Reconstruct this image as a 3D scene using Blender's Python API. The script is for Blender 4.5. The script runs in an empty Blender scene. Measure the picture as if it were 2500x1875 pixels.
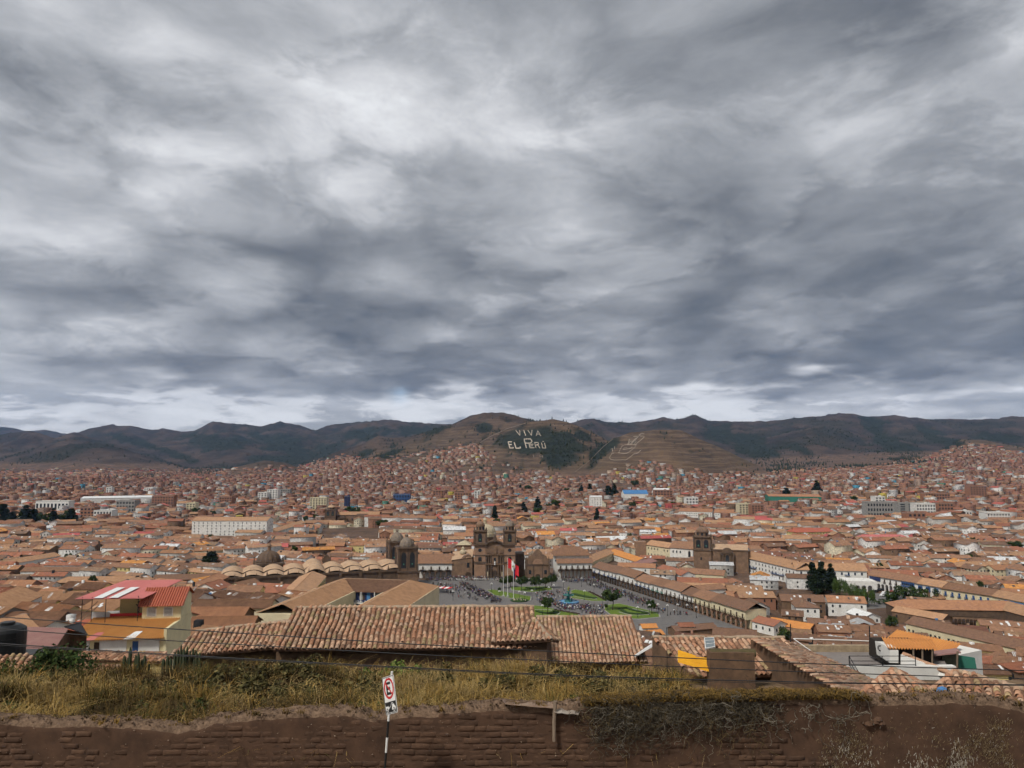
import bpy, math, random
import numpy as np
from mathutils import Vector, Matrix
random.seed(7); RNG = np.random.default_rng(7)
SC = bpy.context.scene; COL = SC.collection
# ---------------------------------------------------------------- camera
ZC, F = 88.0, 1785.0
PITCH = math.atan((1118 - 937.5) / F); CP, SP = math.cos(PITCH), math.sin(PITCH)
cam = bpy.data.cameras.new('camera'); camo = bpy.data.objects.new('camera', cam); COL.objects.link(camo)
camo.location = (0, 0, ZC); camo.rotation_euler = (math.pi / 2 + PITCH, 0, 0)
cam.sensor_width = 36; cam.lens = 36 * F / 2500; cam.clip_start = 0.2; cam.clip_end = 60000
SC.camera = camo
# ---------------------------------------------------------------- colour management
SC.view_settings.view_transform = 'Standard'; SC.view_settings.look = 'None'
SC.view_settings.exposure = 1.1; SC.view_settings.gamma = 1.0; SC.view_settings.use_curve_mapping = False
SC.cycles.use_denoising = True; SC.cycles.use_adaptive_sampling = True; SC.cycles.adaptive_threshold = 0.03; SC.cycles.adaptive_min_samples = 8
SC.cycles.max_bounces = 4; SC.cycles.diffuse_bounces = 2; SC.cycles.glossy_bounces = 2
SC.cycles.transparent_max_bounces = 6; SC.cycles.volume_bounces = 0
# ---------------------------------------------------------------- sun behind the cloud deck
SUN_EL, SUN_AZ = math.radians(52), math.radians(222)      # azimuth clockwise from +Y: behind the camera, to the left
sl = bpy.data.lights.new('sun', 'SUN'); sl.energy = 1.5; sl.angle = math.radians(10); sl.color = (1, 0.95, 0.87)
so = bpy.data.objects.new('sun', sl); COL.objects.link(so)
sdir = Vector((math.sin(SUN_AZ) * math.cos(SUN_EL), math.cos(SUN_AZ) * math.cos(SUN_EL), math.sin(SUN_EL)))
so.rotation_euler = sdir.to_track_quat('Z', 'Y').to_euler(); so.location = sdir * 500
# ---------------------------------------------------------------- world: overcast cloud deck over a clear sky
def dirpx(px, py):
    v = -(py - 937.5) / F
    d = Vector(((px - 1250) / F, CP - SP * v, SP + CP * v)); d.normalize(); return d
W = bpy.data.worlds.new('World'); SC.world = W; W.use_nodes = True
nt = W.node_tree; nt.nodes.clear()
def N(t, **k):
    n = nt.nodes.new(t)
    for a, b in k.items():
        if a == 'inp':
            for i, val in b.items():
                if hasattr(val, 'is_linked') or isinstance(val, bpy.types.NodeSocket): nt.links.new(val, n.inputs[i])
                else: n.inputs[i].default_value = val
        else: setattr(n, a, b)
    return n
def MA(op, a, b=None, c=None, clamp=False):
    d = {0: a}
    if b is not None: d[1] = b
    if c is not None: d[2] = c
    return N('ShaderNodeMath', operation=op, use_clamp=clamp, inp=d).outputs[0]
tc = N('ShaderNodeTexCoord')
dn = N('ShaderNodeVectorMath', operation='NORMALIZE', inp={0: tc.outputs['Generated']}).outputs[0]
sx = N('ShaderNodeSeparateXYZ', inp={0: dn}); X, Y, Z = sx.outputs
den = MA('ADD', MA('MAXIMUM', Z, 0.0), 0.24)
pl = N('ShaderNodeCombineXYZ', inp={0: MA('DIVIDE', X, den), 1: MA('DIVIDE', MA('MULTIPLY', Y, 0.95), den), 2: MA('MULTIPLY', Z, 2.0)}).outputs[0]
def NZ(vec, scale, detail, rough, out=0):
    return N('ShaderNodeTexNoise', inp={'Vector': vec, 'Scale': scale, 'Detail': float(detail), 'Roughness': rough}).outputs[out]
def sub(vec, off): return N('ShaderNodeVectorMath', operation='ADD', inp={0: vec, 1: off}).outputs[0]
def warp(vec, src, k): return N('ShaderNodeVectorMath', operation='MULTIPLY_ADD', inp={0: src, 1: (k, k, k), 2: vec}).outputs[0]
w1 = warp(pl, NZ(sub(pl, (2.2, 7.3, 1.0)), 1.3, 2, .5, 1), .30)
w2 = warp(w1, NZ(sub(pl, (6.2, 1.3, 4.0)), 4.5, 2, .5, 1), .11)
nA = NZ(sub(w1, (3.1, 1.7, 0)), 0.85, 3, 0.5)                 # the big masses
nB = NZ(sub(w2, (9.1, 4.7, 2.0)), 2.3, 6, 0.66)               # lumps in them
def VOR(vec, scale, smooth=.6, detail=1.0):
    return N('ShaderNodeTexVoronoi', feature='F1', inp={'Vector': vec, 'Scale': scale, 'Detail': detail, 'Roughness': .5, 'Randomness': 1.0}).outputs[0]
bil = VOR(sub(w2, (4.4, 2.9, 6.0)), 2.9)                       # rounded lumps of the cloud base
st = N('ShaderNodeCombineXYZ', inp={0: MA('MULTIPLY', X, 3.2), 1: MA('MULTIPLY', Y, 1.5), 2: MA('MULTIPLY', Z, 13.0)}).outputs[0]
nS = NZ(warp(st, NZ(st, .8, 2, .5, 1), .9), .8, 4, .54)        # flat shelves towards the horizon
low = N('ShaderNodeMapRange', interpolation_type='SMOOTHSTEP', inp={0: Z, 1: .46, 2: .20, 3: 0.0, 4: 1.0}).outputs[0]
nE = NZ(sub(w2, (1.4, 8.9, 3.0)), 6.0, 5, 0.68)                # ragged small detail
def SS(val, a, b_): return N('ShaderNodeMapRange', interpolation_type='SMOOTHSTEP', inp={0: val, 1: a, 2: b_, 3: 0.0, 4: 1.0}).outputs[0]
nF = NZ(sub(w2, (7.7, 0.9, 2.5)), 1.7, 7, 0.6)                # torn edges of the nearer layer
edgeF = SS(nF, .47, .55)
# soft lumps of thinner / thicker cloud where the photograph shows them
lum = None
PATCH = [(300, 290, .10, 34), (560, 370, .10, 50), (820, 300, .16, 45), (1080, 330, .20, 60), (1290, 270, .22, 90), (1380, 420, .16, 160), (60, 230, .08, 70), (1330, 150, .06, 120),
         (700, 100, -.10, 60), (1750, 260, -.03, 9), (2300, 350, -.02, 14), (620, 720, -.15, 30), (250, 560, -.06, 40), (980, 700, -.10, 40), (1250, 830, -.10, 60), (150, 760, -.08, 60), (1500, 620, -.06, 60),
         (1200, 560, -.04, 40), (2150, 900, -.08, 80), (2420, 880, -.06, 90), (1900, 830, -.06, 90), (1600, 870, -.06, 90), (2380, 690, .18, 110), (1520, 760, .10, 120), (220, 600, .08, 160), (60, 690, .14, 120), (1950, 640, -.08, 60)]
for px, py, amp, n in PATCH:
    c = dirpx(px, py)
    dt = N('ShaderNodeVectorMath', operation='DOT_PRODUCT', inp={0: dn, 1: tuple(c)}).outputs['Value']
    lum = MA('MULTIPLY_ADD', MA('POWER', MA('MAXIMUM', dt, 0.0), float(n * 1.6)), amp, lum if lum is not None else 0.0)
v = MA('MULTIPLY_ADD', MA('SUBTRACT', nA, 0.5), 0.60, 0.615)
v = MA('MULTIPLY_ADD', MA('SUBTRACT', nB, 0.5), 0.60, v)
v = MA('MULTIPLY_ADD', MA('SUBTRACT', bil, 0.46), -0.50, v)
v = MA('MULTIPLY_ADD', MA('SUBTRACT', nE, 0.5), 0.42, v)
v = MA('MULTIPLY_ADD', MA('SUBTRACT', edgeF, 0.5), 0.17, v)
v = MA('MULTIPLY_ADD', MA('MULTIPLY', MA('SUBTRACT', nS, 0.5), low), 0.85, v)
v = MA('MULTIPLY_ADD', lum, MA('MULTIPLY_ADD', nB, 1.4, 0.35), v)
v = MA('MULTIPLY_ADD', v, 0.80, 0.135)
# bright ragged cumulus under the deck, low over the hills
az = N('ShaderNodeCombineXYZ', inp={0: MA('MULTIPLY', X, 9.0), 1: MA('MULTIPLY', Y, 3.0), 2: MA('MULTIPLY', Z, 34.0)}).outputs[0]
azw = warp(az, NZ(az, 1.1, 3, .55, 1), .8)
nC = NZ(az, .75, 3, 0.55)
nD = NZ(sub(azw, (5, 2, 1)), 0.8, 6, 0.6)
bilb = VOR(sub(azw, (1, 6, 2)), 1.1)
edge = MA('MULTIPLY_ADD', MA('SUBTRACT', nC, 0.5), 0.14, Z)
band = N('ShaderNodeMapRange', interpolation_type='SMOOTHSTEP', inp={0: edge, 1: 0.114, 2: 0.074, 3: 0.0, 4: 1.0}).outputs[0]
vb = MA('MULTIPLY_ADD', MA('SUBTRACT', nD, 0.5), 0.75, 0.88)
vb = MA('MULTIPLY_ADD', MA('SUBTRACT', SS(nD, .46, .54), 0.5), 0.22, vb)
vb = MA('MULTIPLY_ADD', MA('SUBTRACT', bilb, 0.48), -0.34, vb)
vm = N('ShaderNodeMix', data_type='FLOAT', inp={0: band, 2: v, 3: vb}).outputs[0]
cr = N('ShaderNodeValToRGB', inp={0: vm}); e = cr.color_ramp.elements
e[0].position = 0.08; e[0].color = (.118, .132, .156, 1); e[1].position = 1.0; e[1].color = (.86, .875, .90, 1)
for p, c in ((.26, (.188, .200, .222)), (.44, (.302, .317, .340)), (.62, (.460, .475, .500)), (.80, (.675, .685, .71))):
    q = e.new(p); q.color = (*c, 1)
ten = N('ShaderNodeVectorMath', operation='SCALE', inp={0: cr.outputs[0], 3: 4.7}).outputs[0]
sky = N('ShaderNodeTexSky', sky_type='NISHITA', sun_disc=False, sun_elevation=SUN_EL, sun_rotation=SUN_AZ, altitude=3400)
gd = N('ShaderNodeVectorMath', operation='DOT_PRODUCT', inp={0: dn, 1: tuple(dirpx(975, 963))}).outputs['Value']
gap = MA('MULTIPLY', MA('POWER', MA('MAXIMUM', gd, 0.0), 16000.0), MA('MULTIPLY_ADD', nD, 1.6, -0.6, True))
mixc = N('ShaderNodeMix', data_type='RGBA', inp={0: gap, 6: ten, 7: sky.outputs[0]})
bg = N('ShaderNodeBackground', inp={0: mixc.outputs[2], 1: 0.1})
out = N('ShaderNodeOutputWorld', inp={0: bg.outputs[0]})
W.cycles.sampling_method = 'MANUAL'; W.cycles.sample_map_resolution = 512

# ================================================================ helpers
def ray(px, py):
    v = -(py - 937.5) / F
    return np.array([(px - 1250) / F, CP - SP * v, SP + CP * v])
def At(px, py, d):
    "world point seen at pixel (px, py) of the 2500 x 1875 photograph, d metres ahead"
    r = ray(px, py); k = d / r[1]
    return Vector((r[0] * k, d, ZC + r[2] * k))
def On(px, py, z=0.0):
    r = ray(px, py); k = (z - ZC) / r[2]
    return Vector((r[0] * k, r[1] * k, z))
def proj(p):
    x, y, z = p[0], p[1], p[2] - ZC
    dep = y * CP + z * SP
    return 1250 + F * x / dep, 937.5 - F * (-y * SP + z * CP) / dep
def tag(o, label=None, cat=None, group=None, kind=None):
    if label: o['label'] = label
    if cat: o['category'] = cat
    if group: o['group'] = group
    if kind: o['kind'] = kind
    return o
def thing(name, label, cat, loc=(0, 0, 0), rz=0.0, group=None):
    o = bpy.data.objects.new(name, None); COL.objects.link(o)
    o.location = loc; o.rotation_euler = (0, 0, rz); o.empty_display_size = 0.5
    return tag(o, label, cat, group)
def link(name, me, parent=None, loc=None, rz=None, scale=None):
    o = bpy.data.objects.new(name, me); COL.objects.link(o)
    if parent is not None: o.parent = parent
    if loc is not None: o.location = loc
    if rz is not None: o.rotation_euler = (0, 0, rz)
    if scale is not None: o.scale = scale
    return o
class MB:
    "collects faces of one mesh"
    def __init__(s): s.v = []; s.f = []; s.m = []
    def q(s, pts, m=0):
        n = len(s.v); s.v += [tuple(p) for p in pts]; s.f.append(tuple(range(n, n + len(pts)))); s.m.append(m); return s
    def box(s, x0, x1, y0, y1, z0, z1, m=0):
        n = len(s.v)
        s.v += [(x0, y0, z0), (x1, y0, z0), (x1, y1, z0), (x0, y1, z0), (x0, y0, z1), (x1, y0, z1), (x1, y1, z1), (x0, y1, z1)]
        for f in ((0, 3, 2, 1), (4, 5, 6, 7), (0, 1, 5, 4), (1, 2, 6, 5), (2, 3, 7, 6), (3, 0, 4, 7)):
            s.f.append(tuple(n + i for i in f)); s.m.append(m)
        return s
    def prism(s, poly, z0, z1, m=0):
        k = len(poly); n = len(s.v)
        s.v += [(p[0], p[1], z0) for p in poly] + [(p[0], p[1], z1) for p in poly]
        s.f.append(tuple(n + i for i in range(k - 1, -1, -1))); s.m.append(m)
        s.f.append(tuple(n + k + i for i in range(k))); s.m.append(m)
        for i in range(k):
            j = (i + 1) % k; s.f.append((n + i, n + j, n + k + j, n + k + i)); s.m.append(m)
        return s
    def xz(s, poly, y0, y1, m=0):
        "outline in the x-z plane (counter-clockwise seen from -y), pulled from y0 (front) to y1 (back)"
        k = len(poly); n = len(s.v)
        s.v += [(p[0], y0, p[1]) for p in poly] + [(p[0], y1, p[1]) for p in poly]
        s.f.append(tuple(n + i for i in range(k))); s.m.append(m)
        s.f.append(tuple(n + k + i for i in range(k - 1, -1, -1))); s.m.append(m)
        for i in range(k):
            j = (i + 1) % k; s.f.append((n + j, n + i, n + k + i, n + k + j)); s.m.append(m)
        return s
    def lathe(s, prof, cx=0, cy=0, seg=12, m=0, a0=0.0, ribs=0.0):
        n = len(s.v)
        for r, z in prof:
            for i in range(seg):
                a = a0 + 2 * math.pi * i / seg; rr = r * (1 - (ribs if i % 2 else 0))
                s.v.append((cx + rr * math.cos(a), cy + rr * math.sin(a), z))
        for k in range(len(prof) - 1):
            for i in range(seg):
                j = (i + 1) % seg
                s.f.append((n + k * seg + i, n + k * seg + j, n + (k + 1) * seg + j, n + (k + 1) * seg + i)); s.m.append(m)
        s.f.append(tuple(n + (len(prof) - 1) * seg + i for i in range(seg))); s.m.append(m)
        s.f.append(tuple(n + i for i in range(seg - 1, -1, -1))); s.m.append(m)
        return s
    def tube(s, pts, r0, r1=None, seg=6, m=0):
        r1 = r0 if r1 is None else r1
        pts = [Vector(p) for p in pts]; n = len(s.v); K = len(pts)
        for k, p in enumerate(pts):
            t = (pts[min(k + 1, K - 1)] - pts[max(k - 1, 0)]).normalized()
            u = t.cross(Vector((0, 0, 1)));  u = u if u.length > 1e-3 else Vector((1, 0, 0)); u.normalize(); w = t.cross(u)
            r = r0 + (r1 - r0) * k / max(1, K - 1)
            for i in range(seg):
                a = 2 * math.pi * i / seg
                s.v.append(tuple(p + u * (r * math.cos(a)) + w * (r * math.sin(a))))
        for k in range(K - 1):
            for i in range(seg):
                j = (i + 1) % seg
                s.f.append((n + k * seg + i, n + k * seg + j, n + (k + 1) * seg + j, n + (k + 1) * seg + i)); s.m.append(m)
        s.f.append(tuple(n + i for i in range(seg - 1, -1, -1))); s.m.append(m)
        s.f.append(tuple(n + (K - 1) * seg + i for i in range(seg))); s.m.append(m)
        return s
    def mesh(s, name, mats, smooth=False):
        me = bpy.data.meshes.new(name); me.from_pydata(s.v, [], s.f)
        for mt in (mats if isinstance(mats, (list, tuple)) else [mats]): me.materials.append(mt)
        me.polygons.foreach_set('material_index', s.m)
        if smooth: me.polygons.foreach_set('use_smooth', [True] * len(s.f))
        me.update(); return me
    def build(s, name, mats, parent=None, loc=None, rz=None, smooth=False):
        return link(name, s.mesh(name, mats, smooth), parent, loc, rz)
def np_mesh(name, V, FQ, mat, cols=None, midx=None, smooth=False, tri=False):
    "mesh from arrays: V (n,3), FQ (m,4) quads or (m,3) triangles; cols one colour per face"
    V = np.asarray(V, dtype=np.float32); FQ = np.asarray(FQ, dtype=np.int32); k = FQ.shape[1]
    me = bpy.data.meshes.new(name); me.vertices.add(len(V)); me.vertices.foreach_set('co', V.ravel())
    me.loops.add(FQ.size); me.loops.foreach_set('vertex_index', FQ.ravel())
    me.polygons.add(len(FQ)); me.polygons.foreach_set('loop_start', np.arange(0, FQ.size, k, dtype=np.int32))
    for m in (mat if isinstance(mat, (list, tuple)) else [mat]): me.materials.append(m)
    if midx is not None: me.polygons.foreach_set('material_index', np.asarray(midx, dtype=np.int32))
    if smooth: me.polygons.foreach_set('use_smooth', np.ones(len(FQ), dtype=bool))
    me.update(calc_edges=True)
    if cols is not None:
        a = me.color_attributes.new('Col', 'FLOAT_COLOR', 'CORNER')
        c = np.ones((len(FQ), k, 4), dtype=np.float32); c[:, :, :3] = np.asarray(cols, dtype=np.float32)[:, None, :]
        a.data.foreach_set('color', c.ravel())
    return me
# ---- value noise
def _h(a, b, s):
    n = (a * 374761393 + b * 668265263 + s * 144269504) & 0xffffffff
    n = ((n ^ (n >> 13)) * 1274126177) & 0xffffffff
    return ((n ^ (n >> 16)) & 0xffffff) / float(0xffffff)
def vn(x, y, s=0):
    x = np.asarray(x, float); y = np.asarray(y, float)
    xi = np.floor(x).astype(np.int64); yi = np.floor(y).astype(np.int64); xf = x - xi; yf = y - yi
    xf = xf * xf * (3 - 2 * xf); yf = yf * yf * (3 - 2 * yf)
    a = _h(xi, yi, s) * (1 - xf) + _h(xi + 1, yi, s) * xf
    b = _h(xi, yi + 1, s) * (1 - xf) + _h(xi + 1, yi + 1, s) * xf
    return a * (1 - yf) + b * yf
def fbm(x, y, s=0, o=4):
    r = 0; a = .5; n = 0
    for i in range(o):
        r = r + a * vn(x, y, s + i); n += a; x = x * 2.03 + 17.1; y = y * 2.03 + 5.3; a *= .5
    return r / n
def sst(a, b, x):
    t = np.clip((np.asarray(x, float) - a) / (b - a), 0, 1); return t * t * (3 - 2 * t)
# ================================================================ materials
MATS = {}
def mat(name, col, rough=.88, c2=None, sc=1.0, amt=.5, bump=0.0, bsc=None, metal=0.0, coord='Object', streak=None, rnd=0.0, spec=.25, detail=6):
    "principled with a second colour mixed in by noise, optional bump, optional variation from object to object"
    m = bpy.data.materials.new(name); m.use_nodes = True; t = m.node_tree; b = t.nodes['Principled BSDF']
    b.inputs['Roughness'].default_value = rough; b.inputs['Metallic'].default_value = metal
    b.inputs['Specular IOR Level'].default_value = spec
    MATS[name] = m
    def nn(ty, **k):
        n = t.nodes.new(ty)
        for a, v in k.items(): setattr(n, a, v)
        return n
    tcn = nn('ShaderNodeTexCoord'); vec = tcn.outputs[coord]
    if streak:
        mp = nn('ShaderNodeMapping'); mp.inputs['Scale'].default_value = streak; t.links.new(vec, mp.inputs[0]); vec = mp.outputs[0]
    colsock = None
    if col == 'attr':
        at = nn('ShaderNodeVertexColor', layer_name='Col'); colsock = at.outputs[0]
        if c2 is not None or amt:
            nz = nn('ShaderNodeTexNoise'); nz.inputs['Scale'].default_value = sc; nz.inputs['Detail'].default_value = detail; nz.inputs['Roughness'].default_value = .65
            t.links.new(vec, nz.inputs['Vector'])
            mr = nn('ShaderNodeMapRange'); mr.inputs[1].default_value = .25; mr.inputs[2].default_value = .75
            mr.inputs[3].default_value = 1 - amt; mr.inputs[4].default_value = 1 + amt * .6; t.links.new(nz.outputs[0], mr.inputs[0])
            vm_ = nn('ShaderNodeVectorMath', operation='SCALE'); t.links.new(colsock, vm_.inputs[0]); t.links.new(mr.outputs[0], vm_.inputs[3]); colsock = vm_.outputs[0]
    else:
        b.inputs['Base Color'].default_value = (*col, 1)
        if c2 is not None:
            nz = nn('ShaderNodeTexNoise'); nz.inputs['Scale'].default_value = sc; nz.inputs['Detail'].default_value = detail; nz.inputs['Roughness'].default_value = .68
            t.links.new(vec, nz.inputs['Vector'])
            mr = nn('ShaderNodeMapRange'); mr.inputs[1].default_value = .5 - .25 * (1.3 - amt); mr.inputs[2].default_value = .5 + .25 * (1.3 - amt); t.links.new(nz.outputs[0], mr.inputs[0])
            mx = nn('ShaderNodeMix', data_type='RGBA'); mx.inputs[6].default_value = (*col, 1); mx.inputs[7].default_value = (*c2, 1)
            t.links.new(mr.outputs[0], mx.inputs[0]); colsock = mx.outputs[2]
    if rnd and colsock is not None:
        oi = nn('ShaderNodeObjectInfo'); mr2 = nn('ShaderNodeMapRange'); mr2.inputs[3].default_value = 1 - rnd; mr2.inputs[4].default_value = 1 + rnd
        t.links.new(oi.outputs['Random'], mr2.inputs[0])
        vs = nn('ShaderNodeVectorMath', operation='SCALE'); t.links.new(colsock, vs.inputs[0]); t.links.new(mr2.outputs[0], vs.inputs[3]); colsock = vs.outputs[0]
    if colsock is not None: t.links.new(colsock, b.inputs['Base Color'])
    if bump:
        n2 = nn('ShaderNodeTexNoise'); n2.inputs['Scale'].default_value = bsc or sc * 3; n2.inputs['Detail'].default_value = 6; n2.inputs['Roughness'].default_value = .65
        t.links.new(vec, n2.inputs['Vector'])
        bp = nn('ShaderNodeBump'); bp.inputs['Strength'].default_value = min(1, bump * 8); bp.inputs['Distance'].default_value = bump
        t.links.new(n2.outputs[0], bp.inputs['Height']); t.links.new(bp.outputs[0], b.inputs['Normal'])
    return m
# walls
WHITE = mat('lime_white_wall', (.80, .79, .76), .9, (.60, .58, .53), .35, .45, .01, 3)
CREAM = mat('cream_wall', (.70, .62, .42), .9, (.55, .48, .32), .3, .5, .01, 3)
YELLOW = mat('yellow_wall', (.70, .58, .26), .9, (.58, .47, .22), .5, .5, .01, 4)
GREYW = mat('cement_wall', (.34, .33, .31), .92, (.22, .21, .19), .4, .5, .01, 3)
BRICK = mat('hollow_brick_wall', (.33, .16, .10), .92, (.25, .125, .08), .8, .5, .02, 4)
ADOBE = mat('adobe_wall', (.20, .125, .078), .95, (.115, .072, .046), .7, .55, .03, 5)
STONE = mat('brown_church_stone', (.265, .165, .105), .92, (.115, .075, .052), .33, .5, .04, 1.6)
STONE_D = mat('dark_church_stone', (.15, .10, .068), .92, (.075, .052, .038), .5, .5, .04, 2)
STONE_R = mat('pink_smooth_stone', (.335, .205, .135), .92, (.23, .14, .092), .3, .5, .02, 2)
VAULT = mat('plastered_vault', (.50, .345, .225), .92, (.36, .24, .155), .25, .5, .03, 1.2)
DOMEC = mat('pale_dome_plaster', (.55, .47, .33), .9, (.34, .28, .19), .5, .5, .02, 2)
LEAD = mat('grey_dome', (.27, .215, .165), .85, (.13, .105, .085), .6, .5, .02, 2)
# roofs
TR = [mat('clay_roof_%s' % n, a, .93, b, s, .62, .05, 2.2, rnd=.16, detail=9) for n, a, b, s in (
    ('warm', (.385, .195, .105), (.25, .125, .072), .5), ('worn', (.29, .158, .095), (.165, .092, .058), .7),
    ('pale', (.43, .25, .142), (.29, .165, .094), .5), ('brown', (.215, .12, .077), (.125, .072, .048), .9), ('red', (.33, .135, .08), (.22, .095, .06), .5))]
ORANGE = mat('orange_sheet_roof', (.60, .265, .075), .8, (.47, .19, .06), .6, .5, .01, 3)
REDT = mat('red_sheet_roof', (.42, .125, .075), .7, (.33, .095, .06), .5, .5)
PINK = mat('faded_red_sheet', (.52, .165, .15), .7, (.44, .135, .125), .35, .5)
MAROON = mat('maroon_sheet', (.25, .115, .105), .75, (.34, .21, .18), .8, .45)
TIN = mat('galvanised_sheet', (.55, .57, .58), .5, (.36, .37, .37), .8, .5, metal=.35)
TINW = mat('white_sheet', (.76, .77, .77), .55, (.6, .6, .58), .5, .5)
YSHEET = mat('yellow_sheet', (.72, .37, .02), .6, (.60, .28, .015), 1.2, .5)
GREENP = mat('green_paint', (.05, .22, .16), .6, (.04, .16, .12), .6, .5)
BLUE = mat('blue_paint', (.035, .09, .24), .6, (.03, .07, .17), .8, .5)
BLUEB = mat('bright_blue_paint', (.07, .20, .42), .6, (.055, .16, .33), .5, .5)
NAVY = mat('navy_wall', (.022, .03, .085), .7, (.03, .045, .13), .7, .5)
GLASS = mat('window_glass', (.022, .026, .032), .25, spec=.5)
WOOD = mat('dark_wood', (.07, .045, .03), .8, (.045, .03, .02), 2, .5)
WOODL = mat('weathered_wood', (.26, .20, .145), .85, (.15, .11, .08), 3, .5, .01, 8, streak=(1, 1, .2))
IRON = mat('black_iron', (.018, .018, .02), .55)
STEEL = mat('pale_steel', (.62, .63, .63), .4, metal=.3)
BLACKP = mat('black_paint', (.018, .018, .018), .5)
WHITEP = mat('white_paint', (.78, .78, .76), .5, (.66, .66, .63), 6, .5)
REDP = mat('red_paint', (.50, .03, .03), .5)
REDF = mat('red_cloth', (.58, .025, .035), .8)
WHITEF = mat('white_cloth', (.80, .80, .80), .8)
GOLDF = mat('gold_green_crest', (.40, .28, .05), .8, (.10, .22, .06), 6, .5)
BLACKPL = mat('black_plastic', (.012, .013, .014), .45, spec=.4)
TURQ = mat('turquoise_bronze', (.04, .17, .15), .6, (.03, .12, .11), 2, .5)
POOL = mat('blue_basin_water', (.12, .33, .52), .25, spec=.5)
# ground
PAVE = mat('grey_stone_paving', (.175, .166, .16), .9, (.115, .108, .105), .25, .5, .01, 2)
LAWN = mat('lawn_green', (.125, .185, .022), .95, (.085, .135, .02), .3, .5, .03, 4)
HEDGE = mat('clipped_hedge', (.022, .048, .012), .95, (.035, .065, .015), 1.5, .5, .08, 4)
KERB = mat('kerb_stone', (.34, .33, .31), .9, (.26, .25, .24), .6, .5)
DIRT = mat('dry_dirt', (.22, .145, .092), .97, (.13, .088, .058), 1.2, .5, .04, 5)
CAR_W = mat('white_car_paint', (.72, .72, .72), .3, spec=.5); CAR_D = mat('dark_car_paint', (.03, .03, .035), .3, spec=.5); CAR_R = mat('maroon_car_paint', (.20, .03, .03), .3, spec=.5)
TYRE = mat('tyre_rubber', (.015, .015, .015), .8)
# vegetation
LEAF = mat('tree_leaves', (.028, .058, .014), .9, (.052, .09, .02), .8, .5); LEAF_D = mat('conifer_needles', (.010, .020, .010), .95, (.018, .032, .014), .8, .5)
LEAF_L = mat('willow_leaves', (.07, .12, .02), .9, (.04, .08, .015), .7, .5)
BARK = mat('bark', (.055, .042, .03), .95, (.03, .024, .018), 3, .5)
VCOL = mat('varied_buildings', 'attr', .92, sc=.6, amt=.55, detail=9)
VCOLG = mat('varied_grass', 'attr', .95, sc=2, amt=.25)
# ================================================================ terrain
LAY = [  # skyline crests traced as (px, py) with their distance ahead, front and back reach
 dict(d=11500, wf=4200, wb=1500, s=11, p=[(-400,1042),(0,1043),(40,1047),(60,1053),(90,1052),(110,1049),(140,1056),(190,1064),(400,1068),(900,1070),(1500,1062),(2500,1060),(2900,1060)]),
 dict(d=7800, wf=3300, wb=2200, s=12, p=[(-400,1080),(100,1085),(165,1062),(195,1055),(220,1047),(270,1037),(320,1040),(370,1050),(400,1047),(440,1053),(475,1051),(520,1028),(565,1034),(600,1036),(640,1042),(680,1030),(735,1040),(770,1051),(800,1040),(870,1030),(955,1024),(1000,1031),(1085,1038),(1180,1042),(1400,1042)]),
 dict(d=6500, wf=3000, wb=2500, s=13, p=[(1150,1080),(1300,1050),(1385,1033),(1410,1030),(1445,1023),(1480,1030),(1540,1031),(1590,1025),(1615,1019),(1650,1026),(1700,1015),(1730,1027),(1850,1030),(1920,1025),(1990,1019),(2040,1012),(2080,1010),(2120,1018),(2165,1016),(2185,1013),(2230,1022),(2270,1026),(2330,1023),(2400,1027),(2440,1024),(2470,1018),(2500,1020),(2900,1030)]),
 dict(d=4900, wf=1500, wb=900, s=14, p=[(1700,1150),(1800,1085),(1900,1062),(1990,1040),(2060,1050),(2120,1080),(2170,1110),(2230,1125),(2300,1140)]),
 dict(d=5600, wf=1300, wb=900, s=15, p=[(-400,1075),(0,1061),(65,1050),(100,1058),(135,1069),(160,1062),(183,1054),(210,1064),(240,1075),(300,1090),(380,1106),(470,1130)]),
 dict(d=5900, wf=1500, wb=900, s=16, p=[(250,1130),(330,1095),(450,1085),(560,1072),(660,1085),(760,1098),(860,1070),(960,1060),(1060,1080),(1150,1100)]),
 dict(d=4300, wf=1050, wb=900, s=17, p=[(-400,1130),(0,1122),(60,1104),(120,1085),(175,1073),(215,1078),(260,1085),(320,1100),(380,1117),(440,1136),(490,1155)]),
 dict(d=3900, wf=1700, wb=900, s=18, p=[(690,1160),(740,1140),(780,1122),(830,1100),(880,1085),(925,1062),(960,1069),(1000,1066),(1050,1050),(1100,1036),(1150,1015),(1200,1008),(1250,1014),(1290,1025),(1330,1036),(1400,1050),(1500,1100)]),
 dict(d=3000, wf=330, wb=600, s=19, p=[(520,1160),(560,1149),(600,1136),(650,1124),(700,1130),(740,1146),(800,1158)]),
 dict(d=2900, wf=900, wb=600, s=20, p=[(1000,1165),(1060,1130),(1100,1106),(1150,1086),(1200,1064),(1240,1045),(1285,1031),(1320,1027),(1350,1024),(1385,1031),(1420,1045),(1460,1064),(1500,1085),(1560,1120)]),
 dict(d=2500, wf=640, wb=500, s=21, p=[(1360,1190),(1400,1155),(1440,1122),(1470,1090),(1500,1067),(1540,1056),(1600,1051),(1640,1049),(1665,1052),(1700,1068),(1750,1090),(1800,1114),(1850,1138),(1900,1160)]),
 dict(d=3300, wf=900, wb=600, s=22, p=[(2150,1160),(2230,1130),(2290,1100),(2320,1086),(2345,1073),(2400,1075),(2450,1084),(2500,1093),(2900,1110)]),
]
for L in LAY:
    L['px'] = np.array([a for a, b in L['p']], float)
    zz = []
    for a, b in L['p']:
        r = ray(a, b); zz.append(ZC + L['d'] * r[2] / r[1])
    L['z'] = np.array(zz)
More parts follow.
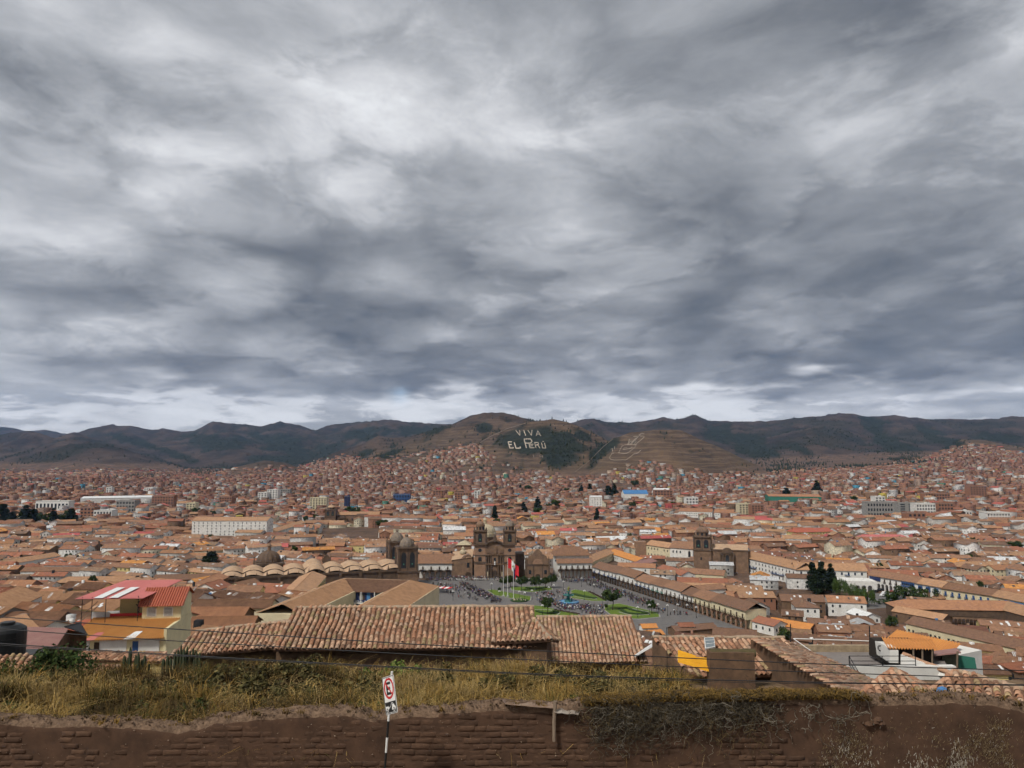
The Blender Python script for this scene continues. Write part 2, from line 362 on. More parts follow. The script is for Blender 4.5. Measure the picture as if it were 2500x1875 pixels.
TY = np.array([0, 19.0, 21.2, 24, 37.5, 39.5, 45, 60, 100, 150, 220, 300, 370, 420, 60000.])
TZ = np.array([79.4, 79.4, 79.4, 79.1, 77.2, 70, 66, 58, 45, 33, 21, 5.5, 0, 0, 0])
def floor_z(x, y):
    x = np.asarray(x, float); y = np.asarray(y, float)
    z = np.interp(y, TY, TZ)
    u = x / np.maximum(y, 45)
    ua = np.interp(y, [240, 340], [0, -.165])
    left = sst(0, 1, (ua - u) / .14) * np.interp(y, [40, 90, 150, 240, 330, 400, 442], [0, 9, 14, 20, 24, 13, 0])
    right = sst(.18, .62, u) * np.interp(y, [0, 620, 1000, 2600, 5000], [0, 0, 8, 52, 62])
    lf = sst(-.2, -.6, u) * np.interp(y, [0, 900, 4200], [0, 0, 14])
    mid = np.interp(y, [0, 1100, 2200, 3200], [0, 0, 14, 34]) * (1 - .5 * sst(.1, -.3, u))
    return z + left + right + lf + mid
def ground(x, y, rough=True):
    x = np.asarray(x, float); y = np.asarray(y, float)
    f = floor_z(x, y); h = f.copy(); px = 1250 + F * x / np.maximum(y, 1)
    for L in LAY:
        d = L['d'] * (1 + .03 * (vn(px / 140., px * 0, L['s']) - .5))
        cz = np.interp(px, L['px'], L['z'], left=-50, right=-50)
        t = np.where(y < d, (d - y) / L['wf'], (y - d) / L['wb']); t = np.clip(t, 0, 1)
        g = .55 * (.5 + .5 * np.cos(np.pi * t)) + .45 * (1 - t)
        if rough:
            w = 300. + .03 * L['d']
            gul = np.abs(fbm(x / w, y / (w * 1.6), L['s'], 5) - .5) * 2
            gul2 = np.abs(fbm(x / (w * .35), y / (w * .6), L['s'] + 40, 4) - .5) * 2
            mask = np.clip(t * 6, 0, 1) * np.clip((1 - t) * 2.2, 0, 1)
            g = g - mask * (.30 * (gul) - .05) * 1.7 * (.55 + .45 * (1 - t)) - mask * .09 * gul2
            g = g + .012 * (fbm(x / 60., y / 90., L['s'] + 9, 3) - .5) * mask
        hh = f + (cz - f) * g
        h = np.where(cz > f, np.maximum(h, hh), h)
    if rough: h = h + np.where(y > 1500, (fbm(x / 40., y / 55., 3, 3) - .5) * np.interp(y, [1500, 3000, 9000], [0, 6, 26]), 0) * np.clip((h - f) / 40, 0, 1)
    return h
# sheet laid out in fans of distance
yy = np.concatenate([np.linspace(-40, 18, 8), np.linspace(19, 60, 36), np.geomspace(63, 420, 55)[:], np.geomspace(432, 1500, 45), np.geomspace(1515, 13000, 330)])
uu = np.linspace(-1.05, 1.05, 640)
YG, UG = np.meshgrid(yy, uu, indexing='ij'); XG = UG * np.maximum(YG, 0) + np.where(YG < 60, UG * (60 - np.maximum(YG, 0)) * 1.0, 0)
ZG = ground(XG, YG)
nY, nU = YG.shape
def gfast(x, y):
    "height of the finished ground mesh"
    y = np.clip(np.asarray(y, float), yy[0], yy[-1] - 1); i = np.clip(np.searchsorted(yy, y) - 1, 0, len(yy) - 2); fy = (y - yy[i]) / (yy[i + 1] - yy[i])
    u = np.where(y < 60, np.asarray(x, float) / 60., np.asarray(x, float) / np.maximum(y, 60)); fu = np.clip((u - uu[0]) / (uu[1] - uu[0]), 0, len(uu) - 1.001); j = fu.astype(int); fu = fu - j
    return (ZG[i, j] * (1 - fu) + ZG[i, j + 1] * fu) * (1 - fy) + (ZG[i + 1, j] * (1 - fu) + ZG[i + 1, j + 1] * fu) * fy
def gz(x, y): return float(gfast(np.array([x]), np.array([y]))[0])
def hit(px, py, lift=0.0, d0=60, d1=12000, n=900):
    "where the ray through a pixel meets the ground raised by lift"
    r = ray(px, py); d = np.geomspace(d0, d1, n); k = d / r[1]
    x = r[0] * k; z = ZC + r[2] * k; g = gfast(x, d) + lift
    i = int(np.argmax(z <= g))
    if z[i] > g[i]: i = n - 1
    if i > 0 and i < n - 1:
        a, b = z[i - 1] - g[i - 1], z[i] - g[i]; f = a / (a - b + 1e-9); return Vector((x[i - 1] + (x[i] - x[i - 1]) * f, d[i - 1] + (d[i] - d[i - 1]) * f, z[i - 1] + (z[i] - z[i - 1]) * f))
    return Vector((x[i], d[i], z[i]))
V = np.stack([XG, YG, ZG], -1).reshape(-1, 3)
I = np.arange(nY * nU).reshape(nY, nU)
FQ = np.stack([I[:-1, :-1], I[:-1, 1:], I[1:, 1:], I[1:, :-1]], -1).reshape(-1, 4)
# land cover: where woods, bare paths and town ground lie; also painted shade of far ranges and creases
DEP = V[:, 1] * CP + (V[:, 2] - ZC) * SP
PXv = 1250 + F * V[:, 0] / np.maximum(DEP, 1); PYv = 937.5 - F * (-V[:, 1] * SP + (V[:, 2] - ZC) * CP) / np.maximum(DEP, 1)
WOODS = [  # px, py, rx, ry, tilt, nearest, farthest
 (1330,1062,75,26,.05,2000,3050),(1300,1085,110,22,.05,2000,3050),(1360,1110,80,26,.6,2000,3050),(1480,1082,16,46,.75,1900,2700),(1500,1072,14,40,.75,1900,2700),
 (1770,1060,55,22,.35,3500,7000),(1830,1085,60,25,.5,3500,7000),(1900,1130,50,14,.2,3000,7000),(2140,1050,45,20,.7,3500,7000),(2170,1075,55,28,.8,3000,7000),(2210,1105,45,32,.5,3000,7000),
 (2260,1140,70,18,.1,2500,7000),(2330,1090,26,16,.3,2500,6000),(1990,1135,18,24,-.8,3000,7000),(1960,1150,60,9,0,2500,7000),(2090,1142,40,7,0,2500,7000),(2430,1068,70,12,.1,3500,7000),(2280,1060,40,16,.5,3500,7000),
 (330,1078,70,10,.3,3800,9000),(420,1108,60,9,.3,3500,9000),(520,1080,70,22,.1,4000,9000),(590,1075,50,10,.1,4000,9000),(700,1090,60,26,.2,4000,9000),(800,1098,60,18,-.2,4000,9000),(690,1120,90,12,0,4000,9000),(640,1070,50,12,.2,4000,9000),(900,1060,60,14,-.1,4200,9000),(1010,1050,40,14,0,4200,9000),
 (490,1155,40,8,0,2500,6000),(340,1165,70,4,0,2500,6000),(1060,1050,26,9,-.3,2500,5000),(1180,1043,18,12,0,2500,5000),(960,1100,30,10,-.4,2500,5000),(890,1110,25,9,-.4,2500,5000),(1420,1068,24,8,.4,2500,5000),(1870,1100,60,12,.6,2200,5000),(1960,1100,40,10,.4,3500,7000)]
forest_and_shade = np.zeros(len(V))
rag = fbm(V[:, 0] / 90., V[:, 1] / 130., 77, 4)
for px, py, rx, ry, t, dn_, df in WOODS:
    a = PXv - px; b = PYv - py; c, s = math.cos(t), math.sin(t)
    q = ((a * c + b * s) / rx) ** 2 + ((-a * s + b * c) / ry) ** 2
    w = sst(1.6, .4, q + (rag - .5) * 3.4) * (V[:, 1] > dn_) * (V[:, 1] < df)
    forest_and_shade = np.maximum(forest_and_shade, w * (.85 if dn_ <= 2000 else 1))
gully = sst(.52, .66, fbm(V[:, 0] / 260., V[:, 1] / 420., 91, 5)) * .55 * (V[:, 1] > 3600)
forest_and_shade = np.maximum(forest_and_shade, gully)
k5 = 3; conc = np.zeros_like(ZG); conc[:, k5:-k5] = (ZG[:, 2 * k5:] + ZG[:, :-2 * k5]) / 2 - ZG[:, k5:-k5]; conc = conc / np.maximum(YG * .0026, 1)
forest_and_shade = np.maximum(forest_and_shade, sst(.10, .9, conc.ravel() + (rag - .5) * .5) * .62 * (V[:, 1] > 2200))  # gully growth; its dark colour also paints relief shade into the creases
hgt = V[:, 2] - floor_z(V[:, 0], V[:, 1])
town = (1 - sst(12, 60, hgt)) * (V[:, 1] > 380) * (V[:, 1] < 4200)
me = np_mesh('ground', V, FQ, [], smooth=True)
ca = me.color_attributes.new('Land', 'FLOAT_COLOR', 'POINT')
cc = np.zeros((len(V), 4), np.float32); cc[:, 0] = forest_and_shade; cc[:, 1] = town; cc[:, 2] = (V[:, 1] < 380); cc[:, 3] = np.clip(sst(4300, 3300, V[:, 1]) * (.25 + .75 * sst(2350, 1500, np.abs(V[:, 1] - 2500) + 1000)) * np.where(V[:, 0] < -.3 * V[:, 1], .35, 1), .0, 1)  # alpha falls off with distance, to paint cloud shade on the far ranges
ca.data.foreach_set('color', cc.ravel())
gm = bpy.data.materials.new('hillside'); gm.use_nodes = True; MATS['hillside'] = gm
t = gm.node_tree; b = t.nodes['Principled BSDF']; b.inputs['Roughness'].default_value = .97; b.inputs['Specular IOR Level'].default_value = .1
def gn(ty, inp=None, **k):
    n = t.nodes.new(ty)
    for a, v in k.items(): setattr(n, a, v)
    for i, v in (inp or {}).items():
        if isinstance(v, bpy.types.NodeSocket): t.links.new(v, n.inputs[i])
        else: n.inputs[i].default_value = v
    return n
pos = gn('ShaderNodeNewGeometry').outputs['Position']
def gnoise(sc, det=7, r=.62): 
    mp = gn('ShaderNodeMapping', {0: pos, 'Scale': sc}); return gn('ShaderNodeTexNoise', {'Vector': mp.outputs[0], 'Scale': 1.0, 'Detail': det, 'Roughness': r}).outputs[0]
def gmr(v, a, b_, c=0.0, d=1.0): return gn('ShaderNodeMapRange', {0: v, 1: a, 2: b_, 3: c, 4: d}).outputs[0]
def gmix(f, a, b_): return gn('ShaderNodeMix', {0: f, 6: a, 7: b_}, data_type='RGBA').outputs[2]
n1 = gnoise((.004, .0028, .012)); n2 = gnoise((.012, .008, .16)); n3 = gnoise((.0016, .0012, .004), 5)
grass = gmix(gmr(n1, .35, .65), (.120, .078, .050, 1), (.056, .040, .030, 1))
grass = gmix(gmr(n2, .50, .64, 0, .8), grass, (.165, .110, .072, 1))
zc_ = gn('ShaderNodeSeparateXYZ', {0: pos}).outputs[2]; ctr_ = gn('ShaderNodeMath', {0: gn('ShaderNodeMath', {0: zc_, 1: .42, 2: gn('ShaderNodeMath', {0: n1, 1: 16.0}, operation='MULTIPLY').outputs[0]}, operation='MULTIPLY_ADD').outputs[0]}, operation='SINE').outputs[0]
grass = gmix(gmr(ctr_, .35, .9, 0, .38), grass, (.19, .135, .088, 1))
grass = gmix(gmr(n3, .5, .68, 0, .6), grass, (.066, .054, .032, 1))
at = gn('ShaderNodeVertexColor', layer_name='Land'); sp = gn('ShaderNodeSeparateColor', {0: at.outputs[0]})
grass = gmix(at.outputs[1], gmix(gmr(n1, .4, .6), (.078, .056, .046, 1), (.032, .027, .026, 1)), grass)  # far ranges: cloud shade and gully relief painted in as darker ground colours
woodc = gmix(gmr(n2, .35, .65), (.013, .018, .013, 1), (.026, .031, .020, 1))
c1 = gmix(gmr(sp.outputs[0], .12, .85), grass, woodc)
tw = gmix(gmr(gnoise((.03, .03, .03)), .4, .6), (.155, .10, .072, 1), (.085, .058, .044, 1))
c2_ = gmix(gmr(sp.outputs[1], .3, .8), c1, tw)
near = gmix(gmr(gnoise((.6, .6, .6)), .4, .62), (.20, .135, .085, 1), (.10, .072, .045, 1))
c3 = gmix(sp.outputs[2], c2_, near)
t.links.new(c3, b.inputs['Base Color'])
bp = gn('ShaderNodeBump', {'Strength': 1.0, 'Distance': 16.0, 'Height': gnoise((.018, .012, .03), 8)}); 
t.links.new(bp.outputs[0], b.inputs['Normal'])
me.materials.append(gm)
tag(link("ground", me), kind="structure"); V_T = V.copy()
# ================================================================ building kit
EXC = []           # footprints (world polygons) that the filler houses keep clear of
def excl(pts): EXC.append(np.array([(p[0], p[1]) for p in pts], float))
def columns(mb, poly, pitch, r, m=0, seed=0):
    "rows of cover tiles down a roof plane; poly[0]-poly[1] is the eave"
    P = [Vector(p) for p in poly]; u = (P[1] - P[0]).normalized(); n = (P[1] - P[0]).cross(P[-1] - P[0]).normalized(); v = n.cross(u)
    q = [((p - P[0]).dot(u), (p - P[0]).dot(v)) for p in P]
    u0 = min(a for a, b in q); u1 = max(a for a, b in q); k = max(1, int((u1 - u0) / pitch)); st = (u1 - u0) / k
    for i in range(k):
        uc = u0 + (i + .5) * st; vs = []
        for j in range(len(q)):
            (a, b), (c, d) = q[j], q[(j + 1) % len(q)]
            if (a - uc) * (c - uc) <= 0 and a != c: vs.append(b + (d - b) * (uc - a) / (c - a))
        if len(vs) < 2: continue
        lo, hi = min(vs), max(vs)
        if hi - lo < .3: continue
        w = .05 * (float(vn(uc * .35, seed)) - .5); nb = len(mb.v)
        lo -= .04 * float(vn(uc * 9.1, seed + 3))
        for vv in (lo, (lo + hi) / 2, hi):
            sag = w - (.05 if vv not in (lo, hi) else 0)
            for a in (math.pi, 2.2, 1.57, .94, 0):
                mb.v.append(tuple(P[0] + u * (uc + r * math.cos(a)) + v * vv + n * (sag + r * 1.25 * math.sin(a))))
        for rr in (0, 5):
            for c in range(4): mb.f.append((nb + rr + c + 1, nb + rr + c, nb + rr + c + 5, nb + rr + c + 6)); mb.m.append(m)
        mb.f.append(tuple(nb + c for c in range(5))); mb.m.append(m)
def roof_mb(L, W, h, oh=.45, hl=0., hr=0., ribs=0., th=.16):
    mb = MB(); ex = L / 2 + (oh if not 0 else 0); ey = W / 2 + oh; ze = -h / (W / 2) * oh
    xl, xr = -ex + hl, ex - hr
    fr = [(-ex, -ey, ze), (ex, -ey, ze), (xr, 0, h), (xl, 0, h)]; bk = [(ex, ey, ze), (-ex, ey, ze), (xl, 0, h), (xr, 0, h)]
    polys = [fr, bk]
    if hl > 0: polys.append([(-ex, ey, ze), (-ex, -ey, ze), (xl, 0, h)])
    if hr > 0: polys.append([(ex, -ey, ze), (ex, ey, ze), (xr, 0, h)])
    for i, p in enumerate(polys):
        lo = [(a, b, c - (th if c < h * .5 else th * .7)) for a, b, c in p]
        mb.q(p, 0)
        mb.q(lo[::-1], 1)
        if ribs: columns(mb, p, ribs, ribs * .36, 0, i + int(L * 7))
    # edges
    cs = [(-ex, -ey, ze), (ex, -ey, ze), (ex, ey, ze), (-ex, ey, ze)]
    for a, b in ((0, 1), (2, 3)) + (((1, 2),) if hr > 0 else ()) + (((3, 0),) if hl > 0 else ()):
        p, q = cs[a], cs[b]; mb.q([(p[0], p[1], p[2] - th), (q[0], q[1], q[2] - th), q, p], 0)
    if hl == 0: mb.q([cs[3], cs[0], (xl, 0, h)] if False else [(-ex, ey, ze), (-ex, ey, ze - th), (xl, 0, h - th * .7), (xl, 0, h)], 0); 
    if hl == 0: mb.q([(-ex, -ey, ze), (xl, 0, h), (xl, 0, h - th * .7), (-ex, -ey, ze - th)], 0)
    if hr == 0: mb.q([(ex, ey, ze), (xr, 0, h), (xr, 0, h - th * .7), (ex, ey, ze - th)], 0); mb.q([(ex, -ey, ze), (ex, -ey, ze - th), (xr, 0, h - th * .7), (xr, 0, h)], 0)
    # ridge roll
    r = .11
    mb.tube([(xl, 0, h + .03), ((xl + xr) / 2, 0, h + .0), (xr, 0, h + .03)], r, seg=5, m=2)
    if hl > 0: mb.tube([(xl, 0, h), (-ex, -ey, ze)], r, seg=4, m=2)
    if hr > 0: mb.tube([(xr, 0, h), (ex, -ey, ze)], r, seg=4, m=2)
    return mb
def wall_mb(L, W, hw, h, base, gl=True, gr=True, inset=0.0):
    mb = MB(); a, b = L / 2 - inset, W / 2 - inset
    mb.q([(-a, -b, -base), (a, -b, -base), (a, -b, hw), (-a, -b, hw)]); mb.q([(a, b, -base), (-a, b, -base), (-a, b, hw), (a, b, hw)])
    g = hw + h * (b / (W / 2)) - .12
    for sx_, on in ((-1, gl), (1, gr)):
        p = [(sx_ * a, b, -base), (sx_ * a, -b, -base), (sx_ * a, -b, hw)] + ([(sx_ * a, 0, g)] if on else []) + [(sx_ * a, b, hw)]
        mb.q(p if sx_ < 0 else p[::-1])
    return mb
def window_mesh(name, pane, frame, shutter=None):
    mb = MB(); mb.box(-.5, .5, -.05, .02, 0, 1, 0)
    mb.box(-.56, .56, -.10, .02, -.07, -.0, 1)
    if shutter: 
        for s in (-1, 1): mb.box(s * .5 - .02, s * .5 + .02, -.32, -.04, .02, .98, 1)
    return mb.mesh(name, [pane, frame])
WIN = window_mesh('window_dark', GLASS, WOOD); WINB = window_mesh('window_blue', GLASS, BLUE, True); WINW = window_mesh('window_pale', GLASS, WHITEP)
DOOR = MB().box(-.5, .5, -.06, .02, 0, 1, 0).mesh('door_leaf', [WOOD])
DOORB = MB().box(-.5, .5, -.06, .02, 0, 1, 0).mesh('door_leaf_blue', [BLUE])
def balcony_mesh(name, m):
    mb = MB(); mb.box(-.5, .5, -.9, 0, 0, .12, 0)
    for i in range(9): mb.box(-.5 + i / 8 - .012, -.5 + i / 8 + .012, -.9, -.84, .12, 1, 0)
    mb.box(-.5, .5, -.92, -.82, .95, 1.05, 0)
    for s in (-.49, .49): mb.box(s - .01, s + .01, -.9, 0, .95, 1.05, 0); mb.box(s - .01, s + .01, -.45, -.4, .12, 1, 0)
    return mb.mesh(name, [m])
BALC = balcony_mesh('balcony_wood', WOOD); BALB = balcony_mesh('balcony_blue', BLUE); BALG = balcony_mesh('balcony_green', GREENP)
def windows(th, x0, x1, y, z, rz, rows, gap, w=1.0, hgt=1.35, mesh=None, fh=3.0, jit=.25, rnd=None, name='window', skip=0.0):
    "row(s) of windows along local x between x0 and x1 on the wall plane y (turned by rz about the wall)"
    rnd = rnd or random
    n = int((x1 - x0) / gap)
    if n < 1: return
    st = (x1 - x0) / n
    for r in range(rows):
        for i in range(n):
            if rnd.random() < skip: continue
            x = x0 + (i + .5) * st + rnd.uniform(-jit, jit) * .4
            c, s = math.cos(rz), math.sin(rz)
            link(name, mesh or WIN, th, (x * c - y * s, x * s + y * c, z + r * fh), rz, (w, 1, hgt))
HOUSES = []
def house(A, B, W, hw, h, wall, roof, label, cat='house', name='tile_roof_house', hl=0., hr=0., oh=.45, ribs=0., rows=1, gap=3.2, group=None, base=3.0, mesh=None, skip=.15, ridge=None, rnd=None, fh=3.0, whgt=1.35):
    "gabled or hipped house whose ridge runs from world point A to B"
    rnd = rnd or random
    A = Vector(A); B = Vector(B); d = B - A; L = Vector((d.x, d.y, 0)).length; rz = math.atan2(d.y, d.x); mid = (A + B) / 2
    L += hl + hr - 0.0
    off = (hr - hl) / 2; c, s = math.cos(rz), math.sin(rz); mid.x += c * off; mid.y += s * off
    z0 = mid.z - h - hw
    th = thing(name, label, cat, (mid.x, mid.y, z0), rz, group)
    wall_mb(L, W, hw, h, base, hl == 0, hr == 0).build('wall', wall, th)
    roof_mb(L, W, h, oh, hl + oh * (hl > 0), hr + oh * (hr > 0), ribs).build('roof', [roof, WOOD, ridge or roof], th, (0, 0, hw))
    for k, (rzz, half, yy_) in enumerate(((0, L / 2, -W / 2), (math.pi, L / 2, -W / 2), (math.pi / 2, W / 2, -L / 2), (-math.pi / 2, W / 2, -L / 2))):
        nx, ny = math.sin(rz + rzz), -math.cos(rz + rzz)
        wx, wy = mid.x - ny * 0, mid.y
        dt = (nx * -wx + ny * -wy) / math.hypot(wx, wy)
        if dt > .12 and rows: windows(th, -half + .5, half - .5, yy_, 1.0 + max(0, hw - 2.9 * rows - .1) * .5, rzz, rows, gap * (1 if k < 2 else .9), mesh=mesh, rnd=rnd, skip=skip, fh=min(fh, hw / rows), hgt=whgt)
    l2, w2 = L / 2, W / 2
    excl([(mid.x + c * a - s * b_, mid.y + s * a + c * b_) for a, b_ in ((-l2, -w2), (l2, -w2), (l2, w2), (-l2, w2))])
    HOUSES.append((mid.x, mid.y, mid.z)); return th
def H(p1, p2, W, wall, roof, label, tot=7.0, h=None, ribs=None, d0=60, **k):
    "house given by the two ridge ends in the photograph; its ridge stands tot metres over the ground"
    a, b = hit(*p1, lift=tot, d0=d0), hit(*p2, lift=tot, d0=d0); z = (a.z + b.z) / 2
    a, b = On(*p1, z), On(*p2, z); h = h or W * .2; dist = (a.y + b.y) / 2
    if ribs is None: ribs = .3 if dist < 150 else (.42 if dist < 300 else 0.)
    return house(a, b, W, tot - h, h, wall, roof, label, ribs=ribs, **k)
def arch_bays(mb, x0, x1, n, h, aw, ah, y0, y1, m=0, seg=8):
    "wall from x0 to x1 of height h pierced by n round arches of width aw and height ah"
    st = (x1 - x0) / n; r = aw / 2; sp = ah - r
    for i in range(n):
        a = x0 + i * st; c = a + st / 2
        for p, q in ((a, c - r), (c + r, a + st)): mb.box(p, q, y0, y1, 0, h, m)
        pts = [(c - r * math.cos(math.pi * k / seg), sp + r * math.sin(math.pi * k / seg)) for k in range(seg + 1)]
        for k in range(seg):
            (xa, za), (xb, zb) = pts[k], pts[k + 1]
            mb.q([(xa, y0, za), (xb, y0, zb), (xb, y0, h), (xa, y0, h)], m)
            mb.q([(xa, y0, za), (xa, y1, za), (xb, y1, zb), (xb, y0, zb)], m)
def arch_panel(mb, cx, z, w, h, y0, y1, m=0, seg=8):
    "solid round-headed panel"
    r = w / 2; pts = [(cx - r, z), (cx + r, z)] + [(cx + r * math.cos(math.pi * k / seg), z + h - r + r * math.sin(math.pi * k / seg)) for k in range(seg + 1)]
    mb.xz(pts, y0, y1, m)
def ARCHW(name, m, frame=None):
    mb = MB(); arch_panel(mb, 0, 0, 1, 1.6, -.06, .02, 0)
    if frame: arch_panel(mb, 0, -.08, 1.25, 1.8, -.03, .02, 1)
    return mb.mesh(name, [m, frame or m])
ARW = ARCHW('arched_window', GLASS, STONE_D); ARWB = ARCHW('arched_door', WOOD, STONE_D); ARWP = ARCHW('arched_opening', GLASS)
def arcade(A, B, name, label, cat='building', dep=10, hg=4.2, hu=4.2, nb=8, wall=WHITE, low=None, roof=None, bal=None, nbal=5, rise=2.6, group=None, win=WIN, balw=2.2, ribs=0., oh=.9):
    "two-storey house with a ground-floor arcade along A-B; the house lies behind that line"
    A = Vector(A); B = Vector(B); d = B - A; L = d.length; rz = math.atan2(d.y, d.x)
    th = thing(name, label, cat, A, rz, group); roof = roof or TR[1]; low = low or STONE_D
    mb = MB(); arch_bays(mb, 0, L, nb, hg, L / nb * .74, hg * .86, 0, .6); mb.build('arcade', low, th)
    MB().box(0, L, 3.2, 3.5, 0, hg).build('shop_wall', wall, th)
    MB().box(0, L, 0, dep, hg, hg + hu).box(0, L, 3.6, dep, 0, hg).build('wall', wall, th)
    MB().box(-.15, L + .15, -.12, .0, hg - .12, hg + .12).build('string_course', low, th)
    roof_mb(L, dep, rise, oh, 0, 0, ribs).build('roof', [roof, WOOD, roof], th, (L / 2, dep / 2, hg + hu))
    st = L / nbal
    for i in range(nbal):
        link('balcony_door', win if win is not WIN else DOOR, th, (st * (i + .5), 0, hg + .5), 0, (1.1, 1, 2.3))
        if bal: link('balcony', bal, th, (st * (i + .5), 0, hg + .25), 0, (balw, 1, 1.0))
    c, s = math.cos(rz), math.sin(rz)
    excl([(A.x + c * a - s * b_, A.y + s * a + c * b_) for a, b_ in ((0, -1), (L, -1), (L, dep), (0, dep))])
    return th
# ================================================================ churches
def pinnacle_mesh(name, m, h=3.2, r=.5):
    return MB().box(-r, r, -r, r, 0, h * .28).lathe([(r * .55, h * .28), (r * .9, h * .42), (r * .75, h * .58), (r * .3, h * .66), (r * .45, h * .72), (r * .12, h)], seg=8).mesh(name, [m])
PIN = pinnacle_mesh('pinnacle', STONE_D); PINS = pinnacle_mesh('small_pinnacle', STONE_D, 2.0, .32)
BELL = MB().lathe([(.62, 0), (.5, .25), (.4, .75), (.22, .95), (.05, 1.05)], seg=10).mesh('bell', [GREENP])
def tower(th, x, y, w, z0, zb, zc, zt, dome_h, mat=STONE, two=True, up=True, domem=None, ring=True):
    "square bell tower: plain shaft z0..zb, belfry zb..zc with arched openings, balustrade, ribbed dome to zt"
    h = w / 2; tw = link('tower', MB().box(-h, h, -h, h, z0, zb).mesh('tower', [mat]), th, (x, y, 0))
    MB().box(-h - .5, h + .5, -h - .5, h + .5, zb - .5, zb + .15).box(-h - .3, h + .3, -h - .3, h + .3, zb + .15, zb + .5).build('cornice', STONE_D, tw)
    b = h * .93; bz = zc - zb
    MB().box(-b, b, -b, b, zb + .5, zc).build('belfry', mat, tw)
    mbp = MB()
    for sx_ in (-1, 1):
        for sy_ in (-1, 1): MB().box(sx_ * b - .55, sx_ * b + .55, sy_ * b - .55, sy_ * b + .55, zb + .5, zc).build('pilaster', STONE_D, tw)
    if two:
        for sy_ in (-1, 1): MB().box(-.4, .4, sy_ * b - .25, sy_ * b + .25, zb + .5, zc).build('pilaster', STONE_D, tw)
    ow = b * (.52 if two else .62); xs = (-b * .47, b * .47) if two else (0,)
    for rz in (0, math.pi / 2, -math.pi / 2):
        for xx in xs:
            c, s = math.cos(rz), math.sin(rz); yy_ = -b - .02
            o = link('belfry_opening', ARW, tw, (xx * c - yy_ * s, xx * s + yy_ * c, zb + bz * .17), rz, (ow, 1, bz * .42))
            if rz == 0: link('bell', BELL, tw, (xx, yy_ - .25, zb + bz * .3), 0, (.8, .3, 1))
    MB().box(-b - .9, b + .9, -b - .9, b + .9, zc, zc + .45).box(-b - .5, b + .5, -b - .5, b + .5, zc + .45, zc + .8).build('upper_cornice', STONE_D, tw)
    zz = zc + .8
    for sx_ in (-1, 1):
        for sy_ in (-1, 1): link('pinnacle', PINS, tw, (sx_ * b, sy_ * b, zz), 0, (1.3, 1.3, 1.15))
    dr = b * .8
    if up:
        zu = zz + (zt - zz) * .40
        MB().lathe([(dr, zz), (dr, zu - .3), (dr * 1.12, zu - .3), (dr * 1.12, zu)], seg=8, a0=math.pi / 8).build('drum', mat, tw)
        for k in range(-1, 2):
            a = -math.pi / 2 + k * math.pi / 4; rr = dr * math.cos(math.pi / 8) + .02
            link('drum_opening', ARWP, tw, (rr * math.cos(a), rr * math.sin(a), zz + .6), a + math.pi / 2, (dr * .36, 1, (zu - zz) * .4))
    else: zu = zz + .3
    hd = zt - zu; R = dr * .98
    prof = [(R * math.cos(t_ * math.pi / 2 / 6), zu + hd * .72 * math.sin(t_ * math.pi / 2 / 6)) for t_ in range(6)] + [(R * .18, zu + hd * .74), (R * .2, zu + hd * .84), (R * .28, zu + hd * .86), (R * .05, zu + hd)]
    MB().lathe(prof, seg=24, ribs=.05).build('dome', domem or STONE, tw)
    return tw
# ---- the twin-towered church on the far side of the square
Y0 = 532.0
def mpx(d): return d / F
c0 = On(1208, 1414, 0); K = c0.y / F
comp = thing('twin_tower_church', 'brown stone church with two domed bell towers and carved portal facing the plaza', 'church', c0)
fw = 49 * K     # half facade
MB().box(-fw, fw, 1.2, 34, 0, 21.5).build('nave_wall', STONE, comp)
MB().box(-fw, fw, 0.8, 3, 0, 3).build('plinth', STONE_R, comp)
TWX = 34.5 * K
def cz(py): return (1414 - py) * K * 1.004
for sx_ in (-1, 1):
    mb = MB(); w = 13.4 * K; x = sx_ * (fw - w); mb.box(x - w, x + w, -.5, 6, 0, cz(1332)); o = mb.build('facade_bay', STONE_R, comp)
    MB().box(x - w - .3, x + w + .3, -1.0, -.5, cz(1377), cz(1373)).build('balcony_ledge', STONE_D, o)
    MB().box(x - w - .2, x + w + .2, -.8, -.5, cz(1359), cz(1357)).build('string_course', STONE_D, o)
    MB().box(x - w - .8, x + w + .8, -1.7, 6.5, cz(1334), cz(1331.5)).build('cornice', STONE_D, o)
    link('arched_window', ARW, o, (x, -.52, cz(1372)), 0, (7.5 * K, 1, 6.2 * K))
    mb = MB(); mb.lathe([(1.3, 0), (1.3, .2)], seg=12); rw = mb.mesh('round_window', [GLASS]); r_ = link('round_window', rw, o, (x, -.5, cz(1346))); r_.rotation_euler = (math.pi / 2, 0, 0)
    tower(comp, x, 4.2, 30 * K, cz(1333), cz(1331.5), cz(1303), cz(1274), 5, STONE, two=False, domem=LEAD if sx_ > 0 else STONE)
# middle bay with the great arch
mb = MB(); aw = 22.5 * K; ctr = cz(1332) - 1; pts = [(-aw, 0), (aw, 0), (aw, ctr)] + [(aw * math.cos(t_ * math.pi / 12), ctr + 12.6 * K * math.sin(t_ * math.pi / 12)) for t_ in range(1, 12)] + [(-aw, ctr)]
mb.xz(pts, -.2, 3); mb.build('portal_wall', STONE, comp)
mb = MB()
for t_ in range(14):
    a0, a1 = math.pi * t_ / 14, math.pi * (t_ + 1) / 14
    for (ra, rb, y0, y1) in ((1.0, .90, -1.6, -.2), (.86, .80, -.7, -.2)):
        p = [(aw * ra * math.cos(a0), ctr + (12.6 * ra) * K * math.sin(a0)), (aw * ra * math.cos(a1), ctr + 12.6 * ra * K * math.sin(a1)), (aw * rb * math.cos(a1), ctr + 12.6 * rb * K * math.sin(a1) - .4), (aw * rb * math.cos(a0), ctr + 12.6 * rb * K * math.sin(a0) - .4)]
        mb.xz(p, y0, y1)
mb.build('arch_moulding', STONE_D, comp)
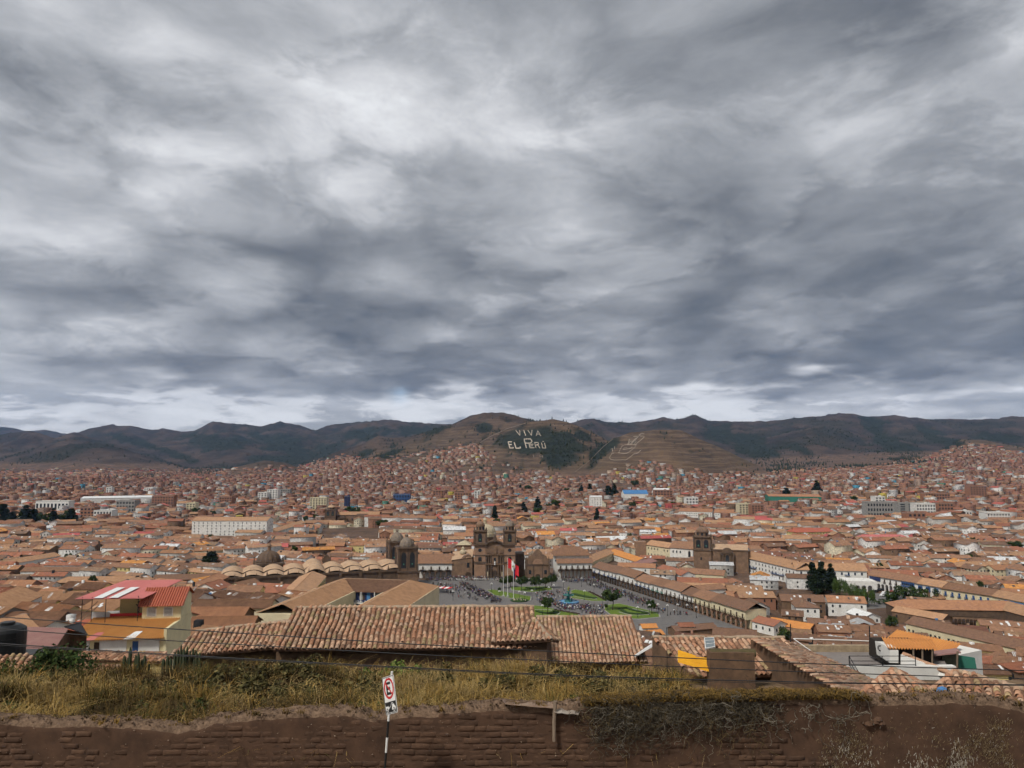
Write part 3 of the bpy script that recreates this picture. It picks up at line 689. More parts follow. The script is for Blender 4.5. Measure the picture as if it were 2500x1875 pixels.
for xx in (-20, -14.5, -8.5, 8.5, 14.5, 20):
    MB().lathe([(.55, 1.2), (.5, cz(1382)), (.7, cz(1381)), (.7, cz(1379))], cx=xx * K, cy=-.8, seg=8).build('column', STONE_D, comp); MB().lathe([(.5, cz(1378)), (.45, cz(1361)), (.65, cz(1359))], cx=xx * K, cy=-.75, seg=8).build('column', STONE_D, comp)
mb = MB(); mb.box(-aw, aw, -1.2, -.2, cz(1380), cz(1377)); mb.box(-aw, aw, -1.1, -.2, cz(1358), cz(1355.5)); mb.box(-7 * K, 7 * K, -.9, -.2, cz(1376), cz(1360)); mb.box(-4 * K, 4 * K, -1.1, -.2, cz(1354), cz(1338)); mb.box(-20 * K, -10 * K, -.6, -.2, cz(1353), cz(1345)); mb.box(10 * K, 20 * K, -.6, -.2, cz(1353), cz(1345)); mb.build('carved_panels', STONE, comp)
link('door', ARWB, comp, (0, -.3, 0), 0, (13 * K, 1, 12.5 * K))
mb = MB(); arch_panel(mb, 0, cz(1372), 5 * K, 9 * K, -.98, -.9); mb.build('niche', GLASS, comp)
mb = MB(); mb.lathe([(.5, 0), (.42, .8), (.55, 1.6), (.3, 2.0), (.32, 2.5), (.1, 2.7)], cy=-1.3, seg=8); o = mb.build('statue', WHITEP, comp, (0, 0, cz(1380)))
for xx in (-17, 17): 
    mb = MB(); mb.box(-.9, .9, -.5, 0, 0, 3.6); mb.build('white_panel', DOMEC, comp, (xx * K, -.55, cz(1408)))
mb = MB(); mb.xz([(-6 * K, 0), (6 * K, 0), (4 * K, 2), (2.5 * K, 3.2), (1 * K, 4.4), (-1 * K, 4.4), (-2.5 * K, 3.2), (-4 * K, 2)], 0, 1.2); mb.build('crest', STONE_D, comp, (0, -.2, ctr + 12.6 * K - .2))
# great pale dome behind
dz = cz(1322); R = 27.5 * K; dom = link('crossing_dome', MB().lathe([(R * .98, cz(1350)), (R * .98, dz)], seg=16).mesh('dome_base', [STONE]), comp, (-27 * K, 26, 0))
MB().lathe([(R * 1.05, dz), (R * 1.05, dz + 2.4), (R, dz + 2.5)] + [(R * math.cos(a * math.pi / 14), dz + 2.5 + R * .82 * math.sin(a * math.pi / 14)) for a in range(1, 7)] + [(R * .1, dz + 2.5 + R * .83)], seg=32, ribs=.025).build('shell', DOMEC, dom)
MB().lathe([(1.6, 0), (1.6, .8), (1.2, .8), (1.2, 3), (1.7, 3), (1.5, 3.6), (.3, 5)], seg=10).build('lantern', DOMEC, dom, (0, 0, dz + 2.2 + R * .82))
# side chapel on the left, with its own arch, and the choir block behind
lx = (1130 - 1208) * K
mb = MB(); mb.xz([(-26 * K, 0), (24 * K, 0), (24 * K, 15), (20 * K, 16.4), (12 * K, 17.2), (4 * K, 16.4), (-4 * K, 14.5), (-26 * K, 13.2)], 2, 20); o = mb.build('side_chapel', STONE, comp, (lx, 0, 0))
mb = MB(); mb.q([(-27 * K, 1.5, 13.4), (24 * K, 1.5, 15.6), (24 * K, 20, 19.5), (-27 * K, 20, 17)]); mb.build('chapel_roof', VAULT, o)
link('arched_door', ARWB, o, (14 * K, 1.95, 0), 0, (12 * K, 1, 9.5 * K)); link('window', WIN, o, (14 * K, 1.95, 8.2), 0, (1.8, 1, 3.4))
MB().lathe([(2.6, 17), (2.6, 18), (2.4, 18.6), (1.2, 19.6), (1.2, 20.6), (1.5, 20.7), (.2, 22)], seg=12).build('small_dome', DOMEC, o, (-1 * K, 12, 0))
MB().box(-18 * K, 16 * K, 22, 34, 0, 22).build('choir_block', STONE_R, o); MB().q([(-19 * K, 21, 22), (17 * K, 21, 22), (0, 28, 25)]).q([(17 * K, 21, 22), (17 * K, 35, 22), (0, 28, 25)]).q([(-19 * K, 35, 22), (-19 * K, 21, 22), (0, 28, 25)]).build('choir_roof', DOMEC, o)
MB().box(fw, fw + 22 * K, 8, 20, 0, 17).build('right_wing', STONE_D, comp)
excl([(c0.x - 34, c0.y - 4), (c0.x + 50, c0.y - 4), (c0.x + 50, c0.y + 40), (c0.x - 34, c0.y + 40)])
# ---- small chapel with curved gable
c1 = On(1313, 1415, 0); w = 29 * K
lou = thing('curved_gable_chapel', 'small dark stone chapel with scrolled gable right of the twin tower church', 'chapel', c1)
hh = 14.5
mb = MB(); mb.xz([(-w, 0), (w, 0), (w, hh), (w * .8, hh + .3), (w * .7, hh + 2.2), (w * .45, hh + 3), (w * .3, hh + 5.0), (w * .12, hh + 6.6), (0, hh + 7.2), (-w * .12, hh + 6.6), (-w * .3, hh + 5), (-w * .45, hh + 3), (-w * .7, hh + 2.2), (-w * .8, hh + .3), (-w, hh)], 0, 4); mb.build('front_wall', STONE, lou)
MB().box(-w, w, 4, 24, 0, 12).build('nave_wall', STONE, lou)
MB().box(-w - .3, w + .3, -.5, 0, 10.2, 11).box(-w - .3, w + .3, -.6, 0, 0, 1.4).box(-w, -w * .86, -.4, 0, 1.4, hh).box(w * .86, w, -.4, 0, 1.4, hh).box(-w * .42, -w * .32, -.5, 0, 1.4, 10.2).box(w * .32, w * .42, -.5, 0, 1.4, 10.2).build('mouldings', STONE_D, lou)
link('door', ARWB, lou, (0, -.1, 0), 0, (10 * K, 1, 8 * K))
mb = MB(); mb.xz([(w * .42 * math.cos(a * math.pi / 10), 10.8 + 4 * math.sin(a * math.pi / 10)) for a in range(11)], -.5, 0); mb.build('arch_panel', STONE_R, lou)
for s in (-1, 1): link('window', WIN, lou, (s * w * .64, -.1, 4), 0, (2.0, 1, 2.8))
MB().lathe([(3.2, 0), (3.2, 1)] + [(3.2 * math.cos(a * math.pi / 12), 1 + 3.0 * math.sin(a * math.pi / 12)) for a in range(1, 6)] + [(.3, 4.2), (.1, 5.4)], seg=16, ribs=.03).build('dome', LEAD, lou, (-w * .4, 10, 15))
for s in (-1, -.55, .55, 1): link('pinnacle', PINS, lou, (s * w * .92, .6, hh + (.2 if abs(s) == 1 else 2.2)))
excl([(c1.x - w - 3, c1.y - 2), (c1.x + w + 3, c1.y - 2), (c1.x + w + 3, c1.y + 26), (c1.x - w - 3, c1.y + 26)])
# ---- the cathedral: long vaulted body running left, two towers at its plaza end
NT = Vector((-66.7, 478, 0)); ax = Vector((.945, .327, 0)); rzc = math.atan2(ax.y, ax.x)
cath = thing('vaulted_cathedral', 'long brown stone cathedral with row of pale vaults and two domed towers', 'cathedral', NT, rzc)
# local: x towards the plaza front, y away from the camera
MB().box(-112, -3, 1, 40, -3, 16.5).build('nave_wall', STONE_D, cath)
MB().box(-113, -3, .4, 1.6, 16, 17.2).build('parapet', STONE_D, cath)
for k in range(9):
    x0_ = -112 + k * 12.2; big = (k == 4); mb = MB(); nx_, ny_ = 10, 8
    for row, (ya, yb, zr, zb_) in enumerate(((1.6, 15, 3.7, 16.0), (15, 27, 4.4, 16.6), (27, 40, 3.7, 16.0))):
        base = len(mb.v); hgt = zr + (2.6 if big else 0)
        for j in range(ny_ + 1):
            for i in range(nx_ + 1):
                u_ = i / nx_ * 2 - 1; v_ = j / ny_ * 2 - 1
                mb.v.append((x0_ + 6.1 + u_ * 6.1, (ya + yb) / 2 + v_ * (yb - ya) / 2, zb_ + hgt * (1 - .70 * u_ * u_) * (1 - .40 * v_ * v_)))
        for j in range(ny_):
            for i in range(nx_):
                a = base + j * (nx_ + 1) + i; mb.f.append((a, a + 1, a + nx_ + 2, a + nx_ + 1)); mb.m.append(0)
    mb.build('vault', VAULT, cath, smooth=True)
for k in range(18): link('pinnacle', PIN if k % 2 == 0 else PINS, cath, (-110 + k * 6.1, 1, 17.2), 0, (.9, .9, 1.0))
for k in range(9): link('pinnacle', PIN, cath, (-106 + k * 12.2, 39.5, 17.2), 0, (.8, .8, .9))
for k in range(4): link('arched_window', ARW, cath, (-40 + k * 11.5, .98, 8.2), 0, (2.4, 1, 2.2))
for k in range(9): MB().box(-104 + k * 12.2, -102.2 + k * 12.2, .2, 1, -3, 16).build('buttress', STONE_D, cath)
tower(cath, 0, 0 + 6, 12.6, -3, 15.5, 30.0, 39.0, 6, STONE, two=True, up=False, domem=LEAD)
tower(cath, 0, 40, 12.6, -3, 15.5, 30.0, 39.0, 6, STONE, two=True, up=False, domem=LEAD)
MB().box(-6, 5, 12, 34, -3, 19).build('front_wall', STONE, cath)
mb = MB(); mb.xz([(0, 0), (5, 0), (5, 3), (4, 5), (2.5, 6.5), (1, 5), (0, 3)], 0, 1); mb.build('crest', STONE_D, cath, (-50, 38, 17.5))
for s in (0, 5): link('pinnacle', PIN, cath, (-50 + s, 38.6, 19), 0, (.8, .8, 1.6))
excl([NT + ax * a + Vector((-ax.y, ax.x, 0)) * b_ for a, b_ in ((-116, -3), (8, -3), (8, 50), (-116, 50))])
# dome chapel at the back
dc = thing('ribbed_dome_chapel', 'dark chapel with wide ribbed dome and lantern behind the cathedral vaults', 'chapel', NT + ax * -84 + Vector((-ax.y, ax.x, 0)) * 53, rzc)
MB().box(-9, 9, -9, 9, -3, 17.5).build('wall', STONE_D, dc)
MB().box(-10, 10, -10, 10, 17.5, 18.6).build('cornice', STONE_D, dc)
o = MB().lathe([(8, 18.6), (8.2, 19.4), (7.8, 19.6)] + [(7.8 * math.cos(a * math.pi / 14), 19.6 + 6.6 * math.sin(a * math.pi / 14)) for a in range(1, 7)] + [(.9, 26.3)], seg=28, ribs=.06).build('dome', STONE_D, dc)
MB().lathe([(1.3, 26), (1.1, 28.8), (1.7, 29), (1.5, 29.6), (.2, 31)], seg=8).build('lantern', STONE, o)
for k in range(12):
    a = k / 12 * 4; s = int(a); f = (a - s) * 2 - 1; x, y = ((f, -1), (1, f), (-f, 1), (-1, -f))[s]
    link('pinnacle', PINS, dc, (x * 9.3, y * 9.3, 18.6), 0, (1, 1, 1.3))
# ---- church with single great tower on the right
m0 = On(1716, 1396, 0); KM = m0.y / F; rzm = -.30
mer = thing('domed_tower_church', 'dark stone church with one richly carved domed tower behind the arcades', 'church', m0, rzm)
tower(mer, 0, 7, 13.5, 0, 16.5, 26, 35.5, 6, STONE, two=True, up=True, domem=STONE)
MB().box(6.5, 34, 2, 22, 0, 17).build('nave_wall', STONE, mer); MB().box(6, 34.5, 1.5, 2, 16.4, 17.4).build('cornice', STONE_D, mer)
MB().q([(6.5, 2, 17.2), (34, 2, 17.2), (34, 12, 20.5), (6.5, 12, 20.5)]).q([(34, 22, 17.2), (6.5, 22, 17.2), (6.5, 12, 20.5), (34, 12, 20.5)]).build('roof', VAULT, mer)
mb = MB(); mb.box(13, 24, .6, 2, 0, 15); arch_panel(mb, 18.5, 12, 8, 7, .6, 2); mb.build('portal', STONE_D, mer)
for xx in (13.6, 15.6, 21.4, 23.4): MB().lathe([(.5, .5), (.45, 7), (.7, 7.3), (.7, 7.8), (.45, 8), (.4, 13), (.6, 14)], seg=8).build('column', STONE_D, mer, (xx, .2, 0))
link('door', ARWB, mer, (18.5, .55, 0), 0, (3.4, 1, 3.6)); link('arched_window', ARW, mer, (18.5, .55, 8.6), 0, (2.6, 1, 3))
link('window', WIN, mer, (-1, .2, 9), 0, (1.2, 1, 2))
cm, sm = math.cos(rzm), math.sin(rzm)
excl([(m0.x + cm * a - sm * b_, m0.y + sm * a + cm * b_) for a, b_ in ((-9, -3), (36, -3), (36, 24), (-9, 24))])
# ---- mid-distance tower church
f0 = On(806, 1283, 0)
far = thing('square_tower_church', 'brown church with square domed tower and long nave among distant roofs', 'church', f0, .05)
tower(far, 0, 6, 14, 0, 11, 20, 27, 5, STONE, two=True, up=True, domem=VAULT)
MB().box(8, 62, 4, 22, 0, 13).build('nave_wall', STONE, far); MB().box(7.5, 62.5, 3.5, 4, 12.5, 13.3).build('cornice', STONE_D, far)
MB().q([(7, 3.4, 13.2), (63, 3.4, 13.2), (63, 13, 17), (7, 13, 17)]).q([(63, 23, 13.2), (7, 23, 13.2), (7, 13, 17), (63, 13, 17)]).build('roof', TR[2], far)
mb = MB(); mb.box(9, 22, 1, 4, -10, 9); arch_panel(mb, 15.5, 7, 9, 6, 1, 4); mb.build('portal', STONE_D, far); link('door', ARWB, far, (15.5, .9, -10), 0, (4, 1, 5))
for k in range(3): link('window', ARW, far, (28 + k * 8, 3.9, 6), 0, (1.6, 1, 1.8))
MB().box(34, 48, 2, 4, 0, 15).box(50, 64, 0, 4, 0, 12).build('transept', STONE, far)
excl([(f0.x - 10, f0.y - 4), (f0.x + 66, f0.y - 2), (f0.x + 66, f0.y + 26), (f0.x - 10, f0.y + 24)])
# ---- far church with two pale domes
z_ = gz(*hit(2125, 1221).xy); g0 = hit(2125, 1221)
tc2 = thing('white_dome_church', 'far church front with two square towers topped by white domes', 'church', g0, 0)
for s in (-1, 1):
    tw = link('tower', MB().box(-4, 4, -4, 4, -4, 18).box(-4.5, 4.5, -4.5, 4.5, 10, 10.8).mesh('tower', [STONE_R]), tc2, (s * 16, 0, 0))
    MB().lathe([(3.4, 18), (3.4, 19)] + [(3.4 * math.cos(a * math.pi / 10), 19 + 3.6 * math.sin(a * math.pi / 10)) for a in range(1, 5)], seg=14).build('dome', TINW, tw)
    link('belfry_opening', ARW, tw, (0, -4.02, 11.5), 0, (2, 1, 2.6))
MB().box(-12, 12, -1, 24, -4, 13).build('front_wall', STONE_R, tc2); link('door', ARWB, tc2, (0, -1.05, 0), 0, (4, 1, 4))
excl([(g0.x - 22, g0.y - 6), (g0.x + 22, g0.y - 6), (g0.x + 22, g0.y + 26), (g0.x - 22, g0.y + 26)])
# ================================================================ the plaza and the buildings round it
def sheet(name, pts, z, m, kind='structure', th=.0, label=None):
    P = [On(*p, z) for p in pts]; mb = MB()
    if th: mb.prism([(p.x, p.y) for p in P], z - th, z)
    else: mb.q(P)
    o = mb.build(name, m); tag(o, kind=kind); return o
PLZ = [On(1000, 1418), On(1450, 1409), On(1470, 1418), On(1850, 1548), Vector((66, 374, 0)), Vector((-60, 374, 0))]
mb = MB(); mb.prism([(p.x, p.y) for p in PLZ], -.3, .30); tag(mb.build('plaza_paving', PAVE), kind='structure'); excl(PLZ)
mb = MB(); mb.prism([(c0.x - 34, c0.y - 7), (c0.x + 48, c0.y - 7), (c0.x + 48, c0.y + 1), (c0.x - 34, c0.y + 1)], -.2, .75); mb.prism([(c0.x - 33, c0.y - 6.4), (c0.x + 47, c0.y - 6.4), (c0.x + 47, c0.y + 1), (c0.x - 33, c0.y + 1)], .75, 1.0); tag(mb.build('church_steps', KERB), kind='structure')
LAWNS = [[(1188,1441),(1201,1439),(1298,1457),(1296,1466),(1286,1469),(1229,1457),(1207,1453)],
 [(1245,1433),(1347,1432),(1350,1440),(1300,1446),(1247,1441)],
 [(1393,1442),(1404,1439),(1432,1444),(1473,1463),(1486,1468),(1446,1468),(1394,1460)],
 [(1303,1478),(1318,1479),(1345,1485),(1413,1500),(1422,1512),(1290,1512)],
 [(1476,1477),(1511,1473),(1609,1496),(1613,1507),(1560,1512),(1500,1509),(1474,1489)]]
def inset(P, k): 
    c = sum((Vector(p) for p in P), Vector()) / len(P); return [c + (Vector(p) - c) * k for p in P]
for pts in LAWNS:
    P = [On(*p, .3) for p in pts]
    mb = MB(); mb.prism([(p.x, p.y) for p in P], .29, .42); tag(mb.build('lawn_kerb', KERB), kind='structure')
    mb = MB(); mb.prism([(p.x, p.y) for p in inset(P, .96)], .42, .47); tag(mb.build('lawn', LAWN), kind='structure')
def curve_strip(name, pts, w, z, m, hgt, label, cat, closed=False, group=None):
    P = [On(*p, z) for p in pts]; mb = MB(); k = len(P)
    for i in range(k - 1):
        a, b = P[i], P[i + 1]; d = (b - a).normalized(); n = Vector((-d.y, d.x, 0)) * w / 2
        mb.prism([(a.x - n.x, a.y - n.y), (b.x - n.x, b.y - n.y), (b.x + n.x, b.y + n.y), (a.x + n.x, a.y + n.y)], z, z + hgt)
    return tag(mb.build(name, m), label, cat, group)
curve_strip('clipped_hedge', [(1400,1450),(1415,1454),(1440,1459),(1455,1461)], 3.5, .47, HEDGE, .5, 'low dark hedge strip on the lawn right of the fountain', 'hedge')
curve_strip('clipped_hedge', [(1310,1492),(1325,1497),(1350,1498),(1362,1496),(1352,1492)], 2.2, .47, HEDGE, .5, 'low hedge loop on the lawn under the round tree by the roof edge', 'hedge')
curve_strip('clipped_hedge', [(1512,1487),(1530,1485),(1545,1490),(1570,1495),(1582,1498),(1560,1500),(1530,1497),(1512,1487)], 2.2, .47, HEDGE, .5, 'low hedge loop on the near right lawn of the plaza', 'hedge')
curve_strip('clipped_hedge', [(1285,1435),(1300,1437),(1320,1436),(1335,1434)], 2.5, .47, HEDGE, .5, 'low hedge on the lawn under the row of trees by the chapel', 'hedge')
for i, pts in enumerate(([(1396,1447),(1420,1452),(1452,1458),(1457,1463)], [(1398,1455),(1425,1460),(1455,1463)], [(1508,1484),(1545,1486),(1583,1494),(1586,1500),(1545,1502),(1510,1494)], [(1306,1488),(1340,1488),(1367,1495),(1360,1502),(1320,1502)])):
    P = [On(*p, .48) for p in pts]; mb = MB()
    for a, b in zip(P, P[1:]):
        d = (b - a).normalized(); n = Vector((-d.y, d.x, 0)) * .4; mb.prism([(a - n).xy, (b - n).xy, (b + n).xy, (a + n).xy], .465, .50)
    tag(mb.build('lawn_path', KERB), kind='structure')
# fountain
f1 = On(1388, 1471, .3); ft = thing('plaza_fountain', 'green bronze tiered fountain with statue in blue round basin', 'fountain', f1)
MB().lathe([(6.2, 0), (6.2, .8), (5.8, .8), (5.8, .45)], seg=32).build('basin', BLUEB, ft)
MB().lathe([(5.75, .5), (5.7, .55)], seg=32).build('water', POOL, ft)
MB().lathe([(1.6, .4), (1.2, 1.5), (.8, 2.2), (.7, 3.4), (1.0, 3.8)], seg=14).build('pedestal', TURQ, ft)
MB().lathe([(.9, 3.7), (3.3, 4.3), (3.4, 4.7), (3.1, 4.7), (.8, 4.2)], seg=24).build('lower_bowl', TURQ, ft)
MB().lathe([(.6, 4.2), (.45, 6), (.6, 6.3), (1.4, 6.6), (1.4, 6.8), (.3, 6.8)], seg=14).build('upper_bowl', TURQ, ft)
mb = MB(); mb.lathe([(.45, 6.8), (.4, 7.5), (.5, 8.3), (.55, 8.9), (.2, 9.15), (.22, 9.35), (.24, 9.6), (.1, 9.85)], seg=8); mb.tube([(.4, 0, 8.7), (.8, 0, 9.0), (1.1, 0, 9.9)], .14, .1); mb.tube([(-.4, 0, 8.7), (-.6, 0, 8.1), (-.35, -.2, 7.8)], .14, .1); mb.build('statue', GOLDF, ft)
for k in range(4):
    a = k * math.pi / 2 + .4; MB().lathe([(.5, .4), (.35, 1.4), (.45, 2.2), (.15, 2.6)], cx=2.2 * math.cos(a), cy=2.2 * math.sin(a), seg=7).build('figure', TURQ, ft)
# flagpoles and flag
poles = []
for px, py, top, lab in ((1229, 1456, 1385, 'bare white flagpole on the plaza left of the flying flag'), (1239.5, 1457, 1367, 'tall white flagpole carrying the red and white flag'), (1253.5, 1463, 1372, 'white flagpole with limp dark banner right of the flying flag')):
    b_ = On(px, py, .45); hgt = (py - top) * b_.y / F; fp = thing('flagpole', lab, 'flagpole', b_, 0, 'flagpoles on the plaza')
    MB().box(-.9, .9, -.9, .9, -.1, .6).build('base', KERB, fp); MB().lathe([(.16, .6), (.09, hgt), (.18, hgt), (.18, hgt + .3), (.03, hgt + .4)], seg=8).build('pole', WHITEP, fp); poles.append((b_, hgt))
def cloth(name, mats, bands, W_, H_, droop, parent, loc, wav=.5):
    nx_, ny_ = 18, 8
    for bi, (a0, a1, m) in enumerate(bands):
        mb = MB(); i0, i1 = int(a0 * nx_), int(a1 * nx_)
        for i in range(i0, i1 + 1):
            for j in range(ny_ + 1):
                u_, v_ = i / nx_, j / ny_
                mb.v.append((W_ * u_ * .72, wav * math.sin(u_ * 9 + v_ * 1.5) * u_, -H_ * v_ - droop * u_ ** 1.3 + .4 * math.sin(u_ * 7)))
        for i in range(i1 - i0):
            for j in range(ny_):
                n = i * (ny_ + 1) + j; mb.f.append((n, n + ny_ + 1, n + ny_ + 2, n + 1)); mb.m.append(0)
        mb.build(name[bi], m, parent, loc, smooth=True)
b_, hgt = poles[1]
fl = thing('national_flag', 'large red white red flag with crest waving over the plaza', 'flag', b_ + Vector((.15, 0, hgt)))
cloth(['red_band', 'white_band', 'red_band'], None, ((0, 1 / 3, REDF), (1 / 3, 2 / 3, WHITEF), (2 / 3, 1, REDF)), 9.5, 6.2, 5.5, fl, (0, 0, 0))
MB().lathe([(.75, 0), (.75, .05)], seg=10).build('crest', GOLDF, fl, (3.4, -.75, -5.0)).rotation_euler = (math.pi / 2, 0, 0)
b_, hgt = poles[2]
fl = thing('limp_banner', 'dark blue and red banner hanging limp beside the pole', 'flag', b_ + Vector((.12, 0, hgt - 5)))
cloth(['blue_band', 'red_band'], None, ((0, .7, NAVY), (.7, 1, REDF)), 1.8, 5.5, 1.0, fl, (0, 0, 0), .3)
# striped awning stage
cz_ = On(1084, 1447, .3)
aw_ = thing('striped_canopy', 'red and white striped parade canopy on the left of the plaza', 'canopy', cz_, -.3)
for k in range(5): MB().box(-5 + k * 2, -3 + k * 2, -3, 3, 3.2, 3.35).build('stripe', REDF if k % 2 == 0 else WHITEF, aw_)
for sx_ in (-4.8, 4.8):
    for sy_ in (-2.8, 2.8): MB().box(sx_ - .06, sx_ + .06, sy_ - .06, sy_ + .06, 0, 3.2).build('post', STEEL, aw_)
# lamp posts
lamp_mb = MB().lathe([(.28, 0), (.22, .5), (.09, .9), (.07, 5.4), (.16, 5.5), (.05, 5.7)], seg=7)
LAMP = lamp_mb.mesh('lamp_post', [IRON]); LANT = MB().lathe([(.12, 0), (.26, .1), (.22, .5), (.05, .65)], seg=8).mesh('lantern', [WHITEP])
LP = [(1200,1446),(1219,1466),(1106,1466),(1268,1467),(1281,1470),(1299,1464),(1317,1444),(1376,1441),(1340,1456),(1352,1450),(1324,1503),(1391,1505),(1427,1465),(1450,1449),(1471,1476),(1484,1488),(1557,1508),(1586,1502),(1607,1500),(1630,1503),(1655,1501),(1678,1502),(1700,1508),(1160,1433),(1128,1428),(1420,1432)]
OR40 = ['first', 'second', 'third', 'fourth', 'fifth', 'sixth', 'seventh', 'eighth', 'ninth', 'tenth', 'eleventh', 'twelfth', 'thirteenth', 'fourteenth', 'fifteenth', 'sixteenth', 'seventeenth', 'eighteenth', 'nineteenth', 'twentieth', 'twenty-first', 'twenty-second', 'twenty-third', 'twenty-fourth', 'twenty-fifth', 'twenty-sixth', 'twenty-seventh', 'twenty-eighth']
for i, p in enumerate(sorted(LP)):
    t_ = thing('lamp_post', 'black street lamp of the plaza, %s counted from the left' % OR40[i], 'street lamp', On(*p, .3), 0, 'lamps of the plaza'); link('post', LAMP, t_)
    for s in (-.45, 0, .45): link('lantern', LANT, t_, (s, 0, 5.6 - abs(s) * .8))
# kiosk tents and planters near the flags
for i, (px, py, m, lab) in enumerate(((1268, 1466, TINW, 'round flower bed of pale plants below the right flagpole'),)):
    p = On(px, py, .45); o = thing('flower_bed', lab, 'flower bed', p)
    MB().lathe([(5.5, 0), (5.6, .35), (5.0, .5), (2, .9), (.3, 1.0)], seg=20).build('bed', HEDGE, o)
    for k in range(14): MB().lathe([(.3, 0), (.4, .4), (.1, .7)], seg=6).build('plant', DOMEC, o, (random.uniform(-3.8, 3.8), random.uniform(-3.5, 3.5), .5))
# benches
BEN = MB().box(-1, 1, -.25, .25, .42, .5).box(-1, 1, .2, .28, .5, .95).mesh('bench_seat', [WOOD]); BLEG = MB().box(-.05, .05, -.25, .28, 0, .42).mesh('bench_leg', [IRON])
BP = []
for i in range(22):
    f = i / 21; BP.append(On(1330 + f * 82 + random.uniform(-2, 2), 1486 + f * 15 if f > .3 else 1447 + i * 1.5, .3) if i % 2 else On(1440 + f * 40, 1447 + f * 20, .3))
for i, p in enumerate(sorted(BP, key=lambda q: q.x / q.y)):
    t_ = thing('park_bench', 'dark park bench of the plaza, %s counted from the left' % OR40[i], 'bench', p, random.uniform(-.6, .6), 'benches of the plaza'); link('seat', BEN, t_)
    for s in (-.8, .8): link('leg', BLEG, t_, (s, 0, 0))
# ---- arcaded houses
arcade(On(1022, 1413), On(1103, 1413), 'arcaded_corner_house', 'white arcaded house with long wooden balcony left of the twin tower church', nb=6, dep=22, hg=6, hu=5.5, roof=TR[1], bal=BALC, nbal=4, balw=3.6, rise=5, low=STONE_D)
tl = arcade(On(1362, 1413), On(1446, 1412), 'arcaded_corner_house', 'white arcaded house with green balcony and stepped double roof right of the chapel', nb=9, dep=9, hg=6.6, hu=5, roof=TR[1], bal=BALC, nbal=6, balw=2.6, rise=2.2, low=STONE_D)
MB().box(0, 25, 9, 26, 0, 16).build('upper_wall', WHITE, tl); roof_mb(27, 19, 5, .8, 7, 7).build('upper_roof', [TR[1], WOOD, TR[1]], tl, (12.5, 18, 16)); excl([On(1355, 1412), On(1450, 1411), On(1450, 1411) + Vector((0, 28, 0)), On(1355, 1412) + Vector((0, 28, 0))])
# the long right-hand row, a chain of houses with their own colours
ROWP = [(1447,1412),(1483,1424),(1508,1432),(1551,1446),(1590,1459),(1623,1470),(1665,1484),(1694,1493),(1738,1508),(1822,1537)]
RS = [(BLUE, BALB, TR[3], 3, 'white arcaded house with bright blue balcony at the far end of the right row'), (BLUE, BALB, TR[3], 3, 'white arcaded house with navy balcony, second from far end of the right row'),
      (None, BALC, TR[1], 4, 'white arcaded house with brown balcony boxes, third from far end of the right row'), (None, BALB, TR[1], 4, 'white arcaded house with two blue balconies in the right row'),
      (None, BALG, TR[1], 3, 'white arcaded house with green balcony in the right row'), (None, BALC, TR[1], 4, 'white arcaded house with dark balconies in the middle of the right row'),
      (None, BALC, TR[3], 3, 'white arcaded house with wide roof left of the cream corner house'), (CREAM, BALC, TR[1], 4, 'cream arcaded corner house with pale stone arches on the plaza'),
      (CREAM, BALC, TR[3], 6, 'cream arcaded house with long wooden gallery at near end of the right row')]
for i, (a, b_) in enumerate(zip(ROWP, ROWP[1:])):
    w_, bal, rf, nbl, lab = RS[i]; A = On(*a, 0); B = On(*b_, 0)
    arcade(A, B - (B - A).normalized() * .25, 'arcaded_row_house', lab, dep=13, hg=4.6, hu=4.2 + .5 * (i % 3), nb=max(4, int((B - A).length / 3.9)), wall=w_ if w_ is CREAM else WHITE, low=WOOD if i < 2 else (STONE_R if i > 6 else STONE_D), roof=rf, bal=bal, nbal=nbl, balw=2.4 if i < 8 else 3.6, rise=3.0, group='arcaded houses along the right of the plaza', oh=.8)
# ---- the big white hotel: a wing towards the church, a wing facing the camera, a low arched terrace
def wing(th, A, B, z0, hw, dep, roof, rows, gap, wins, rise=3.4, hl=0, hr=0, name='wing', wall=WHITE, fh=3.2, ww=1.0, wh=1.5, wz=1.2):
    d = B - A; L = Vector((d.x, d.y, 0)).length; rz = math.atan2(d.y, d.x)
    c, s = math.cos(-th.rotation_euler.z), math.sin(-th.rotation_euler.z); q = A - th.location; q = Vector((q.x * c - q.y * s, q.x * s + q.y * c, 0))
    o = link(name, MB().box(0, L, 0, dep, -3, hw).mesh('wall', [wall]), th, (q.x, q.y, z0), rz - th.rotation_euler.z)
    roof_mb(L, dep, rise, .7, hl, hr).build('roof', [roof, WOOD, roof], o, (L / 2, dep / 2, hw))
    if rows: windows(o, 1, L - 1, 0, wz, 0, rows, gap, w=ww, hgt=wh, mesh=wins, fh=fh, jit=.5, skip=.06)
    cc, ss = math.cos(rz), math.sin(rz)
    excl([(A.x + cc * a - ss * b2, A.y + ss * a + cc * b2) for a, b2 in ((-1, -1), (L + 1, -1), (L + 1, dep + 1), (-1, dep + 1))]); return o
hA, hB, hC = On(1812, 1394), On(1945, 1429), On(2118, 1433)
ht = thing('white_hotel', 'long white three storey hotel with rows of small windows and navy balconies', 'hotel', hB)
w1 = wing(ht, hA, hB, 0, 11.3, 15, TR[2], 3, 4.0, WIN, 3.8)
for xx, zz in ((9, 4.4), (13, 4.4)): link('balcony', BALB, w1, (xx + 4, 0, zz), 0, (13 if xx == 9 else 0.1, 1, 1.0))
link('balcony', BALB, w1, (46, 0, 4.2), 0, (15, 1, 1.0))
for k in range(2): link('arched_door', ARWB, w1, (27 + k * 4.5, -.02, -.5), 0, (2.0, 1, 1.9))
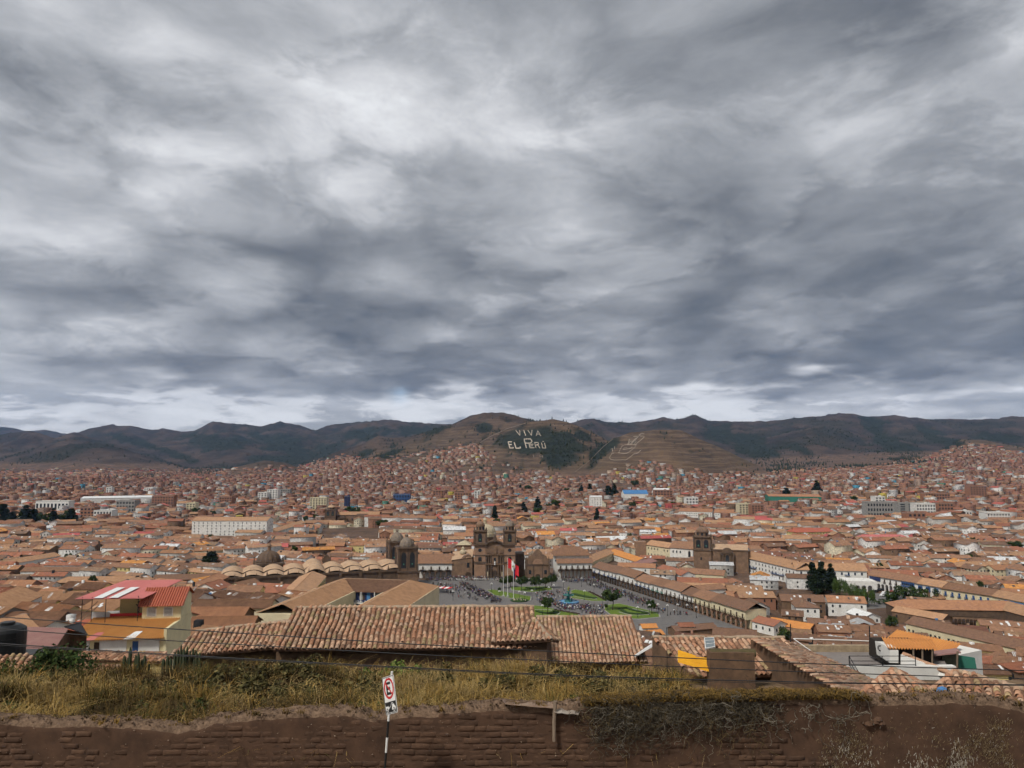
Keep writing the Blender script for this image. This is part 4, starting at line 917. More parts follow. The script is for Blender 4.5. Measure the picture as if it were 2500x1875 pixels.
w2 = wing(ht, hB, hC, 0, 11.0, 15, TR[2], 2, 4.4, WINB, 3.8, fh=3.8, wz=4.0, wh=1.7)
for k in (.25, .72): link('balcony', BALB, w2, ((hC - hB).length * k, 0, 7.4), 0, (3.0, 1, .9))
tA, tB = On(2052, 1443), On(2136, 1445)
tt = MB(); arch_bays(tt, (2085 - 2052) * .275, (2127 - 2052) * .275, 3, 4.8, 2.9, 4.0, 0, .8); tt.box(0, (2085 - 2052) * .275, 0, .8, 0, 4.8); tt.box((2127 - 2052) * .275, (2136 - 2052) * .275, 0, .8, 0, 4.8); tt.box(0, 23, 0, 14, 4.8, 6.8); tt.box(0, 23, 4, 14, 0, 4.8)
q = tA - ht.location; tt.build('arched_terrace', WHITE, ht, q, math.atan2((tB - tA).y, (tB - tA).x)); excl([tA, tB, tB + Vector((4, 16, 0)), tA + Vector((0, 16, 0))])
# row of white houses with arches and blue balconies to the right of the hotel
RW = [(2122,1437),(2238,1458),(2300,1470),(2425,1491),(2520,1512)]
RL = ['white house with row of tall arches and navy gallery right of the hotel', 'white house with blue window boxes beside the stone gate arch', 'long cream house with seven small blue balconies on the right', 'cream house with bright blue gallery at the right picture edge']
for i, (a, b_) in enumerate(zip(RW, RW[1:])):
    A = On(*a, 0); B = On(*b_, 0); L = (B - A).length; rz = math.atan2((B - A).y, (B - A).x)
    th = thing('blue_balcony_house', RL[i], 'house', A, rz, 'white houses with blue balconies')
    hw = (9.4, 9.2, 8.8, 8.8)[i]; wl = WHITE if i < 2 else CREAM
    if i == 0:
        mb = MB(); arch_bays(mb, 0, L * .78, 9, 5.2, L * .78 / 9 * .74, 4.4, 0, .8); mb.box(L * .78, L, 0, .8, -1, 5.2); mb.build('arcade', wl, th); MB().box(0, L, 0, 12, 5.2, hw).box(0, L, 4, 12, -1, 5.2).build('wall', wl, th)
        MB().box(1, 9, -.5, 0, 6.2, 8.6).build('gallery', NAVY, th); MB().box(L * .72, L * .97, -.9, 0, 5.4, 8.4).build('window_gallery', BLUE, th); windows(th, L * .73, L * .96, -.92, 6.4, 0, 1, 1.3, w=.8, hgt=1.5, mesh=WINW, name='gallery_window')
        for k in range(4): link('balcony_door', DOOR, th, (12 + k * 4.2, 0, 5.6), 0, (1, 1, 2.2)); link('balcony', BALC, th, (12 + k * 4.2, 0, 5.4), 0, (1.7, .7, 1))
    else:
        MB().box(0, L, 0, 12, -2, hw).build('wall', wl, th); n = (3, 7, 3)[i - 1]
        for k in range(n):
            x = L * (k + .6) / (n + .2)
            if i == 1: MB().box(x - 1.3, x + 1.3, -.8, 0, 4.6, 7.6).build('window_box', BLUE, th); link('window', WINW, th, (x, -.82, 5.4), 0, (1.6, 1, 1.6))
            else: link('balcony_door', DOORB, th, (x, 0, 4.6), 0, (1.2, 1, 2.3)); link('balcony', BALB, th, (x, 0, 4.4), 0, (2.0, .8, 1))
        if i == 3: MB().box(L * .35, L, -.9, 0, 4.0, 7.6).build('gallery', BLUEB, th)
        for k in range(n): link('door', DOOR, th, (L * (k + .4) / n, 0, 0), 0, (1.2, 1, 2.2))
    roof_mb(L, 12, 2.8, .8, 0, 0).build('roof', [TR[1 + (i % 2)], WOOD, TR[1]], th, (L / 2, 6, hw))
    cc, ss = math.cos(rz), math.sin(rz); excl([(A.x + cc * a - ss * b2, A.y + ss * a + cc * b2) for a, b2 in ((0, -3), (L, -3), (L, 13), (0, 13))])
# cream hall with white gable end left of the domed tower
hA = On(1578, 1362, 0); hB = On(1636, 1372, 0); ch = thing('cream_hall', 'long cream hall with white gable end left of the domed tower', 'hall', hB)
w_ = wing(ch, hA, hB, 0, 12, 13, TR[2], 2, 3.9, WIN, 3.2, wall=CREAM, fh=5.2, wz=3.0, wh=1.6)
w_ = wing(ch, hB, On(1692, 1377, 0), 0, 12.5, 20, TR[1], 0, 3, WIN, 4.5)
for k in range(3): link('window', ARWP, w_, (3 + k * 3.2, 0, 8), 0, (1.2, 1, 1.3)); link('window', ARWP, w_, (3 + k * 3.2, 0, 2.5), 0, (1.3, 1, 1.3))
link('arched_window', ARW, w_, ((On(1692, 1377) - hB).length - 3, -.02, 5.5), 0, (1.8, 1, 3.0))
MB().box(-9, 0, -.5, 9, -3, 14).build('stone_end_wall', STONE_R, ch, hA - hB)
# parking yard cars
def car(loc, rz, m, label, sc=1.0):
    t_ = thing('parked_car', label, 'car', loc, rz, 'cars parked by the hotel'); t_.scale = (sc,) * 3
    mb = MB(); mb.xz([(-2.1, .35), (2.1, .35), (2.15, .8), (1.3, .95), (-2.1, 1.0)], -.85, .85); mb.xz([(-1.9, .98), (1.1, .93), (.5, 1.45), (-1.4, 1.48)], -.75, .75); mb.build('body', m, t_)
    for s in (-.76, .76): MB().xz([(-1.6, 1.02), (.9, 1.0), (.42, 1.38), (-1.25, 1.4)], s - .015, s + .015).build('side_glass', GLASS, t_)
    MB().q([(1.12, -.7, .96), (1.12, .7, .96), (.53, .7, 1.44), (.53, -.7, 1.44)]).build('windscreen', GLASS, t_)
    for sx_ in (-1.3, 1.3):
        for sy_ in (-.85, .85):
            w = MB().lathe([(.32, -.1), (.32, .1)], seg=10).build('wheel', TYRE, t_, (sx_, sy_, .32)); w.rotation_euler = (math.pi / 2, 0, 0)
    for sy_ in (-.6, .6): MB().box(2.08, 2.17, sy_ - .15, sy_ + .15, .6, .75).build('headlight', WHITEP, t_)
for i, (px, py, rz, m, lab) in enumerate(((2137, 1446, .5, CAR_D, 'dark car parked nearest the arched terrace'), (2150, 1442, .6, CAR_D, 'dark car in the second row behind the white cars'), (2161, 1450, .4, CAR_W, 'white car parked right of the dark car by the terrace'), (2157, 1456, .3, CAR_W, 'white car nearest the willow trees in the yard'), (2178, 1455, .5, CAR_W, 'white car beside the dark bushes of the yard'), (2181, 1447, .5, CAR_R, 'maroon car at the back of the yard beside the white car'))):
    car(On(px, py, .12), rz, m, lab, 1.1)
P = [On(2128, 1447), On(2235, 1458), On(2200, 1480), On(2100, 1490)]; mb = MB(); mb.prism([p.xy for p in P], -.3, .12); tag(mb.build('parking_yard', PAVE), kind='structure'); excl(P + [])
excl([On(1975, 1440), On(2128, 1447), On(2200, 1480), On(2105, 1492), On(2040, 1462)])
# stone gate arch and round thatched kiosk by the yard
g = thing('stone_gate', 'ruined stone gate arch at the white houses beside the yard', 'gate', On(2258, 1464, 0), -.4)
mb = MB(); arch_bays(mb, -3, 3, 1, 6, 2.6, 4.2, 0, 1.6); mb.build('arch', STONE, g)
g = thing('tiled_kiosk', 'small round kiosk with conical clay roof in front of cream house', 'kiosk', On(2292, 1470, 0))
MB().lathe([(2.6, 0), (2.6, 2.8)], seg=12).build('wall', ADOBE, g); MB().lathe([(4.0, 2.7), (2, 4.4), (.2, 5.4)], seg=12).build('roof', TR[2], g, (0, 0, 0))
# ================================================================ taller blocks of the newer town that stand out
def block(px, py, wp, hp, wall, label, cols, rows, name='apartment_block', roof=None, d0=650, win=None, rz=0.0):
    p = hit(px, py, 0, d0); k = p.y / F; w, h = wp * k, hp * k; dep = min(w, 16)
    t_ = thing(name, label, 'building', p, rz); MB().box(-w / 2, w / 2, 0, dep, -6, h).build('wall', wall, t_)
    MB().box(-w / 2 - .2, w / 2 + .2, -.2, dep + .2, h, h + .35).build('roof', roof or GREYW, t_)
    for (x0, x1, y0, y1) in ((-w / 2, w / 2, 0, .25), (-w / 2, w / 2, dep - .25, dep), (-w / 2, -w / 2 + .25, .25, dep - .25), (w / 2 - .25, w / 2, .25, dep - .25)): MB().box(x0, x1, y0, y1, h + .35, h + 1.2).build('parapet', wall, t_)
    MB().box(w * .1, w * .1 + 3, dep * .4, dep * .4 + 3, h + .35, h + 2.6).build('stair_head', wall, t_)
    for r in range(rows):
        for c in range(cols):
            link('window', win or WIN, t_, (-w / 2 + w * (c + .5) / cols, -.03, h * (r + .28) / rows), 0, (w / cols * .55, 1, h / rows * .5))
    excl([(p.x - w / 2 - 2, p.y - 2), (p.x + w / 2 + 2, p.y - 2), (p.x + w / 2 + 2, p.y + dep + 2), (p.x - w / 2 - 2, p.y + dep + 2)])
for a in ((126,1247,80,22,WHITE,'white block with tall dark window bays left of the mall',9,1),(305,1250,44,26,GREYW,'grey concrete frame block in the left middle distance',6,3),(396,1238,52,26,BRICK,'wide brick block with four rows of windows at left',8,4),(212,1264,34,24,BRICK,'pale brick house with small red roof at left',4,3),(250,1266,44,18,WHITE,'white block with red roof and dark windows at left',6,2),
    (640,1222,22,18,WHITE,'small white block right of the multi storey hotel',3,4),(664,1221,26,24,WHITE,'white tower block right of the small white block',4,6),(776,1243,40,26,CREAM,'tan apartment tower left of the navy tower',6,7),(846,1245,12,32,NAVY,'slim navy glass tower in the middle distance',3,9),(690,1210,34,14,GREYW,'pale grey block far beyond the hotel',6,3),(362,1206,22,14,WHITE,'white far block above the mall',4,3),(265,1207,13,16,WHITE,'slim white far tower above the mall',2,4),
    (465,1250,22,20,CREAM,'cream block left of the white multi storey hotel',3,4),(550,1232,30,18,BRICK,'brick block above the white multi storey hotel',5,3),(980,1226,40,18,BLUE,'blue and white block in the middle distance',6,2),(1165,1222,14,22,WHITE,'slim white and blue tower above the pale great dome',2,5),(1070,1216,26,18,BRICK,'brick block above the twin tower church, left',4,3),(1130,1226,40,22,BRICK,'wide brick block above the twin tower church',6,4),
    (1820,1258,30,26,CREAM,'cream block with balconies right of the white complex',4,5),(1850,1260,28,26,BRICK,'brick block beside the cream balcony block',4,5),(2150,1262,62,34,GREYW,'wide glass fronted block on the right',9,3),(2215,1256,40,26,GREYW,'block with dark striped balconies on the right',2,5),(2262,1262,46,30,WHITE,'white framed block with four window rows on the right',7,4),(2310,1254,36,24,BRICK,'maroon block beside the white framed block',5,3),
    (2240,1284,42,30,BRICK,'bare red brick frame block among tile roofs on the right',4,3),(2440,1282,56,28,WHITE,'white and blue block near the right edge',8,4),(2360,1270,28,20,WHITE,'white stepped block with blue trim on the right',4,3),(2290,1226,60,20,BRICK,'wide brick block on the right hillside',9,3),(2390,1214,40,26,BRICK,'tall brick block on the right hillside',6,5),(2150,1236,24,22,WHITE,'pale narrow block beside the white dome church',3,4),(1620,1216,44,18,BRICK,'brick block below the white warehouse',6,3),(1690,1236,30,20,WHITE,'white block left of the orange roofed complex',4,3)):
    block(*a[:6], a[6], a[7])
H((205,1212),(385,1209),70,WHITE,TINW,'very long white shopping hall with flat pale roof at left',tot=12,h=2,rows=0,d0=900)
H((1872,1206),(1998,1207),40,GREENP,TR[0],'green and grey industrial hall with orange roof on the right',tot=14,h=3,rows=0,d0=900)
# ================================================================ houses read off the photograph
a = dict(rows=1)
H((-70,1479),(48,1431),14,WHITE,TR[2],'long tan roofed white house with dark windows at the left picture edge',tot=8.5,h=3.2,gap=3.4,rows=1)
H((62,1384),(275,1383),11,WHITE,TR[1],'long white house with three big dark windows under a ribbed clay roof',tot=8.5,gap=7,rows=1,whgt=2.0)
H((-30,1374),(132,1348),13,WHITE,TR[2],'white house running back from left edge with small square windows',tot=8.5,gap=6)
H((165,1408),(330,1406),13,ADOBE,TR[2],'broad hipped tan roof house behind the pink canopy',tot=7.5,hl=5,rows=0)
H((104,1438),(156,1440),10,ADOBE,TR[0],'small adobe gabled house left of the yellow house',tot=6,rows=0)
H((25,1494),(160,1493),9,ADOBE,TR[1],'low ribbed roof house in front of the long tan roof at left',tot=5.5,rows=0)
H((380,1403),(545,1399),13,ADOBE,TR[3],'long brown ribbed roof house right of the pink canopy',tot=7.5,rows=0)
H((552,1396),(752,1395),15,CREAM,TR[3],'wide dark ribbed roof house in front of the cathedral vaults',tot=8,rows=1)
H((534,1398),(422,1446),11,ADOBE,TR[0],'orange gabled roof running toward the yellow house',tot=7,rows=0)
H((764,1394),(668,1486),13,YELLOW,TR[2],'yellow walled house with long tan roof left of the blue courtyard house',tot=8,gap=3,whgt=1.8)
H((655,1415),(722,1414),9,ADOBE,TR[3],'small brown house with grey ribbed roof before the dark roof',tot=7.5,rows=1)
H((480,1463),(668,1462),9,CREAM,TR[1],'ribbed roof row house with white patch, right of the yellow house, upper',tot=6,rows=0)
H((468,1482),(606,1482),10,ADOBE,TR[0],'ribbed roof row house right of the yellow house, middle',tot=6,rows=0)
H((474,1506),(626,1504),9,ADOBE,TR[0],'ribbed reddish roof row house right of the yellow house, lower',tot=6,rows=0)
H((686,1473),(640,1499),8,CREAM,TR[0],'small orange tiled house behind the near hip roof',tot=6,rows=1)
H((560,1430),(640,1429),9,YELLOW,TR[1],'low yellow walled shed with mottled ribbed roof',tot=6,rows=1)
H((880,1262),(960,1262),14,CREAM,TR[0],'cream hall with orange roof behind the square tower church',tot=9)
H((930,1335),(1000,1330),13,CREAM,TR[2],'cream hipped roof house left of the pale great dome',tot=9,hl=4,hr=4,rows=2)
H((1110,1300),(1155,1300),14,WHITE,TR[0],'white corner house with tan roof behind the twin tower church left side',tot=12,rows=3)
H((870,1322),(905,1322),13,YELLOW,TR[0],'pale yellow two storey house with pyramid roof behind the cathedral',tot=12,hl=5,hr=5,rows=2)
H((695,1337),(860,1336),16,BRICK,TR[4],'very long red roof hall behind the ribbed dome chapel',tot=8,rows=0)
H((718,1318),(800,1316),12,WHITE,TR[4],'long white shed with red roof behind the ribbed dome',tot=7,rows=1)
H((800,1325),(842,1325),10,BRICK,TR[0],'brick gable house with stepped roof behind the cathedral',tot=9,rows=0)
H((400,1310),(520,1305),15,WHITE,TR[0],'white house with long clay roof below the glass hotel block',tot=8,rows=2)
H((640,1298),(735,1270),13,WHITE,TR[2],'tan roof house with white street wall running to the tower church',tot=9,rows=2)
H((1290,1360),(1350,1352),12,WHITE,TR[2],'white house with dark windows directly right of the twin towers',tot=10,rows=2)
H((1390,1375),(1480,1340),14,CREAM,TR[2],'cream house with long tan roof right of the stepped double roof',tot=9,rows=1)
H((1490,1385),(1590,1362),10,GREYW,MAROON,'dark purple sheet roof house before the orange hall',tot=7.5,rows=1)
H((1500,1340),(1570,1362),13,WHITE,ORANGE,'white shed with bright orange roof left of the cream hall',tot=8,rows=1)
H((1510,1373),(1600,1376),11,WHITE,TR[0],'white flat fronted house with wide windows above the right arcades',tot=10,rows=2,gap=4)
H((1620,1378),(1680,1395),11,WHITE,TR[4],'white house with rows of windows behind the right arcades',tot=10,rows=2)
H((1660,1385),(1770,1392),13,CREAM,TR[1],'cream house with broad clay roof below the domed tower',tot=10,rows=1)
H((1690,1430),(1760,1425),10,WHITE,TR[1],'white house with small windows below the church portal',tot=9,rows=1)
H((2232,1504),(2520,1567),12,CREAM,TR[3],'very long dark brown roof with slotted white wall under its left eave',tot=9,h=2.6,gap=2.2,whgt=1.0)
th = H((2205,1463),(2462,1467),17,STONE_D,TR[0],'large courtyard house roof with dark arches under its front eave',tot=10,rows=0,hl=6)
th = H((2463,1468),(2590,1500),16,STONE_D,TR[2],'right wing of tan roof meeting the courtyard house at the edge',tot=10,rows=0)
H((2190,1479),(2312,1500),10,ADOBE,TR[2],'adobe house with pale striped roof and small red awning',tot=7.5,rows=1)
H((1908,1454),(1958,1456),11,WHITE,TR[3],'dark hipped roof house with four white windows right of the arcades',tot=7,hl=3,rows=1)
H((1962,1451),(2082,1464),9,WHITE,TR[1],'white house with long worn roof before the hotel conifers',tot=7,rows=1)
H((1885,1507),(1985,1523),10,ADOBE,ORANGE,'adobe house with bright orange roof in the lower right jumble',tot=6,rows=0)
H((2086,1484),(2128,1497),10,WHITE,TINW,'house with white corrugated sheet roof left of the courtyard arches',tot=6,rows=1)
H((1565,1523),(1600,1522),6,WHITE,ORANGE,'small white hut with orange roof beside the near right tile roof',tot=5,rows=1)
H((1570,1540),(1612,1536),7,ADOBE,ORANGE,'orange roofed shed just right of the near tile roof',tot=4.5,rows=0)
H((1655,1520),(1690,1519),6,WHITE,TR[4],'small white rooftop room with red roof before the plaza corner',tot=6,rows=1)
H((1640,1528),(1740,1520),8,ADOBE,TR[3],'long brown roof at the near right corner of the plaza',tot=5,rows=0)
H((2105,1305),(2200,1305),22,WHITE,PINK,'wide pale house under a big faded red roof',tot=10,rows=1,hl=6,hr=8)
H((1935,1290),(2020,1288),16,YELLOW,REDT,'yellow three storey building with red roof and dark windows',tot=13,rows=3,hl=2,hr=2,d0=500)
H((480,1262),(660,1262),22,WHITE,TR[2],'white multi storey hotel with wide tan roof and glass front',tot=24,h=3,rows=6,gap=4.5,d0=700)
H((1520,1196),(1578,1196),40,WHITE,BLUEB,'arena hall with bright blue curved roof far away',tot=16,h=7,rows=0,d0=900)
H((1595,1192),(1632,1192),40,WHITE,TINW,'long white warehouse far right of the blue roofed arena',tot=14,rows=0)
H((1455,1310),(1530,1308),14,WHITE,TINW,'white sheet roof shed in the middle of the old town',tot=6.5,rows=1)
H((1560,1285),(1650,1290),16,CREAM,ORANGE,'large house with bright orange roof in the middle distance',tot=9,rows=1)
H((1440,1210),(1468,1210),20,WHITE,TINW,'white five storey block with grid of windows beyond the old town',tot=22,h=1.5,rows=5,gap=4,d0=800)
H((1660,1240),(1740,1242),20,WHITE,TR[0],'white walled complex with orange tile roofs, left part',tot=13,rows=2)
H((1745,1243),(1792,1244),20,WHITE,TR[0],'white walled complex with orange tile roofs, right part',tot=13,rows=2)
H((1742,1531),(1846,1538),10,ADOBE,TR[3],'long dark roof hiding the near end of the arcade row',tot=6,rows=0)
H((1700,1547),(1800,1553),9,ADOBE,TR[1],'worn clay roof in front of the near plaza corner, right',tot=5.5,rows=0)
H((1610,1553),(1690,1549),9,WHITE,TR[3],'brown roof with white wall in front of the near plaza corner, left',tot=5,rows=1)
H((1852,1503),(1905,1515),10,WHITE,TR[4],'reddish roof house just right of the cream arcade end',tot=7,rows=1)
# blue courtyard house
bk = Vector((-46.6, 223.7, 0)); rzb = math.radians(-9.5); EZ = 48.4
cb = thing('blue_courtyard_house', 'clay roofed courtyard house with navy upper gallery and white lettered beam', 'house', (bk.x, bk.y, EZ - 8), rzb)
CW, CD = 8.3, 34.0
# local x along the back wall, y away from camera; wings come forward (-y)
MB().box(-1, CW + 1, .2, 12.4, -3, 8).build('back_wall', NAVY, cb)
MB().box(-14, -.2, -CD, 12.4, -3, 8).build('left_wall', CREAM, cb); MB().box(CW + .2, CW + 14, -CD, 12.4, -3, 8).build('right_wall', CREAM, cb)
MB().box(-.2, CW + .2, -1.5, .2, 4.6, 5.0).build('lettered_beam', WHITEP, cb); MB().box(-.1, CW + .1, -1.45, -1.35, 5.0, 5.75).build('gallery_rail', NAVY, cb)
for k in range(5): MB().box(k * CW / 4 - .1, k * CW / 4 + .1, -1.45, -1.25, -3, 4.6 if k not in (1, 3) else 8).build('post', WHITEP, cb)
for k, x in enumerate((1.0, 3.3, 6.0)): MB().box(x, x + 1.1, .1, .22, 5.4, 7.6).build('window_panel', BLUEB if k == 1 else GREYW, cb)
for k in range(3): link('door', DOOR, cb, (2.2 + k * 2.2, .18, 5.0), 0, (.9, 1, 2.2))
def text(name, s, size, m, parent, loc, rot, ext=.02, align='CENTER', sx_=1.0):
    cu = bpy.data.curves.new(name, 'FONT'); cu.body = s; cu.size = size; cu.extrude = ext; cu.align_x = align
    o = bpy.data.objects.new('tmp', cu); COL.objects.link(o); dg = bpy.context.evaluated_depsgraph_get()
    me = bpy.data.meshes.new_from_object(o.evaluated_get(dg)); bpy.data.objects.remove(o); me.materials.clear(); me.materials.append(m); me.name = name
    o = link(name, me, parent, loc); o.rotation_euler = rot; o.scale = (sx_, 1, 1); return o
for x, s in ((1.3, 'DISCIPLINA'), (4.25, 'ESTUDIO'), (7.3, 'DEVOCION')): text('lettering', s, .62, WHITEP, cb, (x, -1.47, 5.12), (math.pi / 2, 0, 0), sx_=.82)
def slope_obj(name, polys, m, parent, ribs, ridge=None):
    mb = MB()
    for i, p in enumerate(polys):
        mb.q(p, 0); columns(mb, p, ribs, ribs * .36, 0, i)
    return mb.build(name, [m], parent)
RH, RW_ = 2.5, 6.4
slope_obj('back_roof', [[(-.4, -.6, 7.8), (CW + .4, -.6, 7.8), (CW + RW_, RW_, 8 + RH), (-RW_, RW_, 8 + RH)], [(CW + 14, 13, 7.8), (-14, 13, 7.8), (-RW_, RW_, 8 + RH), (CW + RW_, RW_, 8 + RH)]], TR[3], cb, .42)
slope_obj('left_roof', [[(-.4, -CD, 7.8), (-.4, -.6, 7.8), (-RW_, RW_, 8 + RH), (-RW_, -CD, 8 + RH)], [(-14, 13, 7.8), (-14, -CD, 7.8), (-RW_, -CD, 8 + RH), (-RW_, RW_, 8 + RH)]], TR[2], cb, .42)
slope_obj('right_roof', [[(CW + .4, -.6, 7.8), (CW + .4, -CD, 7.8), (CW + RW_, -CD, 8 + RH), (CW + RW_, RW_, 8 + RH)], [(CW + 14, -CD, 7.8), (CW + 14, 13, 7.8), (CW + RW_, RW_, 8 + RH), (CW + RW_, -CD, 8 + RH)]], TR[2], cb, .42)
for p in ([(-RW_, RW_, 8 + RH), (-RW_, -CD, 8 + RH)], [(CW + RW_, RW_, 8 + RH), (CW + RW_, -CD, 8 + RH)], [(-RW_, RW_, 8 + RH), (CW + RW_, RW_, 8 + RH)]): MB().tube(p, .16, seg=5).build('ridge_cap', VAULT, cb)
MB().lathe([(.6, -3), (.5, .4), (.35, .8), (.3, 1.4), (.4, 2.4), (.2, 2.9), (.22, 3.3), (.05, 3.5)], seg=8).build('statue', WHITEP, cb, (6.3, -8, 0))
cc, ss = math.cos(rzb), math.sin(rzb); excl([(bk.x + cc * a_ - ss * b2, bk.y + ss * a_ + cc * b2) for a_, b2 in ((-16, -CD - 2), (CW + 16, -CD - 2), (CW + 16, 15), (-16, 15))])
# dark arches under the front eave of the courtyard house on the right
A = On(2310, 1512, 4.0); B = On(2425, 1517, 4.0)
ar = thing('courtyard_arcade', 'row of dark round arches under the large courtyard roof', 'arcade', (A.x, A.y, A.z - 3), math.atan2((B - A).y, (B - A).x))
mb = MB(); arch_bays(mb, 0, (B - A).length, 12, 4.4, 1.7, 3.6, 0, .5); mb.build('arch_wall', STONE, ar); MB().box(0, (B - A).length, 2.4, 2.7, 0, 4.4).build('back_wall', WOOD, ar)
# ================================================================ the near tile roofs, with every tile its own piece
TCOL = [mat('roof_tile_%s' % n, a, .93, b, 5, .6, .012, 14, rnd=.22) for n, a, b in (('rose', (.52, .31, .20), (.38, .21, .13)), ('tan', (.57, .38, .26), (.43, .27, .175)), ('brick', (.45, .235, .14), (.31, .16, .098)),
        ('dusty', (.47, .33, .24), (.33, .22, .15)), ('dark', (.31, .175, .11), (.20, .115, .075)), ('lichen', (.40, .30, .17), (.27, .19, .10)))]
def tile_arrays(Lt, r0, r1, seg=6, th=.016):
    V = []
    for (v_, r) in ((0, r0), (Lt, r1)):
        for rr in (r, r - th):
            for k in range(seg + 1):
                a = math.pi * k / seg; V.append((rr * math.cos(a), v_, rr * .9 * math.sin(a)))
    n = seg + 1; Fq = []
    for k in range(seg):
        Fq.append((k, k + 1, 2 * n + k + 1, 2 * n + k)); Fq.append((k + 1, k, n + k, n + k + 1)); Fq.append((n + k, 3 * n + k, 3 * n + k + 1, n + k + 1))
    return np.array(V), np.array(Fq)
_tc = {}
def tile_mesh(Lt, r, ci):
    k = (round(Lt, 2), round(r, 3), ci)
    if k not in _tc:
        V, Fq = tile_arrays(Lt, r, r * .82); _tc[k] = np_mesh('roof_tile', V, Fq, TCOL[ci], smooth=True)
    return _tc[k]
def tiled(th, poly, pitch, row, cap, seed=1, base=TR[3], w=(.26, .24, .2, .14, .1, .06), loose=.02):
    "lay cover tiles over one roof plane (world points, eave first); cap of them single objects, the rest one piece"
    R = np.random.default_rng(seed); P = [Vector(p) for p in poly]; u = (P[1] - P[0]).normalized(); n = (P[1] - P[0]).cross(P[-1] - P[0]).normalized()
    if n.z < 0: n = -n
    v = n.cross(u)
    if v.dot(P[-1] - P[0]) < 0: v = -v
    q = [((p - P[0]).dot(u), (p - P[0]).dot(v)) for p in P]; T0 = th.location
    mb = MB(); mb.q([p - T0 for p in P]); 
    lo = [p - T0 - n * .12 for p in P]; mb.q(lo[::-1])
    for i in range(len(P)): mb.q([lo[i], lo[(i + 1) % len(P)], P[(i + 1) % len(P)] - T0, P[i] - T0])
    mb.build('roof_deck', base, th)
    u0 = min(a for a, b in q); u1 = max(a for a, b in q); k = int((u1 - u0) / pitch); r = pitch * .40; Lt = row * 1.22; spots = []
    for i in range(k):
        uc = u0 + (i + .5) * (u1 - u0) / k; vs = []
        for j in range(len(q)):
            (a, b), (c, d) = q[j], q[(j + 1) % len(q)]
            if (a - uc) * (c - uc) <= 0 and a != c: vs.append(b + (d - b) * (uc - a) / (c - a))
        if len(vs) < 2: continue
        a, b = min(vs), max(vs); m = int((b - a) / row); off = R.uniform(0, row * .35)
        for j in range(m + 1):
            vv = a - .08 + j * row + off * (j > 0)
            if vv + Lt > b + .10: break
            spots.append((uc, vv))
    Mx = Matrix((u, v, n)).transposed(); idx = np.arange(len(spots)); cen = ((u0 + u1) / 2)
    R.shuffle(idx); single = set(idx[:cap].tolist()); VV = []; FF = []; MI = []; off = 0; tv, tf = tile_arrays(Lt, r, r * .82)
    for s_, (uc, vv) in enumerate(spots):
        patch = float(vn(uc * .55 + seed, vv * .7)); ci = int(R.choice(6, p=w)) if patch < .62 or R.random() < .5 else int(R.choice([4, 5, 2, 3])); slip = R.random() < .03; a = R.normal(0, loose * (5 if slip else 1)); lift = .02 + R.uniform(0, .02) + row * .055 + .07 * (float(vn(uc * .4 + 9, vv * .5 + seed)) - .5); du = R.normal(0, pitch * .04) + .10 * (float(vn(uc * .3, vv * .8 + seed)) - .5); vv = vv - (R.uniform(.02, .12) if slip else 0)
        rot = Mx @ Matrix.Rotation(a, 3, 'Z') @ Matrix.Rotation(-.055, 3, 'X'); p = P[0] + u * (uc + du) + v * vv + n * lift - T0
        if s_ in single:
            o = link('tile', tile_mesh(Lt, r, ci), th); o.matrix_local = Matrix.Translation(p) @ rot.to_4x4()
        else:
            VV.append(tv @ np.array(rot).T + np.array(p)); FF.append(tf + off); off += len(tv); MI += [ci] * len(tf)
    if VV: tag(link('tile_field', np_mesh('tile_field', np.concatenate(VV), np.concatenate(FF), TCOL, midx=MI, smooth=True), th), kind='stuff')
    return len(spots)
def lumps(th, pts, r, m, name='ridge_cap', seg=7, seed=0, step=.35):
    "uneven mortar bed along a line"
    P = [Vector(p) - th.location for p in pts]; Q = []
    for a, b in zip(P, P[1:]):
        k = max(2, int((b - a).length / step)); Q += [a.lerp(b, i / k) for i in range(k)]
    Q.append(P[-1]); mb = MB(); rr = random.Random(seed); n0 = 0
    for i, p in enumerate(Q):
        t_ = (Q[min(i + 1, len(Q) - 1)] - Q[max(i - 1, 0)]).normalized(); s_ = t_.cross(Vector((0, 0, 1))).normalized(); w_ = s_.cross(t_); k = r * rr.uniform(.75, 1.2)
        for j in range(seg): a = math.pi * 2 * j / seg; mb.v.append(tuple(p + s_ * (k * 1.25 * math.cos(a)) + w_ * (k * .8 * math.sin(a) + rr.uniform(-.02, .02))))
    for i in range(len(Q) - 1):
        for j in range(seg): mb.f.append((i * seg + j, i * seg + (j + 1) % seg, (i + 1) * seg + (j + 1) % seg, (i + 1) * seg + j)); mb.m.append(0)
    return mb.build(name, m, th, smooth=True)
def polywall(th, pts, th_, m, name='wall', nrm=None):
    "flat wall from world points pulled back by th_ along nrm"
    P = [Vector(p) - th.location for p in pts]; nv = (P[1] - P[0]).cross(P[-1] - P[0]).normalized() if nrm is None else Vector(nrm); mb = MB(); B = [p - nv * th_ for p in P]
    mb.q(P); mb.q(B[::-1])
    for i in range(len(P)): j = (i + 1) % len(P); mb.q([P[j], P[i], B[i], B[j]])
    return mb.build(name, m, th)
def onpl(px, py, a, b, c):
    "point of the plane a-b-c seen at a pixel"
    n = (b - a).cross(c - a); r = Vector(ray(px, py)); o = Vector((0, 0, ZC)); return o + r * ((a - o).dot(n) / r.dot(n))
def down(p, z): return Vector((p.x, p.y, z))
ADN = mat('near_adobe', (.185, .112, .068), .97, (.085, .055, .037), 1.4, .6, .05, 7); MORT = mat('lime_mortar', (.42, .32, .23), .95, (.25, .18, .12), 4, .55, .02, 12)
